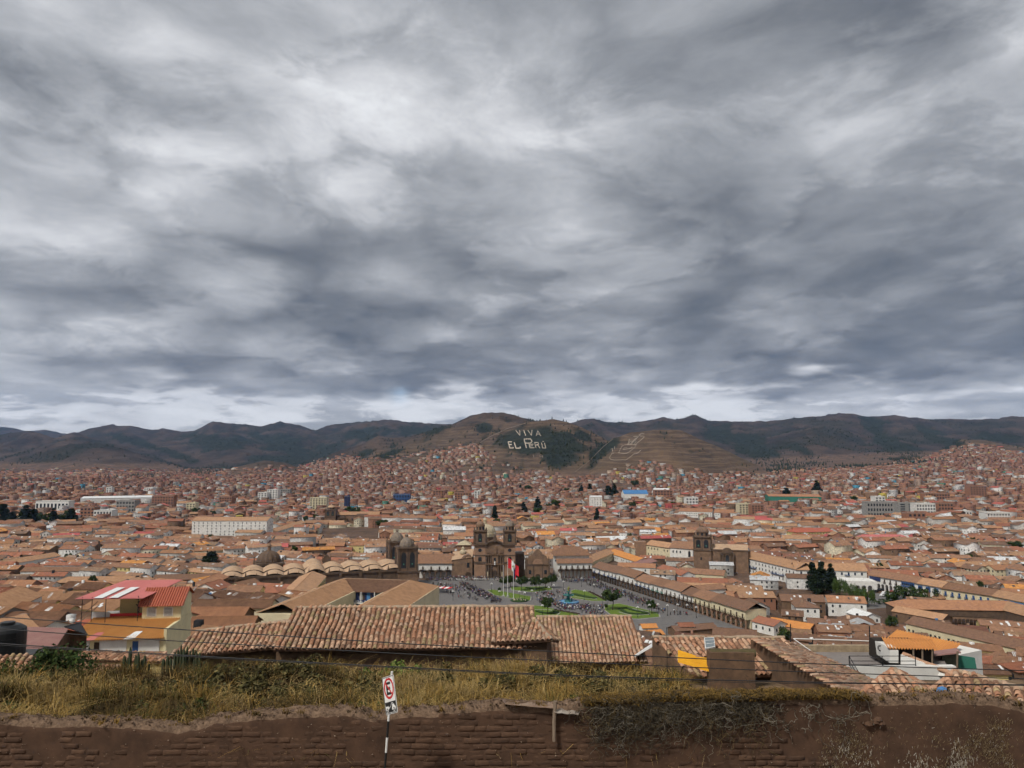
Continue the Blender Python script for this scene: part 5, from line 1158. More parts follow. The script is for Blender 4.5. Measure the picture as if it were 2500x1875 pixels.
# 1: the broad roof in the middle
def drop(p, dirv, L, s): return Vector((p.x + dirv[0] * L * math.cos(s), p.y + dirv[1] * L * math.cos(s), p.z - L * math.sin(s)))
S20 = math.radians(20)
R1, R2 = At(722, 1483, 44), At(1304, 1480, 44.5)
E1, E2 = drop(R1, (.0, -1), 4.15, S20), drop(R2, (.0, -1), 4.15, S20)
t1 = thing('wide_tile_roof_house', 'adobe house with broad rose tile roof in the middle of the foreground', 'house', ((R1.x + R2.x) / 2, 46, 70))
tiled(t1, [E1 + Vector((.0, 0, 0)), E2, R2, R1], .283, .30, 300, 3)
BK = [drop(R2, (0, 1), 4.2, S20), drop(R1, (0, 1), 4.2, S20)]
polywall(t1, [BK[0], BK[1], R1, R2], .1, TR[1], 'back_roof')
lumps(t1, [R1, R2], .13, MORT, seed=1)
polywall(t1, [down(E1, 70) + Vector((0, .5, 0)), down(E2, 70) + Vector((0, .5, 0)), E2 + Vector((0, .5, -.02)), E1 + Vector((0, .5, -.02))], 8, ADN)
# 1b: lower hip wing at left
t2 = thing('left_hip_roof_house', 'low adobe house with pale hipped tile roof left of the broad roof', 'house', (-14, 44, 70))
B_2, C_, D_, E_ = At(725, 1514, 43.6), At(690, 1579, 40.6), At(410, 1606, 40.0), At(826, 1575, 41.0); A_ = onpl(478, 1541, D_, C_, B_2)
tiled(t2, [D_, C_, B_2, A_], .27, .30, 300, 4, loose=.05, w=(.2, .3, .12, .2, .08, .1)); tiled(t2, [C_, E_, B_2], .27, .30, 120, 5, loose=.05, w=(.2, .3, .12, .2, .08, .1))
lumps(t2, [B_2, C_], .12, MORT, 'hip_cap', seed=2); lumps(t2, [A_, B_2], .12, MORT, seed=3)
polywall(t2, [down(D_, 70) + Vector((.3, .5, 0)), down(C_, 70) + Vector((0, .5, 0)), C_ + Vector((0, .5, -.03)), D_ + Vector((.3, .5, -.03))], 5, ADN); polywall(t2, [down(C_, 70) + Vector((0, .5, 0)), down(E_, 70) + Vector((0, .5, 0)), E_ + Vector((0, .5, -.03)), C_ + Vector((0, .5, -.03))], 4, ADN)
# 1c: small cross gable between the two big roofs
t3 = thing('cross_hip_roof', 'small pale hipped roof over adobe wall between the two big tile roofs', 'house', (1, 42, 70))
A_, L_, M_, N_ = At(1302, 1509, 43.0), At(1197, 1569, 40.6), At(1345, 1562, 40.0), At(1366, 1566, 41.4)
tiled(t3, [L_, M_, A_], .27, .30, 200, 6, loose=.05, w=(.15, .35, .1, .22, .08, .1)); tiled(t3, [M_, N_, A_], .27, .30, 60, 7, loose=.05)
lumps(t3, [A_, M_], .12, MORT, 'hip_cap', seed=4)
polywall(t3, [down(L_, 70) + Vector((0, .4, 0)), down(M_, 70) + Vector((-.2, .4, 0)), M_ + Vector((-.2, .4, -.03)), L_ + Vector((0, .4, -.03))], 1.5, ADN)
# 2: second big roof
R1, R2 = At(1309, 1506, 49), At(1541, 1504, 49)
E1, E2 = drop(R1, (.11, -1), 4.9, S20), drop(R2, (.05, -1), 4.9, S20)
t4 = thing('square_tile_roof_house', 'adobe house with neat square tan tile roof right of the broad roof', 'house', (5, 50, 70))
tiled(t4, [E1, E2, R2, R1], .245, .29, 300, 8, w=(.2, .4, .12, .16, .06, .06), loose=.012); lumps(t4, [R1, R2], .12, MORT, seed=5)
polywall(t4, [drop(R2, (0, 1), 4.5, S20), drop(R1, (0, 1), 4.5, S20), R1, R2], .1, TR[1], 'back_roof')
polywall(t4, [down(E1, 70) + Vector((0, .5, 0)), down(E2, 70) + Vector((-.3, .5, 0)), E2 + Vector((-.3, .5, -.02)), E1 + Vector((0, .5, -.02))], 7, ADN)
polywall(t4, [At(1548, 1600, 44.2), At(1592, 1575, 44), At(1592, 1570, 46), At(1560, 1592, 47)], .1, TINW, 'pale_gutter_sheet')
# 3: adobe house with skylight and yellow sheet
t5 = thing('skylight_adobe_house', 'adobe house with rough tile roof, glass skylight and yellow corrugated sheets', 'house', (10, 38, 70))
R1, R2 = At(1592, 1555, 39), At(1915, 1556, 39.5); s_ = math.radians(19); E1, E2 = drop(R1, (.42, -1), 3.4, s_), drop(R2, (.0, -1), 3.1, s_)
tiled(t5, [E1, E2, R2, R1], .27, .30, 300, 9, loose=.05, w=(.26, .24, .22, .1, .12, .06)); lumps(t5, [R1, R2], .11, MORT, seed=6)
n_ = (E2 - E1).cross(R1 - E1).normalized(); n_ = n_ if n_.z > 0 else -n_
sk = [At(1721, 1593, 36.3), At(1745, 1589, 36.4), At(1742, 1565, 38.2), At(1718, 1566, 38.2)]
polywall(t5, [p + n_ * .22 for p in sk], .12, WHITEP, 'skylight_frame', n_); polywall(t5, [sk[0].lerp(sk[2], .06) + n_ * .235, sk[1].lerp(sk[3], .06) + n_ * .235, sk[2].lerp(sk[0], .06) + n_ * .235, sk[3].lerp(sk[1], .06) + n_ * .235], .01, mat('skylight_glass', (.16, .19, .20), .3, spec=.5), 'skylight_pane', n_)
for f in (.35, .68): polywall(t5, [sk[0].lerp(sk[3], f) + n_ * .24, sk[1].lerp(sk[2], f) + n_ * .24, sk[1].lerp(sk[2], f + .03) + n_ * .24, sk[0].lerp(sk[3], f + .03) + n_ * .24], .01, WHITEP, 'skylight_bar', n_)
polywall(t5, [down(R1, 70) + Vector((-.05, 0, 0)), down(E1, 70), E1 + Vector((0, 0, -.1)), R1 + Vector((0, 0, -.1))], .4, ADN, 'gable_wall')
polywall(t5, [down(E1, 70) + Vector((.1, .3, 0)), down(E2, 70) + Vector((0, .3, 0)), E2 + Vector((0, .3, -.05)), E1 + Vector((.1, .3, -.05))], .4, ADN)
def corrugated(th, quad, n, amp, m, name, thick=.0):
    "corrugated sheet on a quad: ridges run from edge 0-1 to edge 3-2"
    a, b, c, d = [Vector(p) - th.location for p in quad]; nv = (b - a).cross(d - a).normalized(); mb = MB(); k = n * 4
    for i in range(k + 1):
        f = i / k; o_ = nv * amp * math.sin(f * n * 2 * math.pi); mb.v += [tuple(a.lerp(b, f) + o_), tuple(d.lerp(c, f) + o_)]
    for i in range(k): mb.f.append((2 * i, 2 * i + 2, 2 * i + 3, 2 * i + 1)); mb.m.append(0)
    o = mb.build(name, m, th, smooth=True); return o
corrugated(t5, [At(1655, 1617, 34.6), At(1655, 1586, 35.4), At(1698, 1600, 35.2), At(1708, 1632, 34.4)], 5, .03, YSHEET, 'yellow_sheet'); corrugated(t5, [At(1709, 1634, 34.2), At(1697, 1603, 35.0), At(1728, 1606, 34.9), At(1731, 1640, 34.2)], 5, .03, YSHEET, 'yellow_sheet')
t6 = thing('adobe_yard_wall', 'dark adobe yard wall with mossy top beside the yellow sheets', 'wall', (10.5, 34, 70))
polywall(t6, [down(At(1733, 1600, 34), 74), down(At(1842, 1600, 34), 74), At(1842, 1594, 34), At(1800, 1593, 34), At(1733, 1593, 34)], .6, ADN)
lumps(t6, [At(1733, 1593, 34.3), At(1842, 1594, 34.3)], .22, mat('mossy_mud', (.11, .085, .04), .97, (.06, .05, .025), 3, .5, .05, 9), 'coping', seed=8)
# 4: long lean-to roof running towards us
t7 = thing('lean_to_adobe_house', 'long adobe house with pale lean-to tile roof running toward the front wall', 'house', (14, 34, 70))
W1, W2 = At(1845, 1562, 38), At(2072, 1697, 29.4); Q1 = At(1935, 1573, 40.2); Q2 = onpl(2150, 1673, W1, W2, Q1)
tiled(t7, [Q2, Q1, W1, W2], .26, .30, 300, 10, loose=.06, w=(.3, .34, .1, .16, .06, .04))
polywall(t7, [down(W1, 72), down(W2, 72), W2 + Vector((0, 0, -.12)), W1 + Vector((0, 0, -.12))], .4, ADN, 'side_wall')
polywall(t7, [down(W1, 72) + Vector((0, .1, 0)), down(Q1, 72), Q1, W1], .3, ADN, 'end_wall')
for k in range(30):
    f = (k + .5) / 30; o = link('rake_tile', tile_mesh(.36, .105, k % 6), t7); p = W1.lerp(W2, f) - t7.location; o.location = p + Vector((.05, 0, .06)); o.rotation_euler = (random.uniform(-.1, .1), .25, random.uniform(-.25, .25) + 1.4)
# 5: two tile roofs just behind the wall at the right
t8 = thing('pyramid_tile_roof', 'pointed tile roof with grass on it behind the right end of the wall', 'house', (15.5, 29, 72))
A_, L_, M_, N_ = At(2181, 1632, 28.6), At(2085, 1706, 26.6), At(2296, 1716, 26), At(2302, 1694, 28.0)
tiled(t8, [L_, M_, A_], .27, .31, 220, 11, loose=.04, w=(.3, .2, .26, .08, .1, .06)); tiled(t8, [M_, N_, A_], .27, .31, 60, 12, loose=.04); lumps(t8, [A_, M_], .11, MORT, 'hip_cap', seed=9); lumps(t8, [A_, L_], .09, TCOL[2], 'hip_cap', seed=10)
polywall(t8, [down(L_, 72), down(M_, 72), M_ + Vector((0, .2, -.05)), L_ + Vector((0, .2, -.05))], 1.2, ADN)
t9 = thing('right_corner_tile_roof', 'rough tile roof falling to the right picture edge behind the wall', 'house', (19, 28, 72))
A_, B2, L_ = At(2333, 1636, 28.3), At(2545, 1694, 25.8), At(2240, 1712, 26.2); M_ = onpl(2560, 1745, A_, B2, L_)
tiled(t9, [L_, M_, B2, A_], .27, .31, 300, 13, loose=.05, w=(.28, .22, .26, .08, .1, .06)); lumps(t9, [A_, B2], .11, MORT, seed=11); lumps(t9, [A_, L_], .1, TCOL[0], 'hip_cap', seed=12)
polywall(t9, [down(L_, 72), down(M_, 72), M_ + Vector((0, .2, -.05)), L_ + Vector((0, .2, -.05))], 1.2, ADN)
bag = MB().lathe([(.14, 0), (.2, .08), (.16, .2), (.05, .26)], seg=9).build('plastic_bag', BLUEB, None, At(2302, 1696, 25.6)); tag(bag, 'small blue plastic bag on the wall top', 'bag')
# 6: white terrace house with black railing
t10 = thing('white_terrace_house', 'white house with grey roof terrace, black railing and stone parapet', 'house', (22, 46, 60))
F1, F2 = At(2070, 1627, 44), At(2335, 1640, 44); z_ = F1.z
F2.z = z_; polywall(t10, [down(F1, 60), down(F2, 60), F2, F1], .4, WHITE, 'front_wall')
B1, B3 = At(1985, 1592, 52), At(2137, 1591, 52)
zt = B1.z; polywall(t10, [down(F1, zt) + Vector((-.3, .4, 0)), down(F2, zt), Vector((B3.x + 4.5, B3.y, zt)), Vector((B1.x - 1, B1.y, zt))], .3, mat('wet_cement', (.24, .215, .20), .7, (.17, .15, .14), .5, .5), 'terrace_floor', (0, 0, 1))
STP = mat('rubble_stone', (.40, .31, .20), .95, (.22, .165, .11), 2.5, .6, .04, 6)
polywall(t10, [Vector((B1.x - 1.2, 52, zt)), Vector((B3.x, 52, zt)), At(2137, 1576, 52), At(1940, 1576, 52)], .3, STP, 'stone_parapet')
def rail(th, pts, h, n, name='railing'):
    mb = MB(); P = [Vector(p) - th.location for p in pts]
    for a, b in zip(P, P[1:]):
        for f in (.12, .5, 1): mb.tube([a + Vector((0, 0, h * f)), b + Vector((0, 0, h * f))], .022, seg=5)
        k = max(1, int((b - a).length / n))
        for i in range(k + 1): q = a.lerp(b, i / k); mb.tube([q, q + Vector((0, 0, h))], .026, seg=5)
    return mb.build(name, IRON, th)
rl = [At(2107, 1644, 42.6), At(2074, 1629, 44.1), At(2236, 1632, 44.1)]; rl[1].z = rl[2].z = z_; rl[0].z = z_ - .9
rail(t10, rl, .56, 1.4)
for a, b in (((1937, 1559), (2125, 1565)), ((1937, 1576), (2137, 1579))): MB().tube([At(*a, 52.3) - t10.location, At(*b, 52.3) - t10.location], .035, seg=5).build('pipe', WHITEP, t10)
for px, y0, y1 in ((1930, 1523, 1572), (1984, 1559, 1592), (2123, 1528, 1575)): MB().tube([At(px, y0, 52.4) - t10.location, At(px, y1, 52.4) - t10.location], .04, seg=5).build('post', IRON, t10)
MB().tube([At(1937, 1559, 52.3) - t10.location, At(1984, 1592, 49) - t10.location], .03, seg=5).build('brace', WHITEP, t10)
# 7: rooftop room with orange canopy
t11 = thing('orange_canopy_room', 'white rooftop room with orange corrugated canopy and dark open veranda', 'house', (26, 50, 62))
polywall(t11, [At(2135, 1594, 50), At(2172, 1618, 46.5), At(2172, 1588, 46.5), At(2160, 1575, 47.5), At(2133, 1563, 50)], .5, WHITE, 'side_wall')
corrugated(t11, [At(2168, 1583, 46.5), At(2290, 1586, 46.5), At(2275, 1560, 50), At(2152, 1556, 50)], 17, .06, ORANGE, 'canopy')
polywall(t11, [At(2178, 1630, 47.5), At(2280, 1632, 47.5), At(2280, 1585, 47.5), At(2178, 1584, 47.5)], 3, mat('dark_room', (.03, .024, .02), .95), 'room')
for px in (2230, 2252, 2276): MB().tube([At(px, 1620, 46.6) - t11.location, At(px, 1585, 46.6) - t11.location], .06, seg=5).build('post', WOODL, t11)
polywall(t11, [At(2205, 1597, 46), At(2330, 1640, 43.6), At(2336, 1652, 43.4), At(2205, 1640, 46)], .3, WHITE, 'stair_wall'); lumps(t11, [At(2205, 1596, 46), At(2318, 1642, 43.6)], .16, TCOL[0], 'stair_coping', seed=14)
mb = MB()
for i in range(9): a = i / 9 * 2 * math.pi; mb.box(.16 * math.cos(a) - .04, .16 * math.cos(a) + .04, -.02, .02, .16 * math.sin(a) - .04, .16 * math.sin(a) + .04)
for k in range(3): mb.box(.1, .35 - k * .05, -.02, .02, -.2 - k * .09, -.16 - k * .09)
mb.build('painted_mark', BLACKP, t11, At(2150, 1583, 48.4) - t11.location, -.9)
t12 = thing('orange_sheet_house', 'house with mottled orange sheet roof behind the canopy room', 'house', (30, 62, 58))
R1, R2 = At(2190, 1537, 61.6), At(2347, 1571, 57.2); E1, E2 = At(2160, 1562, 60), At(2318, 1600, 55.4); corrugated(t12, [E1, E2, R2, R1], 22, .05, ORANGE, 'roof'); polywall(t12, [down(E1, 58), down(E2, 58), E2 + Vector((0, 0, -.1)), E1 + Vector((0, 0, -.1))], 4, WHITE)
t13 = thing('green_mesh_shed', 'tumbledown shed with green mesh screen right of the canopy room', 'shed', (32, 52, 60))
polywall(t13, [At(2300, 1632, 50), At(2340, 1632, 50), At(2336, 1594, 50), At(2300, 1598, 50)], .1, mat('green_mesh', (.16, .17, .12), .9, (.09, .10, .07), 5, .5), 'mesh_screen'); polywall(t13, [At(2272, 1600, 49.5), At(2346, 1592, 49.5), At(2336, 1582, 53), At(2270, 1590, 53)], .08, MAROON, 'roof')
polywall(t13, [At(2340, 1632, 50.5), At(2385, 1634, 50.5), At(2380, 1606, 50.5), At(2340, 1600, 50.5)], .1, GREENP, 'side_panel'); MB().tube([At(2336, 1640, 49.4) - t13.location, At(2338, 1590, 49.4) - t13.location], .06).build('post', WOODL, t13)
# 8: maroon sheet roof, adobe gable and the black tank at the left
t14 = thing('maroon_sheet_house', 'adobe house with patched maroon sheet roof at the left edge', 'house', (-28, 46, 66))
R1, R2 = At(-40, 1527, 46.5), At(168, 1533, 46.5); E1, E2 = At(-60, 1615, 42), At(140, 1575, 43.9)
corrugated(t14, [E1, E2, R2, R1], 40, .025, MAROON, 'roof'); polywall(t14, [down(E2, 66), down(At(218, 1548, 47), 66), At(212, 1548, 47), R2 + Vector((0, 0, -.1)), E2 + Vector((0, 0, -.1))], .4, ADN, 'gable_wall')
polywall(t14, [down(E1, 66), down(E2, 66), E2 + Vector((0, .1, -.1)), E1 + Vector((0, .1, -.1))], .4, ADN, 'front_wall')
polywall(t14, [R2 + Vector((-.3, 0, .1)), At(215, 1549, 45.8), At(212, 1545, 47), R2 + Vector((.1, 1, .15))], .06, IRON, 'verge_board')
polywall(t14, [onpl(-5, 1567, E1, E2, R2) + Vector((0, 0, .06)), onpl(20, 1566, E1, E2, R2) + Vector((0, 0, .06)), onpl(42, 1535, E1, E2, R2) + Vector((0, 0, .06)), onpl(20, 1534, E1, E2, R2) + Vector((0, 0, .06))], .02, TINW, 'white_roof_panel', (0, -.2, 1))
tk = thing('water_tank', 'black plastic water tank on a cement slab at the left edge', 'water tank', At(14, 1598, 41))
MB().lathe([(.92, 0), (.92, 1.25), (.88, 1.4), (.6, 1.58), (.35, 1.6), (.35, 1.72), (.3, 1.74)], seg=24).build('body', BLACKPL, tk, smooth=False)
for z in (.3, .6, .9): MB().lathe([(.935, z), (.935, z + .05)], seg=24).build('rib', BLACKPL, tk)
MB().tube([(-.3, -1.0, 0), (-.3, -.98, 1.1)], .03).build('pipe', STEEL, tk); MB().tube([(-.1, -1.0, 0), (.05, -.98, 1.5)], .025).build('pipe', STEEL, tk); MB().box(-1.3, 1.3, -1.2, 1.2, -.18, 0).build('slab', GREYW, tk)
t15 = thing('low_left_tile_roof', 'low tile roof below the water tank at the left edge', 'house', (-27, 38, 72))
tiled(t15, [At(-60, 1655, 36.5), At(120, 1640, 37.3), onpl(70, 1596, At(-60, 1655, 36.5), At(120, 1640, 37.3), At(-70, 1606, 38.2)), At(-70, 1606, 38.2)], .28, .32, 200, 15, loose=.05); polywall(t15, [down(At(-60, 1655, 36.5), 72), down(At(120, 1640, 37.5), 72), At(120, 1641, 37.6), At(-60, 1656, 36.6)], 1, ADN)
t16 = thing('twin_low_tile_roofs', 'pair of low reddish tile roofs under the yellow house', 'house', (-24, 44, 70))
tiled(t16, [At(186, 1612, 45.5), At(402, 1616, 45), At(408, 1590, 46.4), At(192, 1589, 46.9)], .27, .32, 260, 16, loose=.05, w=(.25, .1, .4, .05, .18, .02)); tiled(t16, [At(190, 1650, 40), At(340, 1652, 40), At(330, 1622, 41.4), At(200, 1620, 41.5)], .27, .32, 260, 17, loose=.05, w=(.2, .25, .2, .1, .1, .15))
polywall(t16, [down(At(186, 1613, 45.6), 70), down(At(402, 1617, 45.2), 70), At(402, 1617, 45.2), At(186, 1613, 45.6)], .4, YELLOW, 'upper_wall'); polywall(t16, [down(At(190, 1651, 40.2), 70), down(At(340, 1653, 40.2), 70), At(340, 1653, 40.2), At(190, 1651, 40.2)], .4, ADN, 'lower_wall')
# 9: the yellow house
DY = 95.0; o0 = At(400, 1568, DY); ry = math.radians(8)
yh = thing('yellow_house', 'yellow house with orange wavy roof, red tiled upper room and pink canopy', 'house', (o0.x, o0.y, o0.z - 6.35), ry)
ez = 7.0; k_ = DY / F
PALEY = mat('pale_yellow_wall', (.76, .68, .42), .9, (.62, .54, .33), .6, .5, .01, 4)
MB().box(-10.9, 0, 0, 9, -3, ez - .1).build('lower_wall', PALEY, yh)
for x0_, x1_ in ((-10.9, -6.9), (-5.0, -1.0 - 3.0), ): pass
for x0_, x1_ in ((-10.95, -8.75), (-7.6, -4.4), (-3.0, -.5)): MB().box(x0_, x1_, -.08, 0, 3.6, ez - .15).build('white_panel', WHITE, yh)
for x_ in (-8.1, -3.6): link('door', DOOR if x_ < -5 else DOORB, yh, (x_ + .25, -.02, 4.2), 0, (.7, 1, 2.4))
MB().box(-11, .2, -.6, .1, 3.2, 3.6).build('red_ledge', REDT, yh)
mb = MB(); nw = 34
def wavy(th, quad, n, amp, m, name): return corrugated_local(th, quad, n, amp, m, name)
def corrugated_local(th, quad, n, amp, m, name):
    a, b, c, d = [Vector(p) for p in quad]; nv = (b - a).cross(d - a).normalized(); mb = MB(); k = n * 6
    for i in range(k + 1):
        f = i / k; o_ = nv * amp * abs(math.sin(f * n * math.pi)); mb.v += [tuple(a.lerp(b, f) + o_), tuple(d.lerp(c, f) + o_)]
    for i in range(k): mb.f.append((2 * i, 2 * i + 2, 2 * i + 3, 2 * i + 1)); mb.m.append(0)
    return mb.build(name, m, th, smooth=False)
ORY = mat('ochre_wave_roof', (.60, .315, .105), .75, (.50, .24, .075), .7, .5); RDY = mat('red_wave_roof', (.46, .145, .085), .7, (.38, .115, .07), .8, .5)
wavy(yh, [(-11.3, -.7, ez - .1), (.1, -.7, ez - .1), (.3, 6.6, ez + 1.25), (-11.0, 6.6, ez + 1.25)], 36, .20, ORY, 'main_roof')
wavy(yh, [(-13.4, 2.0, ez - .4), (-11.2, 1.0, ez + .1), (-11.0, 6.6, ez + 1.15), (-13.2, 6.6, ez + .9)], 7, .1, RDY, 'side_roof')
for x0_, m_ in ((-8.2, PINK), (-3.6, TINW)): MB().q([(x0_ - 1.0, -.8, ez + .06), (x0_ + .2, -.8, ez + .06), (x0_ + .6, 1.4, ez + .5), (x0_ - .3, 1.4, ez + .5)]).build('roof_patch', m_, yh)
MB().box(0, .35, -.2, 10.4, -3, ez + 1.0).build('side_wall', PALEY, yh)
MB().xz([(-4.6, ez + .9), (.3, ez + .9), (.3, ez + 3.0), (-4.6, ez + 3.0)], 5.6, 10.2).build('upper_room', PALEY, yh)
mb = MB(); mb.q([(.32, 5.6, ez), (.32, 10.2, ez), (.32, 10.2, ez + 3.6), (.32, 8.2, ez + 4.5), (.32, 5.6, ez + 3.0)]); mb.build('gable_wall', PALEY, yh)
wavy(yh, [(-5.1, 5.0, ez + 2.75), (.7, 5.0, ez + 2.75), (.7, 8.2, ez + 4.75), (-5.1, 8.2, ez + 4.75)], 18, .18, RDY, 'upper_roof'); wavy(yh, [(.7, 10.8, ez + 3.4), (-5.1, 10.8, ez + 3.4), (-5.1, 8.2, ez + 4.75), (.7, 8.2, ez + 4.75)], 18, .1, RDY, 'upper_roof')
for x_ in (-3.7, -1.6):
    wd = link('louvre_window', MB().box(-.6, .6, -.06, .02, 0, 1.15).mesh('louvre_frame', [WHITEP]), yh, (x_ + .3, 5.58, ez + 1.45))
    for j in range(6): MB().box(-.5, .5, -.1, -.05, .1 + j * .17, .2 + j * .17).build('slat', GREYW, wd)
# roof terrace under the pink canopy
MB().box(-11.0, -4.6, 6.7, 11.5, ez - 1, ez + 1.2).build('terrace_floor', GREYW, yh)
MB().box(-9.0, -4.7, 6.62, 6.72, ez + 1.1, ez + 1.75).build('red_parapet', REDP, yh)
MB().box(-8.7, -5.9, 9.2, 11.4, ez + 1.2, ez + 4.6).build('back_room', YELLOW, yh)
MB().q([(-12.6, 4.4, ez + 4.2), (-4.2, 4.4, ez + 4.05), (-1.8, 13.2, ez + 5.0), (-9.6, 13.2, ez + 5.1)]).q([(-9.6, 13.2, ez + 5.04), (-1.8, 13.2, ez + 4.94), (-4.2, 4.4, ez + 3.99), (-12.6, 4.4, ez + 4.14)]).build('pink_canopy', PINK, yh)
for x_ in (-10.3, -8.4): MB().q([(x_, 4.35, ez + 4.25), (x_ + 1.1, 4.35, ez + 4.23), (x_ + 2.2, 9.0, ez + 4.78), (x_ + 1.1, 9.0, ez + 4.8)]).build('canopy_stripe', TINW, yh)
for x_, y_ in ((-11.8, 4.8), (-10.6, 4.8), (-8.9, 4.8), (-4.9, 4.8), (-2.6, 12.6), (-9.3, 12.6)): MB().tube([(x_, y_, ez + .6), (x_, y_, ez + 4.3)], .05).build('post', IRON, yh)
corrugated_local(yh, [(-11.2, 6.4, ez + .9), (-9.0, 6.4, ez + .9), (-8.9, 6.5, ez + 2.0), (-11.2, 6.5, ez + 2.1)], 10, .04, TIN, 'metal_screen'); MB().tube([(-13.5, 4.4, ez + .2), (-10.2, 5.6, ez + 3.6)], .06).build('stair_rail', WOODL, yh); MB().tube([(-13.2, 4.2, ez - .1), (-9.9, 5.4, ez + 3.2)], .06).build('stair_rail', WOODL, yh)
link('window', WINW, yh, (-5.2, 9.1, ez + 2.6), 0, (.9, 1, .9))
YH = yh
excl([(o0.x - 16, 88), (o0.x + 6, 88), (o0.x + 6, 112), (o0.x - 16, 112)])
# ================================================================ the rest of the town
def inside(px, py, poly):
    x, y = np.asarray(px), np.asarray(py); r = np.zeros(x.shape, bool); n = len(poly)
    for i in range(n):
        x0, y0 = poly[i]; x1, y1 = poly[(i + 1) % n]
        c = ((y0 > y) != (y1 > y)); xi = (x1 - x0) * (y - y0) / (y1 - y0 + 1e-12) + x0
        r ^= c & (x < xi)
    return r
def projv(x, y, z):
    zc = z - ZC; d = y * CP + zc * SP
    return 1250 + F * x / d, 937.5 - F * (-y * SP + zc * CP) / d
CLEAR = [  # parts of the picture that nearer filler must not cover, with the distance of what stands there
 ([(1030,1403),(1450,1395),(1830,1480),(1835,1540),(1720,1545),(1560,1524),(1300,1512),(1030,1500)], 374),
 ([(1030,1280),(1450,1320),(1450,1405),(1030,1405)], 520), ([(540,1350),(960,1350),(960,1290),(1035,1290),(1035,1402),(960,1402),(800,1400),(540,1397)], 440),
 ([(640,1330),(720,1330),(720,1372),(640,1372)], 470), ([(1680,1285),(1820,1285),(1820,1396),(1680,1380)], 560), ([(1805,1345),(1960,1375),(2140,1385),(2140,1447),(1940,1432),(1805,1396)], 506),
 ([(2120,1395),(2250,1410),(2500,1462),(2500,1505),(2420,1490),(2250,1462),(2120,1447)], 428), ([(1830,1390),(2070,1390),(2070,1452),(1880,1442)], 484), ([(1570,1330),(1700,1335),(1700,1380),(1570,1375)], 560), ([(785,1230),(925,1230),(925,1300),(785,1300)], 930), ([(2090,1185),(2160,1185),(2160,1222),(2090,1222)], 1400),
 ([(2000,1440),(2200,1440),(2200,1485),(2040,1490)], 370), ([(1450,1395),(1700,1430),(1840,1470),(1840,1535),(1700,1500),(1450,1420)], 372), ([(760,1400),(1035,1400),(1035,1485),(760,1485)], 185), ([(2280,1455),(2500,1460),(2500,1520),(2280,1520)], 300),
 ([(470,1255),(670,1255),(670,1290),(470,1290)], 880), ([(0,1425),(180,1425),(180,1500),(0,1500)], 170)]
def cells(y0, y1, cw, ch, ang, seed, um=.80):
    "jittered street grid turned by ang, covering the strip y0..y1"
    R = np.random.default_rng(seed); c, s = math.cos(ang), math.sin(ang); ext = y1 * 1.3
    gx = np.arange(-ext, ext, cw); gy = np.arange(-ext * .2, ext * 1.3, ch)
    A, B = np.meshgrid(gx, gy)
    # streets every few houses
    ka = np.floor(gx / cw).astype(int); kb = np.floor(gy / ch).astype(int)
    A = A + (np.floor(A / (cw * 5)) * 3.0); B = B + (np.floor(B / (ch * 6)) * 3.0)
    A = A + R.uniform(-.08, .08, A.shape) * cw; B = B + R.uniform(-.08, .08, B.shape) * ch
    X_ = (A * c - B * s).ravel(); Y_ = (A * s + B * c).ravel()
    k = (Y_ > y0) & (Y_ <= y1) & (np.abs(X_) < um * Y_); return X_[k], Y_[k], R
ROOFC = np.array([(.37,.19,.10),(.29,.158,.095),(.41,.24,.137),(.215,.122,.078),(.32,.132,.078),(.35,.20,.12),(.30,.145,.085)])
WALLC = np.array([(.76,.75,.72),(.76,.75,.72),(.66,.60,.45),(.20,.13,.085),(.30,.155,.10),(.60,.58,.54),(.76,.75,.72)])
recs = []
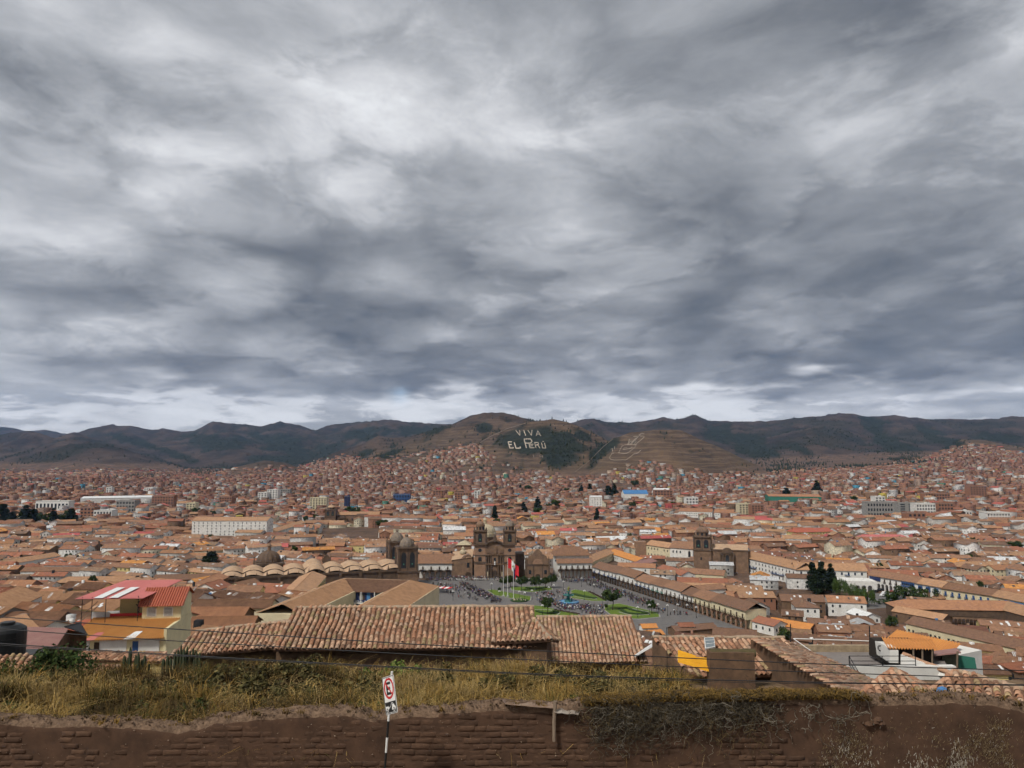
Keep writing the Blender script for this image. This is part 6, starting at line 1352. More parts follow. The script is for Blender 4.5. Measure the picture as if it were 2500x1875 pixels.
for (y0, y1, cw, ch, ang, seed) in ((95, 250, 17, 10.5, -.20, 1), (250, 400, 16, 10, -.30, 2), (400, 640, 23, 13.5, -.12, 3), (640, 960, 23, 14.5, .10, 4)):
    X_, Y_, R = cells(y0, y1, cw, ch, ang, seed); n = len(X_)
    L = cw * R.choice([.75, 1.0, 1.35], n, p=[.3, .45, .25]) * R.uniform(.85, 1.1, n); Wd = ch * (R.uniform(.80, 1.06, n) if y1 <= 400 else R.uniform(.64, .94, n)); rz = ang + (fbm(X_ / 90., Y_ / 90., seed, 2) - .5) * 1.1 + R.normal(0, .05, n) + np.where(R.random(n) < .26, math.pi / 2, 0)
    sw = np.abs(np.sin(rz - ang)) > .7; L = np.where(sw, ch * 1.1, L); Wd = np.where(sw, np.minimum(cw * .8, 12), Wd)
    hw = R.choice([3.0, 4.2, 5.4, 6.2], n, p=[.3, .32, .26, .12]) + R.uniform(-.4, .6, n) + (-1.0 if y1 <= 400 else 1.8); rise = Wd * R.uniform(.17, .24, n)
    if y0 >= 640: hw += np.where(R.random(n) < .25, R.uniform(2, 6, n), 0)
    gz_ = gfast(X_, Y_); ok = np.ones(n, bool)
    for poly in EXC:
        lo, hi = poly.min(0) - 14, poly.max(0) + 14
        near = ok & (X_ > lo[0]) & (X_ < hi[0]) & (Y_ > lo[1]) & (Y_ < hi[1])
        if not near.any(): continue
        for a_, b_ in ((0, 0), (-.46, -.46), (.46, -.46), (.46, .46), (-.46, .46), (0, .46), (0, -.46), (.46, 0), (-.46, 0)):
            xx = X_ + np.cos(rz) * a_ * L - np.sin(rz) * b_ * Wd; yy_ = Y_ + np.sin(rz) * a_ * L + np.cos(rz) * b_ * Wd
            ok &= ~(near & inside(xx, yy_, poly))
    top = gz_ + hw + rise
    for poly, dd in CLEAR:
        for f in (-.5, 0, .5):
            ppx, ppy = projv(X_ + np.cos(rz) * L * f, Y_ + np.sin(rz) * L * f, top); ok &= ~(inside(ppx, ppy, poly) & (Y_ < dd))
    ok &= R.random(n) > .03
    for i in np.nonzero(ok)[0]: recs.append((X_[i], Y_[i], gz_[i], L[i], Wd[i], hw[i], rise[i], rz[i], R.random(), R.random(), R.random()))
recs = np.array(recs)
ppx, ppy = projv(recs[:, 0], recs[:, 1], recs[:, 2] + recs[:, 5])
vis = (ppx > -220) & (ppx < 2720) & (ppy < 1640)
# what nearer ground rows and the near roofs hide is left out
hid = ((ppx > 640) & (ppx < 1560) & (ppy > 1500)) | ((ppx <= 640) & (ppy > 1560)) | ((ppx >= 1560) & (ppy > 1690))
recs = recs[vis & ~hid]; ppx = ppx[vis & ~hid]; ppy = ppy[vis & ~hid]
size = recs[:, 3] * recs[:, 4] / recs[:, 1] ** 2
order = np.argsort(-size); NI = 270
LM = [('the twin tower church', 1208, 1360), ('the vaulted cathedral', 800, 1385), ('the white hotel', 1960, 1400), ('the plaza fountain', 1388, 1470), ('the domed tower church', 1720, 1340), ('the yellow house', 320, 1500),
      ('the blue courtyard house', 900, 1440), ('the cream hall', 1620, 1355), ('the ribbed dome chapel', 685, 1345), ('the square tower church', 820, 1270), ('the parking yard', 2160, 1450), ('the large courtyard roof', 2330, 1480), ('the white railing terrace', 2150, 1610), ('the right arcade row', 1640, 1450), ('the conifers by the hotel', 2010, 1420), ('the faded red roof', 2150, 1305), ('the water tank', 20, 1570)]
WN = ['white', 'white', 'cream', 'adobe', 'brick', 'grey', 'yellow']; WM = [WHITE, WHITE, CREAM, ADOBE, BRICK, GREYW, YELLOW]; RNAME = ['orange clay', 'worn clay', 'pale clay', 'dark brown clay', 'reddish clay']
ORD = ['nearest', 'second', 'third', 'fourth', 'fifth', 'sixth', 'seventh', 'eighth', 'ninth', 'tenth', 'eleventh', 'twelfth']
cnt = {}; pre = []
for i in order[:NI]:
    x, y, g, L, Wd, hw, rise, rz, r1, r2, r3 = recs[i]
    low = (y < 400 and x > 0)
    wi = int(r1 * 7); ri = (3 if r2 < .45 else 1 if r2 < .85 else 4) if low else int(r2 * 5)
    j = min(range(len(LM)), key=lambda k: (LM[k][1] - ppx[i]) ** 2 + (2.2 * (LM[k][2] - ppy[i])) ** 2)
    dx, dy = ppx[i] - LM[j][1], (ppy[i] - LM[j][2]) * 2.2
    rel = ('right of' if dx > 0 else 'left of') if abs(dx) > abs(dy) else ('below' if dy > 0 else 'above')
    pre.append((math.hypot(dx, dy), i, wi, ri, j, rel))
lab = {}
for dist, i, wi, ri, j, rel in sorted(pre):
    k = (WN[wi], ri, j, rel); c_ = cnt.get(k, 0); cnt[k] = c_ + 1
    lab[i] = '%s house, %s roof, %s %s %s' % (WN[wi], RNAME[ri], ORD[min(c_, 11)] + ('' if c_ == 0 else ' nearest'), rel if rel in ('above', 'below') else 'to the ' + rel, LM[j][0])
rr = random.Random(5)
SKY = MB().box(-.5, .5, -.7, .7, 0, .08).mesh('skylight', [TINW])
for dist, i, wi, ri, j, rel in pre:
    x, y, g, L, Wd, hw, rise, rz, r1, r2, r3 = recs[i]
    A = Vector((x - math.cos(rz) * L / 2, y - math.sin(rz) * L / 2, g + hw + rise)); B = Vector((x + math.cos(rz) * L / 2, y + math.sin(rz) * L / 2, g + hw + rise))
    hp = 3.0 if r3 < .22 else 0
    if hp: A = A.lerp(B, .25 * .99); B = B.lerp(A, .25)
    hh = (B - A).length
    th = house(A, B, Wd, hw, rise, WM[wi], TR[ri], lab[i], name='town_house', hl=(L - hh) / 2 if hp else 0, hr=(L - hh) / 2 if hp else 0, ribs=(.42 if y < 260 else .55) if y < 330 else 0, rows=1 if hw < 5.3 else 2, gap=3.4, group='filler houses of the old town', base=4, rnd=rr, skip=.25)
    th['group'] = 'tile roofed houses of the old town'
    nsk = rr.choice([0, 0, 1, 2, 3]) if y < 480 else 0
    for k in range(nsk):
        f = rr.uniform(.25, .75); sl_ = link('skylight', SKY, th, (rr.uniform(-.35, .35) * L * (.4 if hp else 1), -Wd / 2 * f, hw + rise * (1 - f) + .2)); sl_.rotation_euler = (math.atan2(rise, Wd / 2), 0, 0); sl_.scale = (rr.uniform(.7, 1.6), rr.uniform(.8, 1.8), 1)
# ---- everything beyond: gabled houses as one body of town
def gables(name, rec, label_, wallc, roofc, wins=True):
    x, y, g, L, Wd, hw, rise, rz = rec.T[:8]; n = len(x); c, s = np.cos(rz), np.sin(rz)
    def P(a, b, z): return np.stack([x + c * a - s * b, y + s * a + c * b, z], -1)
    l, w = L / 2, Wd / 2; oh = .5; ze = g + hw - rise / w * oh; zr = g + hw + rise; b0 = g - 4
    pts = [P(-l, -w, b0), P(l, -w, b0), P(l, w, b0), P(-l, w, b0), P(-l, -w, g + hw), P(l, -w, g + hw), P(l, w, g + hw), P(-l, w, g + hw), P(-l, 0 * w, zr - .15), P(l, 0 * w, zr - .15),
           P(-l - oh, -w - oh, ze), P(l + oh, -w - oh, ze), P(l + oh, w + oh, ze), P(-l - oh, w + oh, ze), P(-l - oh, 0 * w, zr), P(l + oh, 0 * w, zr)]
    V = np.stack(pts, 1).reshape(-1, 3); base = (np.arange(n) * 16)[:, None]
    fq = [(0, 1, 5, 4), (1, 2, 6, 5), (2, 3, 7, 6), (3, 0, 4, 7), (5, 6, 9, 9), (7, 4, 8, 8), (10, 11, 15, 14), (12, 13, 14, 15)]
    Fs = [base + np.array(f) for f in fq]; Cs = [wallc] * 6 + [roofc] * 2
    FQ = np.concatenate(Fs); CQ = np.concatenate(Cs)
    tri = FQ[:, 2] == FQ[:, 3]
    # split triangles off as quads folded on an edge midpoint are avoided: keep them as thin quads
    VV = [V]; FF = [FQ[~tri]]; CC = [CQ[~tri]]
    T = FQ[tri][:, :3]; m = len(V); midp = (V[T[:, 0]] + V[T[:, 1]]) / 2
    VV.append(midp); idx = m + np.arange(len(T)); FF.append(np.stack([T[:, 0], idx, T[:, 1], T[:, 2]], -1)); CC.append(CQ[tri]); off = m + len(midp)
    if wins:
        for side in range(4):
            ang = rz + (0, math.pi / 2, math.pi, -math.pi / 2)[side]; nx_, ny_ = np.sin(ang), -np.cos(ang); fac = (nx_ * -x + ny_ * -y) / np.hypot(x, y) > .15
            half = l if side % 2 == 0 else w; dep = w if side % 2 == 0 else l
            for row in range(3):
                for col in range(4):
                    k = fac & (hw > 2.6 + row * 2.9) & (np.abs((col - 1.5) * 3.1) < half - 1.0) & (RNG.random(n) > .3)
                    if not k.any(): continue
                    m = k.sum(); ux, uy = np.cos(ang[k]), np.sin(ang[k]); cx = x[k] + nx_[k] * (dep[k] + .05) + ux * (col - 1.5) * 3.1; cy = y[k] + ny_[k] * (dep[k] + .05) + uy * (col - 1.5) * 3.1
                    z0 = g[k] + 1.0 + row * 2.9; ww = .55
                    q = np.stack([np.stack([cx - ux * ww, cy - uy * ww, z0], -1), np.stack([cx + ux * ww, cy + uy * ww, z0], -1), np.stack([cx + ux * ww, cy + uy * ww, z0 + 1.3], -1), np.stack([cx - ux * ww, cy - uy * ww, z0 + 1.3], -1)], 1).reshape(-1, 3)
                    VV.append(q); FF.append(off + np.arange(m * 4).reshape(-1, 4)); CC.append(np.full((m, 3), .03)); off += m * 4
    me = np_mesh(name, np.concatenate(VV), np.concatenate(FF), VCOL, np.concatenate(CC)); return tag(link(name, me), label_, None, None, 'stuff')
rest = recs[order[NI:]]; n = len(rest)
wi = (rest[:, 8] * 7).astype(int); ri = (rest[:, 9] * 7).astype(int)
jit = RNG.uniform(.82, 1.15, (n, 1))
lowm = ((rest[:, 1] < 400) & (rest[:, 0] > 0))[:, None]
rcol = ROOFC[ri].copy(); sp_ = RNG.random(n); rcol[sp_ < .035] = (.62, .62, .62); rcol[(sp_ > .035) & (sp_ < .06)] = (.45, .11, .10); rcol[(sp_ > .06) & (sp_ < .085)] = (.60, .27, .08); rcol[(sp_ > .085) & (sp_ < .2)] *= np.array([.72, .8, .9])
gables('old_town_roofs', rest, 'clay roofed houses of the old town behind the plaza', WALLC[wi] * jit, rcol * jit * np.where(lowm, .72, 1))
# ---- brick blocks of the newer town, out to the hills
UT = np.array([(-100,1146),(0,1145),(150,1143),(300,1142),(420,1146),(520,1144),(600,1140),(650,1134),(720,1140),(780,1122),(840,1108),(900,1118),(980,1112),(1060,1098),(1120,1084),(1170,1078),(1200,1110),(1240,1128),(1300,1138),(1400,1162),(1450,1160),(1500,1143),(1560,1124),(1600,1118),(1660,1136),(1760,1150),(1850,1152),(1950,1143),(2050,1140),(2150,1134),(2230,1120),(2290,1104),(2340,1082),(2420,1085),(2500,1104),(2600,1110)], float)
B_ = []
for (y0, y1, sp, seed) in ((940, 1400, 17.5, 11), (1400, 2000, 15.5, 12), (2000, 2800, 16.5, 13), (2800, 5200, 22, 14)):
    X_, Y_, R = cells(y0, y1, sp, sp, .25, seed, .74); X_ = X_ + R.normal(0, sp * .22, len(X_)); Y_ = Y_ + R.normal(0, sp * .22, len(X_)); n = len(X_)
    g = gfast(X_, Y_); qx, qy = projv(X_, Y_, g + 3)
    lim = np.interp(qx, UT[:, 0], UT[:, 1]); slack = qy - lim
    pr = np.clip(slack / 14 + .15, 0, 1) * np.where(y0 < 1400, .95, .95)
    wob = fbm(X_ / 260., Y_ / 260., 55, 3); pr = pr * np.where(wob < .36, .25, 1)
    ok = R.random(n) < pr
    for poly in EXC:
        lo, hi = poly.min(0) - 10, poly.max(0) + 10; ok &= ~((X_ > lo[0]) & (X_ < hi[0]) & (Y_ > lo[1]) & (Y_ < hi[1]))
    B_.append(np.stack([X_, Y_, g, R.uniform(.62, 1.05, n) * sp, R.uniform(.45, .8, n) * sp, np.where(slack < 25, R.uniform(2.5, 4.6, n), R.choice([2.8, 4.8, 6.8, 9.4, 12.5], n, p=[.44, .34, .14, .06, .02]) + R.uniform(-.3, .8, n)), R.random(n), R.normal(0, .10, n) + .25 + (fbm(X_ / 300., Y_ / 300., 71, 2) - .5) * 1.5 + np.where(R.random(n) < .4, 0, math.pi / 2), R.random(n), R.random(n), R.random(n)], -1)[ok])
bl = np.concatenate(B_)
qx, qy = projv(bl[:, 0], bl[:, 1], bl[:, 2] + bl[:, 5])
bl = bl[(qx > -30) & (qx < 2530)]
isg = bl[:, 6] < np.where(bl[:, 1] < 1400, .50, np.where(bl[:, 1] < 1800, .3, .12))
bg_ = bl[isg].copy(); bg_[:, 6] = bg_[:, 4] * .2
n = len(bg_); jit = RNG.uniform(.8, 1.15, (n, 1))
gables('far_gabled_houses', bg_, 'far gabled houses of the newer town', WALLC[(bg_[:, 8] * 7).astype(int)] * jit, np.where(bg_[:, 10:11] < .12, np.array([[.42, .12, .09]]), ROOFC[(bg_[:, 9] * 7).astype(int)] * jit), wins=True)
fb = bl[~isg]; n = len(fb)
x, y, g, L, Wd, hw, _, rz = fb.T[:8]; c, s = np.cos(rz), np.sin(rz)
def P(a, b, z): return np.stack([x + c * a - s * b, y + s * a + c * b, z], -1)
l, w = L / 2, Wd / 2; t0 = g + hw; b0 = g - 6; pa = t0 + .9; th_ = .35
pts = [P(-l, -w, b0), P(l, -w, b0), P(l, w, b0), P(-l, w, b0), P(-l, -w, pa), P(l, -w, pa), P(l, w, pa), P(-l, w, pa), P(-l, -w, t0), P(l, -w, t0), P(l, w, t0), P(-l, w, t0)]
V = np.stack(pts, 1).reshape(-1, 3); base = (np.arange(n) * 12)[:, None]
wc = 1.22 * np.array([(.30,.155,.105),(.31,.16,.11),(.27,.14,.095),(.35,.19,.135),(.29,.155,.11),(.33,.20,.15),(.40,.31,.235),(.33,.24,.19),(.31,.17,.12),(.28,.16,.12)])[(fb[:, 8] * 10).astype(int)] * RNG.uniform(.8, 1.2, (n, 1))
spec = fb[:, 10] > .975; pal = (fb[:, 10] > .89) & (fb[:, 1] < 2200); wc[pal] = np.array([.60, .59, .57]) * RNG.uniform(.8, 1.1, (pal.sum(), 1)); wc[spec] = np.array([(.10,.35,.50),(.45,.10,.10),(.12,.30,.22),(.60,.50,.12)])[(fb[spec, 9] * 4).astype(int)]
rc = np.where(fb[:, 9:10] < .5, np.array([[.29, .20, .155]]), np.where(fb[:, 9:10] < .86, np.array([[.36, .20, .135]]), np.array([[.44, .42, .40]]))) * RNG.uniform(.9, 1.35, (n, 1))
rc = np.where(fb[:, 10:11] < .05, np.array([[.45, .12, .10]]), rc)
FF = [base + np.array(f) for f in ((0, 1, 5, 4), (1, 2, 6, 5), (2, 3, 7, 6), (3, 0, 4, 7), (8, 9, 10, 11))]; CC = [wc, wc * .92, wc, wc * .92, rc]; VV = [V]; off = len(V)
for side in range(4):
    ang = rz + (0, math.pi / 2, math.pi, -math.pi / 2)[side]; nx_, ny_ = np.sin(ang), -np.cos(ang); fac = ((nx_ * -x + ny_ * -y) / np.hypot(x, y) > .15) & (y < 2600)
    half = l if side % 2 == 0 else w; dep = w if side % 2 == 0 else l
    for row in range(5):
        for col in range(4):
            k = fac & (hw > 2.6 + row * 2.85) & (np.abs((col - 1.5) * 2.7) < half - .8) & (RNG.random(n) > .25)
            if not k.any(): continue
            m = k.sum(); ux, uy = np.cos(ang[k]), np.sin(ang[k]); cx = x[k] + nx_[k] * (dep[k] + .06) + ux * (col - 1.5) * 2.7; cy = y[k] + ny_[k] * (dep[k] + .06) + uy * (col - 1.5) * 2.7
            z0 = g[k] + .9 + row * 2.85; ww = .65
            q = np.stack([np.stack([cx - ux * ww, cy - uy * ww, z0], -1), np.stack([cx + ux * ww, cy + uy * ww, z0], -1), np.stack([cx + ux * ww, cy + uy * ww, z0 + 1.35], -1), np.stack([cx - ux * ww, cy - uy * ww, z0 + 1.35], -1)], 1).reshape(-1, 3)
            VV.append(q); FF.append(off + np.arange(m * 4).reshape(-1, 4)); CC.append(np.full((m, 3), .035)); off += m * 4
tag(link('far_brick_town', np_mesh('far_brick_town', np.concatenate(VV), np.concatenate(FF), VCOL, np.concatenate(CC))), 'far flat roofed brick houses climbing the hillsides', None, None, 'stuff')
print('fill', len(recs), len(bg_), len(fb))
# ---- pale panels, tanks and dark vents lying about on the old-town roofs
rc_ = recs[recs[:, 1] < 820]; R = np.random.default_rng(31); k = R.choice(len(rc_), 3600); q = rc_[k]; n = len(q); f = R.uniform(.15, .85, n); a_ = R.uniform(-.42, .42, n) * q[:, 3]; sd = np.where(R.random(n) < .72, -1, 1); b_ = sd * q[:, 4] / 2 * f; zz = q[:, 2] + q[:, 5] + q[:, 6] * (1 - f) + .12
sl_ = q[:, 6] / (q[:, 4] / 2); c, s = np.cos(q[:, 7]), np.sin(q[:, 7]); w_ = R.uniform(.25, .9, n); l_ = R.uniform(.4, 1.5, n); VV = []
for da, db in ((-1, -1), (1, -1), (1, 1), (-1, 1)):
    aa = a_ + da * w_; bb = b_ + db * l_; VV.append(np.stack([q[:, 0] + c * aa - s * bb, q[:, 1] + s * aa + c * bb, zz - sd * (bb - b_) * sl_ * 1.0], -1))
V = np.stack(VV, 1).reshape(-1, 3); C = np.array([(.62, .63, .63), (.45, .46, .46), (.70, .70, .68), (.10, .08, .07), (.30, .16, .10), (.45, .30, .20)])[R.choice(6, n, p=[.25, .15, .12, .16, .16, .16])]
tag(link('roof_panels', np_mesh('roof_panels', V, np.arange(n * 4).reshape(-1, 4), VCOL, C)), 'small pale sheets and patches on the old town roofs', None, None, 'stuff')
m = 500; q = rc_[R.choice(len(rc_), m)]; x = q[:, 0] + R.uniform(-3, 3, m); y = q[:, 1] + R.uniform(-2, 2, m); z = q[:, 2] + q[:, 5] + q[:, 6] * .8; h = R.uniform(.8, 1.8, m); w_ = R.uniform(.4, .8, m); VV = []
for dz in (-1.2, 1):
    for dx, dy in ((-1, -1), (1, -1), (1, 1), (-1, 1)): VV.append(np.stack([x + dx * w_, y + dy * w_, z + (h if dz > 0 else dz)], -1))
V = np.stack(VV, 1).reshape(-1, 3); B = (np.arange(m) * 8)[:, None]; FQ = np.concatenate([B + np.array(t_) for t_ in ((0, 1, 5, 4), (1, 2, 6, 5), (2, 3, 7, 6), (3, 0, 4, 7), (4, 5, 6, 7))]); C = np.tile(np.array([(.02, .02, .022), (.60, .59, .57), (.30, .16, .11), (.28, .18, .12), (.07, .18, .35)])[R.choice(5, m, p=[.2, .25, .25, .25, .05])], (5, 1))
tag(link('roof_tanks', np_mesh('roof_tanks', V, FQ, VCOL, C)), 'small tanks and chimneys on the old town roofs', None, None, 'stuff')
# ================================================================ the adobe wall, sign, wires
YW = 20.5
TOPP = [(-700,1750),(0,1752),(104,1762),(208,1759),(312,1763),(400,1772),(433,1777),(485,1766),(520,1753),(589,1746),(640,1741),(721,1736),(842,1731),(880,1738),(912,1745),(981,1734),(1050,1735),(1154,1722),(1224,1717),(1300,1722),(1356,1726),(1408,1715),(1546,1714),(1616,1705),(1720,1703),(1800,1705),(1921,1701),(2070,1700),(2112,1705),(2200,1703),(2320,1698),(2424,1705),(2458,1712),(2500,1722),(2600,1725),(3200,1725)]
TX = np.array([At(p[0], p[1], YW).x for p in TOPP]); TZW = np.array([At(p[0], p[1], YW).z for p in TOPP])
def wtop(x): return np.interp(x, TX, TZW)
GZ = 79.4
wl = thing('adobe_wall', 'long crumbling adobe brick wall across the bottom of the picture', 'wall', (0, YW, GZ))
WAD = mat('wall_adobe', (.104, .058, .036), .97, (.05, .029, .019), 1.6, .55, .03, 9, detail=9)
WBR = [mat('adobe_brick_%s' % n, a, .97, b, 4, .55, .02, 16, detail=8) for n, a, b in (('umber', (.104, .058, .036), (.056, .032, .021)), ('earth', (.088, .050, .031), (.048, .028, .019)), ('clay', (.122, .069, .042), (.070, .040, .026)))]
WCAP = mat('crumbled_mud', (.25, .165, .108), .98, (.085, .054, .036), 7, .62, .09, 22, detail=9)
# wall body: a rough sheet with thickness
nx_, nz_ = 620, 26; xs = np.linspace(-25, 25, nx_); V = []; tz = wtop(xs) - GZ - .06 + (vn(xs * 6, xs * 0, 5) - .5) * .05
rows = []
for j in range(nz_ + 1):
    f = j / nz_; z = tz * f; y = .0145 + .022 * (fbm(xs * 3.1, z * 3.1 + 7, 31, 4) - .5) + np.where(f > .86, (f - .86) ** 2 * 9, 0) * .5
    rows.append(np.stack([xs, y, z], -1))
for k in range(1, 7):
    a = k / 6; y = .02 + .10 + a * .42; z = tz + .05 * math.sin(a * math.pi) + (fbm(xs * 7, xs * 0 + k * 1.7, 33, 4) - .5) * .13
    rows.append(np.stack([xs, y + 0 * xs, z], -1))
rows.append(np.stack([xs, .56 + 0 * xs, 0 * xs - .3], -1))
V = np.stack(rows, 0); nr = V.shape[0]; I = np.arange(nr * nx_).reshape(nr, nx_); FQ = np.stack([I[:-1, :-1], I[:-1, 1:], I[1:, 1:], I[1:, :-1]], -1).reshape(-1, 4)
mi = np.repeat(np.where(np.arange(nr - 1) >= nz_ - 2, 1, 0), nx_ - 1)
link('wall_core', np_mesh('wall_core', V.reshape(-1, 3), FQ, [WAD, WCAP], midx=mi, smooth=True), wl)
# bricks
BM = []
for k in range(9):
    R = np.random.default_rng(100 + k); mb = MB(); n = 3
    # rounded lumpy block: front face 4x3 grid with sides
    W_, H_, D_ = .5, .5, .5; gx = np.linspace(-.5, .5, 5); gz_ = np.linspace(-.5, .5, 4)
    for zz in gz_:
        for xx in gx:
            e = max(abs(xx), abs(zz) * 1.0); yy_ = -.5 + (.13 if e > .49 else 0) + R.uniform(-.06, .06); mb.v.append((xx * (1 + R.uniform(-.02, .02)), yy_, zz * (1 + R.uniform(-.06, .06))))
    for j in range(3):
        for i in range(4): a = j * 5 + i; mb.f.append((a, a + 1, a + 6, a + 5)); mb.m.append(0)
    b = len(mb.v); ring = [0, 1, 2, 3, 4, 9, 14, 19, 18, 17, 16, 15, 10, 5]
    for r_ in ring: x_, y_, z_ = mb.v[r_]; mb.v.append((x_, .5, z_))
    for i in range(len(ring)): j = (i + 1) % len(ring); mb.f.append((ring[j], ring[i], b + i, b + j)); mb.m.append(0)
    BM.append(mb.mesh('adobe_brick', [WBR[k % 3]], True))
BW, BH = .43, .152; spots = []; R = np.random.default_rng(8)
for j in range(13):
    zc0 = .06 + (j + .5) * BH; xo = (j % 2) * BW * .5 + R.uniform(-.08, .08); x = -24 + xo
    while x < 24:
        w = BW * R.uniform(.68, 1.22); zc = zc0 + .022 * (float(vn(x * .9, j * .37, 3)) - .5) * 2
        xc = x + w / 2; x += w
        t_ = float(wtop(xc)) - GZ; px = 1250 + F * xc / YW
        er = fbm(np.array([xc * .8]), np.array([zc * 1.2]), 61, 3)[0]
        if zc + BH * .5 > t_ - .12 - .1 * R.random(): continue
        if px > 1880 and not (1880 < px < 2000 and zc < .6): continue
        if er > .63 + .10 * (zc < .5): continue
        spots.append((xc, zc, w, px))
spots.sort(key=lambda s_: abs(s_[3] - 900)); nb = 0; VV = []; FF = []; MI = []; off = 0; bvs = [np.array([v_.co[:] for v_ in m.vertices]) for m in BM]; bfs = [np.array([p.vertices[:] for p in m.polygons]) for m in BM]
for xc, zc, w, px in spots:
    k = int(R.integers(9)); sc = (w - .012 - R.uniform(0, .012), .10, BH - .008 - R.uniform(0, .010)); tl_ = R.normal(0, .02); y = .052 + R.uniform(-.006, .012)
    if nb < 300 and -60 < px < 1900:
        o = link('brick', BM[k], wl, (xc, y, zc), None, sc); o.rotation_euler = (0, tl_, R.normal(0, .02)); nb += 1
    else:
        VV.append(bvs[k] * np.array(sc) + np.array((xc, y, zc))); FF.append(bfs[k] + off); off += len(bvs[k]); MI += [k % 3] * len(bfs[k])
tag(link('brick_field', np_mesh('brick_field', np.concatenate(VV), np.concatenate(FF), WBR, midx=MI, smooth=True), wl), kind='stuff')
# crumbs and pebbles along the top and stuck in the face
def crumbs(name, pts, rad, m, seed, parent=None):
    R = np.random.default_rng(seed); base = np.array([(1, 0, 0), (-1, 0, 0), (0, 1, 0), (0, -1, 0), (0, 0, 1), (0, 0, -1.)]); fc = np.array([(0, 2, 4), (2, 1, 4), (1, 3, 4), (3, 0, 4), (2, 0, 5), (1, 2, 5), (3, 1, 5), (0, 3, 5)])
    n = len(pts); s_ = rad[:, None, None] * (base[None] * R.uniform(.6, 1.3, (n, 6, 1)) * np.array([1, 1, .7])); V = (pts[:, None, :] + s_).reshape(-1, 3); FQ = (np.arange(n) * 6)[:, None, None] + fc[None]
    return tag(link(name, np_mesh(name, V, FQ.reshape(-1, 3), m), parent), kind='stuff')
n = 3800; R = np.random.default_rng(3); xs = R.uniform(-17, 17, n); dy = R.uniform(.03, .5, n)
crumbs('mud_crumbs', np.stack([xs, dy, wtop(xs) - GZ + .0 + .03 * R.random(n) - np.where(dy < .1, .04, 0)], -1), R.gamma(1.6, .008, n) + .003, WCAP, 4, wl)
n = 600; xs = R.uniform(-17, 17, n); zz = R.random(n) ** .8
crumbs('pale_grit', np.stack([xs, -.02 + 0 * xs, zz * (wtop(xs) - GZ - .05)], -1), R.gamma(2, .0035, n) + .004, mat('pale_grit', (.30, .23, .165), .95, (.3, .23, .17), 9, .5), 5, wl)
# straw-flecked plaster at the right end
n = 16000; xs = R.uniform(7.4, 16.5, n); zz = R.uniform(.0, 1.0, n); keep = R.random(n) < (.06 + .94 * sst(.42, .66, fbm(xs * 1.3, zz * 2.2, 12, 4))) * sst(7.6, 9.6, xs) * sst(1.02, .75, zz); xs = xs[keep]; zz = zz[keep]; n = len(xs)
hz = zz * (wtop(xs) - GZ - .3); a = R.normal(math.pi / 2, .55, n); ln = R.uniform(.012, .045, n); wd = R.uniform(.003, .0065, n)
d = np.stack([np.cos(a), 0 * a, np.sin(a)], -1); pp = np.stack([-np.sin(a), 0 * a, np.cos(a)], -1); c_ = np.stack([xs, -.045 + R.uniform(-.012, .0, n), hz], -1)
V = np.stack([c_ - d * ln[:, None] - pp * wd[:, None], c_ + d * ln[:, None] - pp * wd[:, None] + np.array([0, -.02, 0]), c_ + d * ln[:, None] + pp * wd[:, None] + np.array([0, -.02, 0]), c_ - d * ln[:, None] + pp * wd[:, None]], 1).reshape(-1, 3)
cols = np.array([(.21, .155, .075), (.29, .23, .13), (.15, .11, .06), (.45, .42, .36)])[R.choice(4, n, p=[.4, .22, .3, .08])]
tag(link('straw_flecks', np_mesh('straw_flecks', V, np.arange(n * 4).reshape(-1, 4), VCOLG, cols), wl), kind='stuff')
for cx, cz_, sx_, sz_, n in ((11.95, .46, .16, .26, 240), (14.15, .55, .10, .42, 240), (10.9, .35, .25, .22, 150), (9.1, .5, .4, .3, 120)):
    xs = R.normal(cx, sx_, n); hz = np.clip(R.normal(cz_, sz_, n), .02, 1.4); a = R.normal(math.pi / 2, .35, n); ln = R.uniform(.012, .05, n); wd = R.uniform(.004, .011, n)
    d = np.stack([np.cos(a), 0 * a, np.sin(a)], -1); pp = np.stack([-np.sin(a), 0 * a, np.cos(a)], -1); c_ = np.stack([xs, -.05 + R.uniform(-.01, .0, n), hz], -1)
    V = np.stack([c_ - d * ln[:, None] - pp * wd[:, None], c_ + d * ln[:, None] - pp * wd[:, None], c_ + d * ln[:, None] + pp * wd[:, None], c_ - d * ln[:, None] + pp * wd[:, None]], 1).reshape(-1, 3)
    tag(link('lime_flakes', np_mesh('lime_flakes', V, np.arange(n * 4).reshape(-1, 4), VCOLG, np.array([(.42, .39, .33), (.28, .24, .185), (.20, .165, .115)])[R.choice(3, n)]), wl), kind='stuff')
# hollow with loose stones in the plaster
for k, (px, py) in enumerate(((2120, 1768), (2134, 1763), (2150, 1766), (2143, 1757))): MB().lathe([(.02, -.07), (.10, -.05), (.13, 0), (.09, .06), (.02, .075)], seg=7).build('loose_stone', WBR[2], wl, At(px, py, YW - .0) - wl.location)
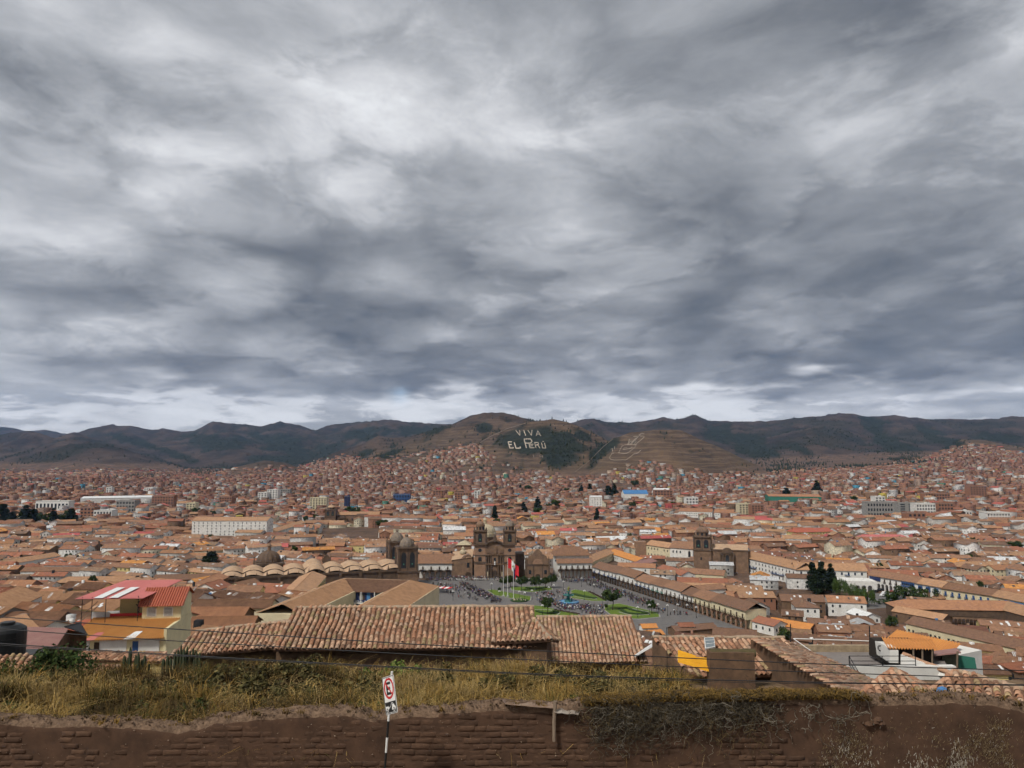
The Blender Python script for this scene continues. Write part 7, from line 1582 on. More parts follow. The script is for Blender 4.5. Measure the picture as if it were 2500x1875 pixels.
# bent metal sheet and timber on the wall top
ms = thing('bent_metal_sheet', 'rusty bent corrugated metal sheet lying on the wall top', 'metal sheet', At(1300, 1722, 20.6))
RUST = mat('rusty_sheet', (.34, .25, .18), .7, (.20, .12, .08), 4, .5, .01, 10, metal=.2); PALES = mat('pale_sheet', (.46, .42, .37), .6, (.28, .22, .17), 4, .5, metal=.3)
def bent(pts0, pts1, m, name):
    mb = MB(); k = len(pts0)
    for a, b in zip(pts0, pts1): mb.v += [tuple(At(*a) - ms.location), tuple(At(*b) - ms.location)]
    for i in range(k - 1): mb.f.append((2 * i, 2 * i + 2, 2 * i + 3, 2 * i + 1)); mb.m.append(0)
    o = mb.build(name, m, ms); md = o.modifiers.new('thick', 'SOLIDIFY'); md.thickness = .012
bent([(1226,1708,20.42),(1234,1718,20.38),(1252,1721,20.38),(1275,1722,20.38),(1300,1725,20.38),(1330,1727,20.36),(1353,1729,20.36)], [(1230,1707,20.7),(1240,1711,20.9),(1258,1709,20.95),(1280,1712,21),(1304,1709,21),(1335,1714,21),(1356,1711,21)], RUST, 'long_sheet')
bent([(1354,1738,20.3),(1362,1741,20.3),(1372,1740,20.3),(1384,1743,20.3),(1398,1742,20.3),(1412,1745,20.3)], [(1354,1722,20.7),(1362,1724,20.8),(1373,1721,20.8),(1386,1724,20.9),(1399,1721,20.9),(1420,1727,20.9)], PALES, 'short_sheet')
pw = thing('timber_prop', 'weathered timber post leaning on the wall under the metal sheet', 'post', At(1353, 1810, 20.35)); MB().tube([(0, 0, 0), (.0, .03, .5), (.04, .05, 1.02)], .045, .055, seg=6).build('post', WOODL, pw)
# ---- no-parking sign
sg = thing('no_parking_sign', 'no parking tow away sign on black and white striped pole', 'sign', (0, 0, 0))
base = At(934, 1890, 19.0); base.z = GZ; topc = At(953, 1694, 19.0); dirp = (topc - base).normalized()
sg.location = base
zc = 0.0; Lp = (topc - base).length; bands = [(1890, 1849), (1849, 1822), (1822, 1795), (1795, 1769), (1769, 1741), (1741, 1690)]
fr = lambda py: Lp * (1890 - py) / (1890 - 1694) 
for i, (a, b) in enumerate(((1905, 1849), (1849, 1822), (1822, 1795), (1795, 1769), (1769, 1741), (1741, 1655))): MB().tube([dirp * max(0, fr(a)), dirp * fr(b)], .028, seg=12).build('pole_band', BLACKP if i % 2 == 0 else WHITEP, sg)
# plate: turned about the pole, slightly leaning
pl_ = bpy.data.objects.new('plate', None)
ctr = topc - base
ax_u = (At(965, 1650, 18.72) - At(929, 1662, 19.28)); ax_u.normalize(); ax_v = dirp.copy(); ax_n = ax_u.cross(ax_v).normalized(); ax_v = ax_n.cross(ax_u) * 1.0
Mp = Matrix((ax_u, -ax_n, ax_v)).transposed().to_4x4()      # local x right, y into the picture, z up
if (Mp.to_3x3() @ Vector((0, 1, 0))).y < 0: Mp = Matrix((ax_u, ax_n, ax_v)).transposed().to_4x4()
def on_plate(o, y=0.0): o.matrix_local = Matrix.Translation(ctr + Vector((.012, 0, -.02))) @ Mp @ Matrix.Translation((0, y, 0)); return o
SW, SH = .30, .44
def rrect(w, h, r, n=5):
    P = []
    for cx, cz_, a0 in ((w - r, h - r, 0), (-w + r, h - r, 90), (-w + r, -h + r, 180), (w - r, -h + r, 270)):
        for i in range(n + 1): a = math.radians(a0 + 90 * i / n); P.append((cx + r * math.cos(a), cz_ + r * math.sin(a)))
    return P
on_plate(MB().xz(rrect(SW, SH, .03), -.004, .004).build('plate', WHITEP, sg), -.03)
mb = MB(); o1, o2 = rrect(SW - .012, SH - .012, .025), rrect(SW - .026, SH - .026, .02)
for i in range(len(o1)): j = (i + 1) % len(o1); mb.xz([o2[i], o2[j], o1[j], o1[i]][::-1], -.002, .002)
on_plate(mb.build('border_line', BLACKP, sg), -.036)
mb = MB(); n = 40; cz0 = .155
for i in range(n):
    a, b = 2 * math.pi * i / n, 2 * math.pi * (i + 1) / n
    mb.xz([(.195 * math.cos(a), cz0 + .195 * math.sin(a)), (.25 * math.cos(a), cz0 + .25 * math.sin(a)), (.25 * math.cos(b), cz0 + .25 * math.sin(b)), (.195 * math.cos(b), cz0 + .195 * math.sin(b))], -.002, .002)
on_plate(mb.build('red_ring', REDP, sg), -.036)
on_plate(MB().xz([(-.13, cz0 - .15), (.10, cz0 - .15), (.10, cz0 - .09), (-.06, cz0 - .09), (-.06, cz0 + .0 - .03), (.07, cz0 - .03), (.07, cz0 + .03), (-.06, cz0 + .03), (-.06, cz0 + .09), (.10, cz0 + .09), (.10, cz0 + .15), (-.13, cz0 + .15)], -.002, .002).build('letter', BLACKP, sg), -.036)
c45 = .205; on_plate(MB().xz([(-.145, cz0 + .17), (-.17, cz0 + .145), (.145, cz0 - .17), (.17, cz0 - .145)], -.002, .002).build('slash', REDP, sg), -.041)
on_plate(MB().xz([(-.26, -.40), (.26, -.40), (.26, -.155), (-.26, -.155)], -.002, .002).build('tow_panel', BLACKP, sg), -.036)
car_ = MB(); car_.xz([(-.25, -.33), (-.20, -.345), (-.10, -.33), (-.08, -.27), (-.14, -.25), (-.20, -.26), (-.245, -.24), (-.25, -.28)], -.002, .002); on_plate(car_.build('towed_car', WHITEP, sg), -.041)
hk = MB(); hk.xz([(-.09, -.29), (-.06, -.31), (.0, -.26), (.06, -.185), (.14, -.19), (.14, -.20), (.065, -.20), (.005, -.275)][::-1], -.002, .002); on_plate(hk.build('tow_hook', WHITEP, sg), -.041)
tk_ = MB(); tk_.xz([(.06, -.35), (.22, -.35), (.245, -.33), (.245, -.28), (.20, -.265), (.17, -.22), (.09, -.215), (.08, -.28), (.06, -.29)], -.002, .002); on_plate(tk_.build('tow_truck', WHITEP, sg), -.041)
for cx in (-.17, .17):
    for rr_, m_, yy_ in ((.055, WHITEP, -.045), (.038, BLACKP, -.05), (.018, WHITEP, -.055)): on_plate(MB().xz([(cx + rr_ * math.cos(i * math.pi / 8), -.335 + rr_ * math.sin(i * math.pi / 8)) for i in range(16)], -.002, .002).build('wheel', m_, sg), yy_)
for zz in (.40, -.42): on_plate(MB().box(-.015, .015, -.01, .0, zz - .015, zz + .015).build('bolt', STEEL, sg), -.036)
# ---- overhead cables
CB = [('upper', [(-150,1495),(0,1506),(350,1531),(700,1553),(1000,1572),(1300,1588),(1600,1603),(1900,1617),(2200,1628),(2500,1637),(2650,1640)], 13.0, .0085), ('middle', [(-150,1521),(0,1535),(350,1560),(700,1580),(1000,1597),(1300,1611),(1600,1625),(1900,1638),(2200,1648),(2500,1657),(2650,1660)], 12.6, .0075),
      ('lower', [(-150,1558),(0,1571),(350,1594),(700,1614),(1000,1630),(1300,1645),(1600,1656),(1900,1664),(2200,1669),(2500,1672),(2650,1673)], 12.2, .009), ('thin second lower', [(-150,1565),(0,1575),(350,1597),(700,1617),(1000,1633),(1300,1648),(1600,1660),(1900,1668),(2200,1670),(2500,1674),(2650,1676)], 12.3, .004)]
for nm, pts, d, r in CB:
    P = [At(px, py, d) for px, py in pts]; Q = []
    for i in range(len(P) - 1):
        for k in range(6):
            t_ = k / 6; p0, p1, p2, p3 = P[max(i - 1, 0)], P[i], P[i + 1], P[min(i + 2, len(P) - 1)]
            Q.append(.5 * ((2 * p1) + (p2 - p0) * t_ + (2 * p0 - 5 * p1 + 4 * p2 - p3) * t_ ** 2 + (3 * p1 - p0 - 3 * p2 + p3) * t_ ** 3))
    Q.append(P[-1]); tag(MB().tube(Q, r, seg=6).build('power_cable', IRON), '%s black overhead cable crossing the foreground' % nm, 'cable', 'overhead cables')
rd = thing('iron_rod', 'thin upright iron rod in the grass before the adobe house', 'rod', At(1629, 1640, 33)); MB().tube([(0, 0, 0), (.02, 0, 1.9)], .014).build('rod', IRON, rd)
# dirt verge at the foot of the wall
mb = MB(); mb.q([(-26, 10, GZ + .02), (26, 10, GZ + .02), (26, YW + .05, GZ + .05), (-26, YW + .05, GZ + .05)]); tag(mb.build('dirt_verge', DIRT), kind='structure')
# ================================================================ vegetation
GRC = np.array([(.28,.165,.034),(.175,.105,.026),(.37,.245,.075),(.085,.056,.017),(.105,.095,.024),(.45,.32,.13)])
R = np.random.default_rng(21)
def field_ok(x, y):
    px = 1250 + F * x / y
    return (px < 1665 - np.clip(y - 30, 0, 9) * 3) | ((y < 27.5) & (px < 2010 - (y - 21) * 55))
def blades(name, cx, cy, hgt, per, spread, cols, lean=.55, wid=.013, parent=None, z=None):
    n = len(cx); k = per; X0 = np.repeat(cx, k) + R.normal(0, 1, n * k) * np.repeat(spread, k); Y0 = np.repeat(cy, k) + R.normal(0, 1, n * k) * np.repeat(spread, k) * .8
    Z0 = gfast(X0, Y0) - .03 if z is None else np.repeat(z, k); H_ = np.repeat(hgt, k) * R.uniform(.45, 1.15, n * k); a = R.uniform(0, 2 * np.pi, n * k); ln = np.abs(R.normal(lean, .35, n * k)) * H_
    dx, dy = np.cos(a), np.sin(a); px_, py_ = -dy, dx; w = wid * R.uniform(.6, 1.5, n * k)
    # widen across the line of sight so that the blades read
    V = np.empty((n * k, 6, 3)); 
    for j, (f, g, ww) in enumerate(((0, 0, 1.0), (.62, .30, .75), (.92, 1.0, .12))):
        bx, by, bz = X0 + dx * ln * g, Y0 + dy * ln * g, Z0 + H_ * f * (1 - .25 * (g > .9) * np.clip(ln / H_, 0, 1))
        V[:, 2 * j] = np.stack([bx - px_ * w * ww, by - py_ * w * ww, bz], -1); V[:, 2 * j + 1] = np.stack([bx + px_ * w * ww, by + py_ * w * ww, bz], -1)
    b = (np.arange(n * k) * 6)[:, None]; FQ = np.concatenate([b + np.array([0, 1, 3, 2]), b + np.array([2, 3, 5, 4])]); C = np.repeat(cols, k, 0) * R.uniform(.7, 1.25, (n * k, 1)); C = np.concatenate([C * .8, C * 1.1])
    return tag(link(name, np_mesh(name, V.reshape(-1, 3), FQ, VCOLG, C), parent), kind='stuff')
n = 15000; y = 21.25 + 17.5 * R.random(n) ** 1.05; x = R.uniform(-.86, .47, n) * y; k = field_ok(x, y); x, y = x[k], y[k]; n = len(x)
cl = fbm(x / 1.5, y / 1.5, 5, 4); cl2 = fbm(x / 3.5, y / 2.2, 6, 3); ci = np.clip(((cl2 - .28) * 2.3 * 6 + R.normal(0, .9, n)).astype(int), 0, 5); ordc = np.array([3, 1, 4, 0, 2, 5])
hg = (.16 + 1.05 * sst(.36, .66, cl)) * R.uniform(.7, 1.25, n)
blades('dry_grass', x, y, hg, 16, .10 + .12 * cl, GRC[ordc[ci]] * .70)
k = (R.random(n) < .13) & (cl2 > .42); blades('long_straw', x[k], y[k], R.uniform(.8, 1.25, k.sum()), 14, np.full(k.sum(), .10), GRC[R.choice([2, 5, 0], k.sum())] * .9, lean=1.15, wid=.009); tag(bpy.data.objects['long_straw'], 'long arching straw strands over the dry grass', 'grass')
k = (R.random(n) < .16) & (fbm(x / 2.2, y / 2.2, 44, 3) > .52); blades('brown_weeds', x[k], y[k], R.uniform(.6, 1.1, k.sum()), 22, np.full(k.sum(), .16), np.array([(.10,.062,.028),(.075,.05,.024),(.12,.085,.035)])[R.integers(3, size=k.sum())], lean=.25, wid=.012); tag(bpy.data.objects['brown_weeds'], 'dark brown upright weeds among the dry grass', 'grass')
tag(bpy.data.objects['dry_grass'], 'tall dry golden grass on the slope behind the wall', 'grass')
# tufts on the wall top and grass at its foot
x = np.concatenate([R.uniform(1.95, 7.6, 1900), R.uniform(7.6, 9.6, 260), R.uniform(-14, 14, 120)]); blades('wall_top_grass', x, np.full(len(x), YW + .22) + R.uniform(-.3, .3, len(x)), R.uniform(.06, .2, len(x)), 12, np.full(len(x), .06), GRC[R.choice([0, 1, 3, 1], len(x))] * .75, lean=1.0, z=wtop(x) - .05)
tag(bpy.data.objects['wall_top_grass'], 'matted dry grass growing on the wall top', 'grass')
x = np.concatenate([R.uniform(-2.6, 1.8, 160), R.uniform(12, 14.5, 40)]); blades('verge_grass', x, YW - R.uniform(.05, .5, len(x)), R.uniform(.05, .14, len(x)), 10, np.full(len(x), .07), GRC[R.choice([0, 1, 3], len(x))], z=np.full(len(x), GZ + .04)); tag(bpy.data.objects['verge_grass'], 'sparse dry grass at the foot of the wall', 'grass')
# grass on the roof and at the adobe corner
x = R.uniform(14.0, 18.6, 260); y = 26.2 + R.uniform(-.1, .5, 260); blades('roof_grass', x, y, R.uniform(.08, .22, 260), 10, np.full(260, .08), GRC[R.choice([0, 4, 1], 260)], z=At(2200, 1706, 26.3).z + (y - 26.2) * .35 - .02); tag(bpy.data.objects['roof_grass'], 'dry grass growing along the low edge of the tile roofs', 'grass')
y = R.uniform(28.3, 31, 90); x = 12.9 + (31 - y) * .12 + R.normal(0, .12, 90); blades('corner_grass', x, y, R.uniform(.3, .8, 90), 14, np.full(90, .10), GRC[R.choice([0, 4, 1, 0], 90)], lean=.3); tag(bpy.data.objects['corner_grass'], 'tall yellow grass in the corner of the lean-to house', 'grass')
# tangled dry vine hanging over the wall
def strands(name, starts, seg, step, r, cols, fall, seed, parent, label):
    R2 = np.random.default_rng(seed); n = len(starts); p = starts.copy(); kl = R2.uniform(.25, 1.15, (n, 1)) ** 1.3; d = R2.normal(0, 1, (n, 3)) * np.array([1, .3, .5]) + np.array([0, -.35, -.2]); pts = [p.copy()]
    for s_ in range(seg):
        d = d * .72 + R2.normal(0, .62, (n, 3)) * np.array([1, .25, .8]) + np.array([0, 0, -fall]); q = d / np.linalg.norm(d, axis=1, keepdims=True)
        p = p + q * step * kl; p[:, 1] = np.clip(p[:, 1], YW - .34, YW + .45 * (p[:, 2] > wtop(p[:, 0]) - .02)); over = (p[:, 1] > YW - .03) & (p[:, 2] < wtop(p[:, 0])); p[over, 1] = YW - .04 - R2.random(over.sum()) * .12
        pts.append(p.copy())
    Pn = np.stack(pts, 1); V = np.concatenate([Pn + np.array([0, 0, r]), Pn + np.array([r * .87, -r * .3, -r * .5]), Pn + np.array([-r * .87, -r * .3, -r * .5])], 2).reshape(n, seg + 1, 3, 3); V = V.reshape(-1, 3)
    b = (np.arange(n)[:, None] * (seg + 1) + np.arange(seg)[None]).reshape(-1, 1) * 3; FQ = np.concatenate([b + np.array([a, (a + 1) % 3, (a + 1) % 3 + 3, a + 3]) for a in range(3)]); C = np.tile(np.repeat(cols, seg, 0), (3, 1))
    return tag(link(name, np_mesh(name, V, FQ, VCOLG, C), parent), label, 'vine', None, 'stuff')
VC = np.array([(.10,.085,.06),(.055,.045,.032),(.20,.175,.135),(.14,.10,.045),(.035,.03,.022)])
n = 980; x = np.concatenate([R.normal(3.0, .45, 430), R.normal(4.7, .75, 370), R.normal(6.2, .4, 180)]); s0 = np.stack([x, YW - .02 - .1 * R.random(n), wtop(x) - .06 - .25 * R.random(n)], -1)
strands('hanging_vine', s0, 26, .062, .0055, VC[R.choice(5, n, p=[.3, .27, .12, .16, .15])], .13, 4, None, 'tangled dry brown vine hanging over the wall right of the metal sheet')
n = 34; x = R.uniform(3.5, 9.4, n); s0 = np.stack([x, YW - .1 + 0 * x, wtop(x) - .1 - .4 * R.random(n)], -1); strands('vine_stems', s0, 26, .075, .009, VC[R.choice([2, 0], n)], .05, 6, None, 'thick pale bare vine stems curling along the wall')
# leafy clumps
def leafcloud(name, cen, rad, n, size, cols, mat_=VCOLG, parent=None, seed=1, flat=1.0, hang=0.0):
    R2 = np.random.default_rng(seed); k = len(cen); j = R2.integers(k, size=n); d = R2.normal(0, 1, (n, 3)); d /= np.linalg.norm(d, axis=1, keepdims=True); rr = R2.random(n) ** .42
    p = cen[j] + d * (rr * rad[j])[:, None] * np.array([1, 1, flat]); p[:, 2] -= hang * R2.random(n) ** 2
    a = R2.normal(0, 1, (n, 3)); a /= np.linalg.norm(a, axis=1, keepdims=True); b = np.cross(a, R2.normal(0, 1, (n, 3))); b /= np.linalg.norm(b, axis=1, keepdims=True); s_ = (size * R2.uniform(.6, 1.4, n))[:, None]
    if hang: a = a * .35 + np.array([0, 0, 1.]); b *= .5
    V = np.stack([p - a * s_, p + b * s_ * .55, p + a * s_, p - b * s_ * .55], 1).reshape(-1, 3); C = cols[R2.integers(len(cols), size=n)] * R2.uniform(.7, 1.3, (n, 1))
    return link(name, np_mesh(name, V, np.arange(n * 4).reshape(-1, 4), mat_, C), parent)
GREENC = np.array([(.045,.075,.018),(.03,.055,.014),(.07,.10,.025),(.025,.04,.012)]); OLIVE = np.array([(.10,.085,.03),(.07,.065,.022),(.14,.115,.045),(.05,.045,.018)]); FRESH = np.array([(.12,.17,.03),(.09,.14,.03),(.16,.20,.05)])
def bush(px, py, d, w, h, cols, label, seed, name='shrub', size=.07, n=1500):
    b = At(px, py, d); b.z = gz(b.x, b.y) if d < 39.5 else b.z; t_ = thing(name, label, 'shrub', b); R2 = np.random.default_rng(seed); k = 14; cen = np.stack([R2.normal(0, w * .33, k), R2.normal(0, w * .25, k), R2.uniform(.15, .8, k) * h], -1)
    leafcloud('foliage', cen, R2.uniform(.25, .45, k) * min(w, h), n, size, cols, parent=t_, seed=seed); mb = MB()
    for i in range(5): mb.tube([(0, 0, -.1), tuple(cen[i] * .5), tuple(cen[i])], .03, .008, seg=4)
    mb.build('stems', BARK, t_)
SH = [(40,1640,35,3.2,1.3,np.concatenate([GREENC,OLIVE]),'wide green bush at the far left below the water tank'),(150,1645,36,1.9,1.9,GREENC,'dark rounded green bush left of the low tile roofs'),(60,1660,32,2.6,.9,OLIVE,'low olive bush under the far left green bush'),
      (690,1625,35,2.6,1.1,OLIVE,'olive thicket under the pale hipped roof'),(780,1645,32,3.0,1.0,OLIVE,'wide olive scrub left of the sign, upper slope'),(970,1628,35,1.4,1.0,FRESH,'fresh green weed patch below the broad tile roof'),(870,1650,30,2.0,.9,OLIVE,'dark olive scrub just left of the sign top'),
      (1290,1675,27,1.0,.6,FRESH,'bright green weed clump above the metal sheet'),(1385,1695,23.5,.7,.35,FRESH,'small green weeds with pale flowers on the slope above the vine'),(1240,1640,33,2.2,.9,OLIVE,'dark scrub below the small hipped roof'),(1600,1668,29,2.0,.8,OLIVE,'dark scrub in front of the skylight adobe house'),(640,1655,30,2.2,1.0,OLIVE,'dark scrub on the slope left of centre'),(1090,1640,33,2.4,.8,OLIVE,'brown scrub under the broad roof right of the sign'),(1740,1680,28,1.2,.6,OLIVE,'scrub at the foot of the adobe yard wall'),(20,1690,27,1.0,.7,GREENC,'small dark green plant at the left picture edge'),(520,1655,32,2.6,1.2,OLIVE,'brown olive thicket below the cactus row'),(330,1665,31,2.0,.8,OLIVE,'olive scrub under the low tile roofs'),(1010,1668,29,1.8,.8,OLIVE,'dark scrub right behind the sign'),(1180,1655,30.5,2.2,1.0,OLIVE,'dark brown scrub left of the small hipped roof wall'),(1460,1655,31,2.4,.9,OLIVE,'wide dark scrub below the square tile roof'),(590,1700,25,1.2,.5,OLIVE,'small scrub near the wall left of centre'),(1500,1690,25.5,1.6,.5,OLIVE,'low scrub above the vine'),(1350,1640,33,2.2,1.0,OLIVE,'dark scrub at the left foot of the square tile roof'),(1540,1650,32,2.0,.9,OLIVE,'olive scrub at the right foot of the square tile roof'),(1420,1680,27,1.8,.7,np.concatenate([OLIVE,GREENC]),'greenish scrub on the slope above the short metal sheet'),(1640,1690,25.5,1.5,.5,OLIVE,'low olive scrub at right on the slope before the yard wall'),(900,1690,26,1.6,.6,np.concatenate([OLIVE,GREENC]),'greenish scrub low on the slope left of the sign'),(420,1690,27,1.8,.7,np.concatenate([OLIVE,GREENC]),'greenish scrub low on the slope far left of the sign'),(230,1700,25.5,1.5,.6,OLIVE,'low olive scrub near the wall at left'),(790,1722,21.8,.5,.3,FRESH,'small pale flowering weed on the wall left of the sign')]
for i, (px, py, d, w, h, c, lab_) in enumerate(SH): bush(px, py, d, w, h, c, lab_, 50 + i, size=.045 + .0012 * d, n=1800 if w > 1.5 else 800)
# columnar cacti
CACT = mat('cactus_green', (.035, .05, .025), .9, (.055, .065, .035), 3, .5)
for i, (px, top, base, d) in enumerate([(302,1600,1640,36),(310,1606,1642,36),(316,1580,1640,35.5),(330,1598,1640,35.5),(336,1594,1642,35.2),(345,1608,1642,35.4),(352,1600,1640,35.6),(398,1608,1640,36),(408,1600,1640,36),(416,1606,1640,36),(426,1592,1640,36),(433,1586,1640,36),(440,1574,1640,35.8),(447,1584,1640,35.8),(455,1578,1640,36),(462,1588,1640,36),(470,1582,1640,36.2),(478,1590,1640,36),(486,1594,1640,36)]):
    b = At(px, base, d); b.z = gz(b.x, b.y) - .05; hh = At(px, top, d).z - b.z; c_ = thing('columnar_cactus', 'thin columnar cactus %s from the left in the row below the yellow house' % ['first','second','third','fourth','fifth','sixth','seventh','eighth','ninth','tenth','eleventh','twelfth','thirteenth','fourteenth','fifteenth','sixteenth','seventeenth','eighteenth','nineteenth'][i], 'cactus', b, 0, 'columnar cacti on the slope')
    r_ = random.uniform(.06, .10); MB().lathe([(r_ * .8, 0), (r_, hh * .3), (r_ * .95, hh * .85), (r_ * .5, hh * .97), (.02, hh)], seg=12, ribs=.22).build('stem', CACT, c_, smooth=False)
    if i % 3 == 0: MB().tube([(0, 0, hh * .3), (.2, 0, hh * .38), (.22, 0, hh * .7)], .05, .045).build('arm', CACT, c_)
# ---- trees (unit meshes, one metre tall)
def crown_mesh(name, seed, kind):
    R2 = np.random.default_rng(seed)
    if kind == 'round':
        k = 22; d = R2.normal(0, 1, (k, 3)); d /= np.linalg.norm(d, axis=1, keepdims=True); cen = d * R2.uniform(.15, .34, (k, 1)) * np.array([1.15, 1.15, .72]) + np.array([0, 0, .66]); rad = R2.uniform(.09, .17, k); n, sz, c = 2000, .042, GREENC
    elif kind == 'conifer':
        k = 40; z = R2.uniform(.12, .97, k); rr = (1 - z) * .24 + .02; a = R2.uniform(0, 6.28, k); cen = np.stack([np.cos(a) * rr * .7, np.sin(a) * rr * .7, z], -1); rad = .05 + .09 * (1 - z); n, sz, c = 2200, .040, np.array([(.012,.024,.012),(.02,.034,.014),(.008,.016,.008)])
    elif kind == 'willow':
        k = 20; d = R2.normal(0, 1, (k, 3)); d /= np.linalg.norm(d, axis=1, keepdims=True); cen = d * np.array([.38, .38, .2]) + np.array([0, 0, .68]); rad = R2.uniform(.1, .16, k); n, sz, c = 2000, .05, np.array([(.06,.10,.02),(.045,.08,.016),(.08,.12,.03)])
    else:
        k = 16; cen = np.stack([R2.normal(0, .28, k), R2.normal(0, .28, k), R2.uniform(.15, .75, k)], -1); rad = R2.uniform(.14, .24, k); n, sz, c = 1500, .055, GREENC
    o = leafcloud('tmp', cen, rad, n, sz, c, seed=seed, hang=.38 if kind == 'willow' else 0); me = o.data; bpy.data.objects.remove(o); me.name = name; return me
def trunk_mesh(name, kind, seed):
    rr = random.Random(seed); mb = MB(); lean = rr.uniform(-.06, .06)
    if kind == 'conifer': mb.tube([(0, 0, -.04), (0, 0, .5), (0, 0, .95)], .022, .004, seg=6)
    else:
        mb.tube([(0, 0, -.04), (lean, 0, .2), (lean * 1.6, .01, .42)], .03, .022, seg=7)
        for i in range(6): a = i * 1.05 + rr.uniform(-.3, .3); e = rr.uniform(.15, .28); mb.tube([(lean * 1.5, 0, .34 + .02 * i), (lean + e * .6 * math.cos(a), e * .6 * math.sin(a), .55), (lean + e * 1.15 * math.cos(a), e * 1.15 * math.sin(a), .72)], .017, .005, seg=5)
    return mb.mesh(name, [BARK])
CRN = {k: [crown_mesh(k + '_crown', 200 + i + 10 * j, k) for i in range(3)] for j, k in enumerate(('round', 'conifer', 'willow', 'bush'))}; TRK = {k: [trunk_mesh(k + '_trunk', k, i) for i in range(3)] for k in CRN}
ORDW = ['first', 'second', 'third', 'fourth', 'fifth', 'sixth', 'seventh', 'eighth', 'ninth', 'tenth', 'eleventh', 'twelfth', 'thirteenth', 'fourteenth', 'fifteenth', 'sixteenth', 'seventeenth', 'eighteenth', 'nineteenth', 'twentieth']
def tree(p, h, w, kind, label, group=None, seed=0):
    t_ = thing({'round': 'broadleaf_tree', 'conifer': 'conifer_tree', 'willow': 'willow_tree', 'bush': 'garden_bush'}[kind], label, 'tree' if kind != 'bush' else 'bush', p, random.uniform(0, 6.28), group)
    nat = {'round': .95, 'conifer': .42, 'willow': .95, 'bush': .95}[kind]; sx_ = w / nat
    link('crown', CRN[kind][seed % 3], t_, (0, 0, 0), 0, (sx_, sx_, h)); link('trunk' if kind != 'bush' else 'stems', TRK[kind][seed % 3], t_, (0, 0, 0), 0, (sx_ * .8 if kind != 'conifer' else sx_, sx_ * .8 if kind != 'conifer' else sx_, h)); return t_
def ptree(px, py, hp, wp, kind, label, z=.3, group=None, seed=0):
    p = On(px, py, z) if z is not None else hit(px, py, 0, 95); k = p.y / F; return tree(p, hp * k, wp * k, kind, label, group, seed)
g_ = 'trees of the plaza'
for i, (px, py, hp, wp, lab_) in enumerate([(1336,1500,43,36,'round dark tree on the near lawn before the fountain'),(1274,1442,36,34,'spreading tree in the chapel row, second from the flags'),(1309,1442,36,36,'spreading tree directly before the small chapel'),(1246,1434,30,30,'tree just right of the flagpoles before the church'),(1348,1436,34,26,'paler upright tree right end of the chapel row'),(1333,1436,28,24,'dark tree beside the paler upright tree'),(1219,1448,14,10,'small clipped tree left of the flagpoles'),(1495,1489,52,48,'largest spreading tree on the right lawn'),(1591,1498,34,26,'small round tree at the right end of the plaza'),(1480,1490,16,10,'young tree at the edge of the right lawn'),(1229,1436,26,24,'dark tree behind the flagpoles')]): ptree(px, py, hp, wp, 'round', lab_, .4, g_, i)
for i, (px, py, hp, wp, kind, lab_) in enumerate([(1985,1442,66,30,'conifer','leftmost tall dark conifer before the hotel'),(2008,1448,72,34,'conifer','tallest dark conifer before the hotel'),(2030,1446,66,30,'conifer','rightmost dark conifer before the hotel'),(1996,1450,56,30,'conifer','dark conifer in the middle of the hotel clump'),(2050,1455,44,36,'willow','pale willow right of the hotel conifers'),(2078,1464,40,34,'willow','willow in front of the arched terrace'),(2118,1482,48,40,'willow','big weeping willow at the yard corner'),(2100,1474,36,30,'willow','smaller weeping willow left of the big one'),(2178,1468,26,34,'bush','dark bush at the yard centre'),(2212,1466,36,34,'bush','tall dark bush before the arches'),(2240,1468,36,40,'bush','wide dark bush before the blue window boxes'),(2262,1474,22,28,'bush','bush by the stone gate'),(2165,1476,12,26,'bush','low bush at the front of the yard')]): ptree(px, py, hp, wp, kind, lab_, .1, 'trees by the hotel', i)
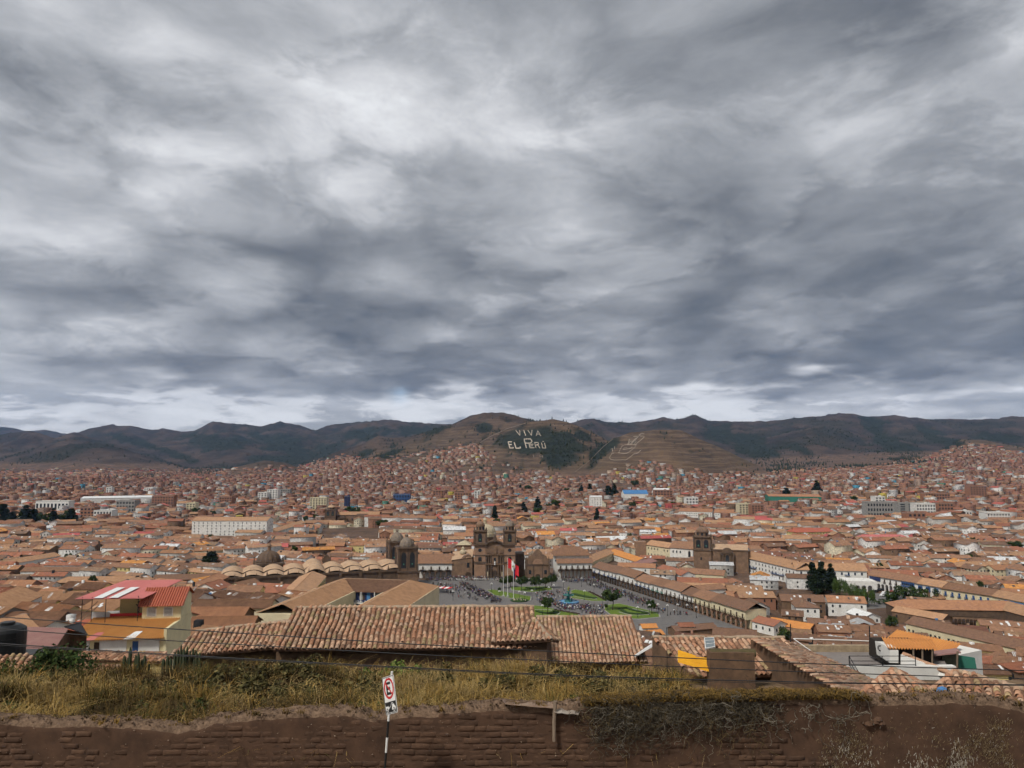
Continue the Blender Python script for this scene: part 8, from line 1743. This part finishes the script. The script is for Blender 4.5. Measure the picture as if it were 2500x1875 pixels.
CT = [(515,1404,54,50,'conifer','broad dark conifer left of the cathedral vaults'),(500,1402,42,30,'conifer','smaller conifer beside the broad one left of the vaults'),(50,1360,22,52,'bush','rounded bush among roofs at the far left'),(5,1290,58,40,'conifer','dark tree at the left edge, mid distance'),(28,1292,40,34,'conifer','second dark tree from the left edge'),(60,1292,56,42,'conifer','tall dark tree in the left clump'),(82,1290,46,26,'conifer','narrow tree in the left clump'),(105,1290,40,34,'round','round tree in the left clump'),(128,1290,48,24,'conifer','slim conifer in the left clump'),(150,1288,34,30,'round','low tree near the right end of the left clump'),(172,1288,44,36,'conifer','dark tree at the right end of the left clump'),(140,1294,16,60,'bush','low green hedge under the left clump'),
      (1208,1282,46,18,'conifer','tall dark conifer behind the right bell tower'),(1213,1290,26,20,'round','green tree at the foot of the conifer behind the bell tower'),(1246,1254,18,18,'round','dark tree behind the conifer'),(1278,1250,24,16,'conifer','slim dark conifer in the middle distance'),(1284,1258,20,10,'conifer','small conifer by the slim one'),(1313,1250,36,20,'conifer','large conifer above bright green tree'),(1312,1260,22,28,'round','bright green tree in the middle distance'),(1340,1248,20,18,'round','small tree left of a broad dark tree'),(1355,1246,28,26,'round','broad dark tree in the middle distance'),(1458,1282,40,16,'conifer','lone dark conifer right of centre'),(1544,1244,20,18,'round','round tree below the blue arena'),(1088,1343,20,16,'round','green tree in a courtyard left of the twin tower church'),(1012,1298,22,12,'round','tree between white houses behind the cathedral towers'),(860,1262,26,44,'round','wide dark tree right of the square tower'),(935,1292,24,40,'round','dark trees right of the long nave'),(920,1288,18,20,'round','tree at the end of the long nave'),(1645,1240,16,14,'round','round tree left of the white complex'),(1775,1275,8,12,'round','small tree before the white complex'),
      (2480,1350,30,40,'round','dark tree at the right edge'),(1920,1218,26,26,'conifer','large conifer group left of the green hall'),(1995,1208,34,24,'conifer','two pointed conifers above the old town'),(2085,1228,18,20,'round','tree left of the white dome church'),(2105,1226,14,16,'round','small tree at the foot of the white dome church'),(1995,1362,8,14,'bush','small bush on a roof terrace'),(165,1265,20,22,'round','tree above the left clump'),(480,1258,20,24,'round','tree left of the white multi storey hotel'),(520,1262,16,18,'round','tree behind the white multi storey hotel'),(770,1270,14,20,'round','tree by the orange roofs left of the square tower'),(690,1265,12,18,'round','small tree left of the square tower'),(1500,1210,28,18,'conifer','conifer left of the blue arena'),(1485,1212,26,22,'conifer','second conifer left of the blue arena'),(1440,1206,24,16,'conifer','third conifer left of the blue arena'),(1420,1205,20,14,'conifer','fourth conifer left of the blue arena'),(1550,1192,20,26,'round','tree behind the blue arena'),(1384,1204,14,14,'round','dark tree above the white five storey block'),(1290,1200,16,22,'round','dark tree far behind the flag'),(1270,1198,14,10,'conifer','slim tree far behind the flag')]
for i, (px, py, hp, wp, kind, lab_) in enumerate(CT): ptree(px, py, hp, wp, kind, lab_, None, 'trees in the town', i)
def ordn(k):
    if k <= 20: return ORDW[k - 1]
    t_ = ['', '', 'twenty', 'thirty', 'forty', 'fifty'][k // 10]; return t_ + '-' + ORDW[k % 10 - 1] if k % 10 else t_[:-1] + 'ieth'
# courtyard trees sprinkled through the old town
i = 0; pts_ = []
for k in range(400):
    if i >= 46: break
    y = random.uniform(330, 1000); u_ = random.uniform(-.68, .68); x = u_ * y; px, py = proj((x, y, gz(x, y) + 6))
    if any(inside(np.array([px]), np.array([py]), poly)[0] and y < dd + 60 for poly, dd in CLEAR) or (1020 < px < 1850 and py > 1400): continue
    pts_.append((px, x, y)); i += 1
for i, (px, x, y) in enumerate(sorted(pts_)):
    zone = ['far left', 'left', 'centre', 'right', 'far right'][min(4, int(px / 500))]; tree((x, y, gz(x, y)), random.uniform(7, 12), random.uniform(5, 9), random.choice(['round', 'round', 'conifer', 'round']), 'green courtyard tree between town roofs, %s counted from the left' % ordn(i + 1), 'courtyard trees', i)
# ---- woods on the far hills
gi = np.nonzero((forest_and_shade > .45) & (V_T[:, 1] > 1600) & (np.abs(V_T[:, 0]) < .76 * V_T[:, 1]))[0]; R = np.random.default_rng(17); pick = R.choice(gi, 15000); c = V_T[pick] + np.stack([R.normal(0, 1, 15000), R.normal(0, 1, 15000), 0 * pick], -1) * (V_T[pick, 1:2] * .006)
xx = R.uniform(-.7, .72, 2600); yy_ = R.uniform(1700, 4200, 2600); xx = xx * yy_; k = (fbm(xx / 200., yy_ / 200., 66, 3) > .54); c = np.concatenate([c, np.stack([xx, yy_, 0 * xx], -1)[k]]); tpx, tpy = projv(c[:, 0], c[:, 1], gfast(c[:, 0], c[:, 1])); c = c[~((tpx > 1228) & (tpx < 1345) & (tpy > 1042) & (tpy < 1105)) & ~((tpx > 1485) & (tpx < 1580) & (tpy > 1050) & (tpy < 1128))]; c[:, 2] = gfast(c[:, 0], c[:, 1]) - 1
n = len(c); h = R.uniform(5, 11, n) * (1 + c[:, 1] / 11000.); w = h * R.uniform(.16, .28, n); V = np.stack([c + np.stack([w, 0 * w, h * .3], -1), c + np.stack([0 * w, -w, h * .22], -1), c + np.stack([-w, 0 * w, h * .3], -1), c + np.stack([0 * w, w, h * .25], -1), c + np.stack([R.normal(0, .05, n) * h, 0 * w, h], -1), c], 1).reshape(-1, 3)
fc = np.array([(0, 4, 1), (1, 4, 2), (2, 4, 3), (3, 4, 0), (1, 5, 0), (2, 5, 1), (3, 5, 2), (0, 5, 3)]); FQ = ((np.arange(n) * 6)[:, None, None] + fc[None]).reshape(-1, 3); C = np.repeat(np.array([(.022,.032,.018),(.03,.04,.02),(.016,.024,.014)])[R.integers(3, size=n)], 8, 0)
tag(link('far_woods', np_mesh('far_woods', V, FQ, VCOLG, C)), 'dark eucalyptus woods scattered over the far hills', 'woods', None, 'stuff')
# ---- lettering and figures laid out on the hillsides
PALE = mat('pale_hill_earth', (.48, .41, .33), .95, (.33, .275, .22), .1, .5); FAINT = mat('faint_hill_earth', (.22, .17, .135), .95, (.15, .115, .09), .1, .5)
def drape(lines, wpx, m, name, label, cat, group=None, d0=1500, d1=4300, lift=2.2):
    mb = MB()
    for ln in lines:
        S = []
        for (x0, y0), (x1, y1) in zip(ln, ln[1:]):
            k = max(1, int(math.hypot(x1 - x0, y1 - y0) / 2.2)); S += [(x0 + (x1 - x0) * i / k, y0 + (y1 - y0) * i / k) for i in range(k)]
        S.append(ln[-1]); pr = None
        for i, (x_, y_) in enumerate(S):
            a, b = S[max(i - 1, 0)], S[min(i + 1, len(S) - 1)]; tx, ty = b[0] - a[0], b[1] - a[1]; l_ = math.hypot(tx, ty) or 1; nx_, ny_ = -ty / l_ * wpx / 2, tx / l_ * wpx / 2
            c_ = hit(x_, y_, lift, d0, d1, 420); dd = c_.y
            P_ = []
            for s_ in (-1, 1):
                q = At(x_ + nx_ * s_, y_ + ny_ * s_, dd); gq = gz(q.x, q.y) + lift
                # slide the edge point along its own ray onto the slope
                h_ = hit(x_ + nx_ * s_, y_ + ny_ * s_, lift, max(d0, dd - 60), dd + 60, 60); P_.append(h_ if abs(h_.y - dd) < 59 else q)
            if pr: mb.q([pr[0], P_[0], P_[1], pr[1]])
            pr = P_
    return tag(mb.build(name, m), label, cat, group)
def zx(L, ox, oy, s_): return [[(ox + a / s_, oy + b / s_) for a, b in l] for l in L]
LT = [('V', [[(615,320),(780,525),(775,320)]], 1.9, 'first letter V of the upper hillside line'), ('I', [[(930,320),(1000,530)]], 2.4, 'letter I of the upper hillside line'), ('V', [[(1080,310),(1225,525),(1245,305)]], 1.7, 'second letter V of the upper hillside line'), ('A', [[(1405,545),(1465,335),(1585,550)],[(1430,470),(1535,470)]], 1.6, 'letter A ending the upper hillside line'),
      ('E', [[(470,770),(325,770),(395,1010),(540,1000)],[(360,880),(470,870)]], 3.0, 'thick letter E starting the lower hillside line'), ('L', [[(560,790),(630,1015),(800,1010),(780,950)]], 3.2, 'thick letter L of the lower hillside line'), ('P', [[(1030,1005),(940,660),(1190,655),(1250,750),(1180,820),(980,815)]], 2.6, 'tall capital P of the lower hillside line'),
      ('E', [[(1300,860),(1130,865),(1170,1000),(1340,995)],[(1150,930),(1270,920)]], 1.9, 'small letter E after the tall P on the hillside'), ('R', [[(1400,1000),(1345,795),(1480,795),(1500,860),(1390,900),(1480,895),(1550,1015)]], 1.9, 'letter R of the lower hillside line'), ('U', [[(1615,800),(1655,1005),(1780,1010),(1725,810)],[(1655,755),(1695,760)]], 2.0, 'accented letter U ending the lower hillside line')]
for ch_, L, w_, lab_ in LT: drape(zx(L, 1220, 1030, 15.8), w_ * .85, PALE, 'hillside_letter', 'pale ' + lab_, 'letter', 'hillside lettering')
drape(zx([[(1300,1270),(1320,1400)],[(1640,1400),(1660,1320),(1600,1265),(1520,1290),(1540,1330),(1650,1330)]], 1220, 1030, 15.8), 1.4, FAINT, 'hillside_number', 'faint number nineteen below the hillside lettering', 'number')
drape(zx([[(430,970),(340,1000),(300,1060),(260,1150),(320,1210),(480,1225),(660,1220),(880,1215),(960,1150),(1070,1070),(1110,1020),(1180,1000),(1290,970),(1400,860)],[(790,680),(720,720),(640,860),(590,960),(720,990),(880,985),(1000,910),(1110,820),(1190,740),(1230,650),(1290,580),(1370,530),(1470,440),(1510,380),(1480,365),(1400,365),(1330,330),(1400,265),(1490,260),(1510,290)],
  [(840,665),(1220,665)],[(920,665),(1000,460)],[(940,660),(1010,550),(1090,550)],[(1010,655),(1230,420)],[(1050,660),(1310,380)],[(1160,650),(1230,540)],[(1120,380),(1300,375)],[(310,850),(370,800),(380,920)],[(450,730),(450,830)],[(1040,770),(1080,750),(1070,790),(900,830),(740,850),(800,790),(900,790)]], 1470, 1040, 14.75), .85, PALE, 'hillside_crest', 'pale shield shaped crest outlined on the terraced right hill', 'crest')
drape([[(1130,1100),(1170,1082),(1200,1064),(1240,1046),(1284,1033)],[(1404,1152),(1440,1124),(1470,1093),(1497,1071)]], 1.0, FAINT, 'hill_track', 'pale foot tracks along the ridges of the lettered hills', 'track')
# ================================================================ people
def person_mesh(name, pose, mats):
    "one continuous figure grown round a joint skeleton; mats: trousers, top, skin, hair"
    hip = 0.0
    J = dict(pelvis=(0, 0, .95), chest=(0, .0, 1.30), neck=(0, .01, 1.50), head=(0, -.02, 1.62), crown=(0, 0, 1.74),
             hl=(-.09, 0, .90), kl=(-.10, -.02, .50), al=(-.10, .02, .08), tl=(-.10, -.14, .04), hr=(.09, 0, .90), kr=(.10, -.02, .50), ar=(.10, .02, .08), tr=(.10, -.14, .04),
             sl=(-.19, 0, 1.43), el=(-.25, .03, 1.14), wl=(-.24, -.06, .88), fl=(-.23, -.08, .78), sr=(.19, 0, 1.43), er=(.25, .03, 1.14), wr=(.24, -.06, .88), fr=(.23, -.08, .78))
    J.update(pose)
    rad = dict(pelvis=.15, chest=.16, neck=.065, head=.10, crown=.07, hl=.10, kl=.065, al=.045, tl=.035, hr=.10, kr=.065, ar=.045, tr=.035, sl=.07, el=.05, wl=.035, fl=.03, sr=.07, er=.05, wr=.035, fr=.03)
    names = list(J); E = [('pelvis', 'chest'), ('chest', 'neck'), ('neck', 'head'), ('head', 'crown')]
    for s in 'lr': E += [('pelvis', 'h' + s), ('h' + s, 'k' + s), ('k' + s, 'a' + s), ('a' + s, 't' + s), ('chest', 's' + s), ('s' + s, 'e' + s), ('e' + s, 'w' + s), ('w' + s, 'f' + s)]
    me = bpy.data.meshes.new(name); me.from_pydata([J[k] for k in names], [(names.index(a), names.index(b)) for a, b in E], [])
    o = bpy.data.objects.new('tmp', me); COL.objects.link(o); o.modifiers.new('skin', 'SKIN'); sd = me.skin_vertices[0].data if me.skin_vertices else None
    if sd is None:
        bpy.context.view_layer.objects.active = o; bpy.ops.object.select_all(action='DESELECT'); o.select_set(True)
        bpy.ops.mesh.customdata_skin_add(); sd = me.skin_vertices[0].data
    for i, k in enumerate(names): sd[i].radius = (rad[k], rad[k] * (.72 if k in ('chest', 'pelvis') else 1)); sd[i].use_root = (k == 'pelvis')
    dg = bpy.context.evaluated_depsgraph_get(); r = bpy.data.meshes.new_from_object(o.evaluated_get(dg)); bpy.data.objects.remove(o); r.name = name
    import bmesh
    bm = bmesh.new(); bm.from_mesh(r); bmesh.ops.triangulate(bm, faces=bm.faces); bm.to_mesh(r); bm.free(); r.materials.clear()
    for m in mats: r.materials.append(m)
    for p in r.polygons:
        c = p.center; hand = (c.z < .93 and abs(c.x) > .17) or (pose and 'wl' in pose and (Vector(c) - Vector(J['fl'])).length < .12)
        p.material_index = 3 if c.z > 1.66 or (c.z > 1.56 and c.y > .03) else 2 if c.z > 1.52 or hand else 1 if c.z > .93 else 0
        p.use_smooth = True
    return r
CL = {k: mat('cloth_' + k, c, .9) for k, c in dict(black=(.015, .015, .018), navy=(.02, .025, .05), grey=(.12, .12, .13), white=(.65, .65, .66), red=(.35, .03, .04), blue=(.05, .12, .35), tan=(.30, .22, .14), purple=(.22, .16, .38), green=(.05, .14, .08)).items()}
SKIN = mat('skin', (.30, .17, .11), .7); HAIR = mat('dark_hair', (.012, .009, .008), .7)
stand = {}; walk = dict(kl=(-.09, -.20, .52), al=(-.09, -.12, .10), tl=(-.09, -.28, .06), kr=(.09, .04, .50), ar=(.09, .26, .12), tr=(.09, .14, .04), wl=(-.25, .16, .92), fl=(-.25, .2, .84), wr=(.25, -.22, .95), fr=(.25, -.3, .9))
film = dict(el=(-.26, -.10, 1.20), wl=(-.14, -.32, 1.36), fl=(-.10, -.38, 1.42), er=(.26, -.10, 1.20), wr=(.14, -.32, 1.36), fr=(.10, -.38, 1.42))
base_me = [person_mesh('person_standing', stand, [CL['black'], CL['black'], SKIN, HAIR]), person_mesh('person_walking', walk, [CL['black'], CL['black'], SKIN, HAIR]), person_mesh('person_filming', film, [CL['black'], CL['black'], SKIN, HAIR])]
PM = []
for top, bot in (('black', 'black'), ('navy', 'black'), ('grey', 'navy'), ('white', 'black'), ('red', 'black'), ('blue', 'navy'), ('tan', 'black'), ('purple', 'black'), ('white', 'navy'), ('black', 'grey'), ('green', 'black'), ('navy', 'navy')):
    for b in base_me:
        m = b.copy(); m.materials[0] = CL[bot]; m.materials[1] = CL[top]; PM.append((m, top))
# the dark figure on the roof terrace of the yellow house
pm = base_me[2].copy(); fig = link('person', pm); fig.matrix_world = YH.matrix_basis @ Matrix.Translation((-5.6, 7.4, 8.2)) @ Matrix.Rotation(-1.2, 4, 'Z'); fig.scale = (1.1, 1.1, 1.12); tag(fig, 'person in black clothes standing on roof terrace under pink canopy', 'person')
rp = random.Random(11)
ZN = [  # name of the gathering, pixel polygon, how many as single figures, how many more, share of pale tops
 ('crowd along the church steps', [(1040,1411),(1225,1411),(1225,1418),(1040,1419)], 70, 150, .30), ('crowd before the right hand far arcade', [(1365,1413),(1450,1415),(1470,1424),(1380,1422)], 34, 70, .2), ('crowd along the right arcade road', [(1440,1418),(1480,1430),(1600,1472),(1585,1480),(1500,1450),(1430,1428)], 44, 130, .12),
 ('parade ranks on the left road', [(1120,1424),(1140,1424),(1215,1462),(1190,1466),(1130,1440)], 42, 130, .15), ('marchers left of the parade ranks', [(1050,1425),(1115,1428),(1170,1468),(1110,1460)], 26, 60, .2), ('people round the fountain', [(1352,1466),(1380,1478),(1445,1478),(1440,1490),(1370,1490),(1345,1476)], 46, 110, .45),
 ('people strolling on the middle paving', [(1305,1450),(1395,1440),(1390,1462),(1350,1466),(1315,1476)], 24, 40, .25), ('people on the near right paving', [(1425,1480),(1472,1480),(1480,1505),(1420,1500)], 20, 30, .3), ('people on the right lane below arcades', [(1520,1462),(1600,1480),(1690,1500),(1640,1505),(1560,1480)], 16, 24, .2), ('band behind the flower bed', [(1195,1464),(1225,1466),(1222,1472),(1196,1471)], 14, 20, .1)]
def rpoint(poly):
    xs = [p[0] for p in poly]; ys = [p[1] for p in poly]
    while True:
        a, b = rp.uniform(min(xs), max(xs)), rp.uniform(min(ys), max(ys))
        if inside(np.array([a]), np.array([b]), poly)[0]: return a, b
def pchoice(pale):
    while True:
        m, top = rp.choice(PM)
        if (top in ('white', 'purple', 'tan', 'red', 'blue', 'green')) == (rp.random() < pale): return m, top
NP = 0; SV = []; SF = []; SM = []; off = 0; keys = list(CL.values()) + [SKIN, HAIR]
for nm, poly, a, b, pale in ZN:
    for i in range(a + int(b * 1.8)):
        p = On(*rpoint(poly), .32); m, top = pchoice(pale); rz = rp.uniform(-3.1, 3.1); h = rp.uniform(.92, 1.06)
        zst = 1.0 if (p.y > c0.y - 6.4 and p.x > c0.x - 33) else .3
        if i < a and NP < 296:
            tone = {'black': 'dark', 'navy': 'dark', 'grey': 'grey'}.get(top, top); o = link('person', m, None, (p.x, p.y, zst), rz, (h, h, h)); NP += 1; w_ = 'person in %s clothes in the %s' % (tone, nm); tag(o, w_, 'person', nm + ', ' + tone)
        else:
            V = np.array([v.co[:] for v in m.vertices]) * h; c, s = math.cos(rz), math.sin(rz); V = np.stack([V[:, 0] * c - V[:, 1] * s + p.x, V[:, 0] * s + V[:, 1] * c + p.y, V[:, 2] + zst], -1)
            mi = [keys.index(x) for x in m.materials]; F4 = np.array([q.vertices[:] for q in m.polygons]); SV.append(V); SF.append(F4 + off); SM += [mi[q.material_index] for q in m.polygons]; off += len(V)
tag(link('crowd', np_mesh('crowd', np.concatenate(SV), np.concatenate(SF), keys, midx=SM, smooth=True)), 'dense crowd of people filling the plaza', 'crowd', None, 'stuff')
# ================================================================ air
hz = MB().box(-15500, 15500, -60, 14500, -8, 1300).build('haze', []); tag(hz, kind='stuff')
hm = bpy.data.materials.new('haze'); hm.use_nodes = True; t = hm.node_tree; t.nodes.clear(); pv = t.nodes.new('ShaderNodeVolumePrincipled'); ou = t.nodes.new('ShaderNodeOutputMaterial'); t.links.new(pv.outputs[0], ou.inputs['Volume'])
pv.inputs['Color'].default_value = (.36, .57, 1.0, 1); pv.inputs['Density'].default_value = 2.5e-5; pv.inputs['Anisotropy'].default_value = .0
hz.data.materials.append(hm)
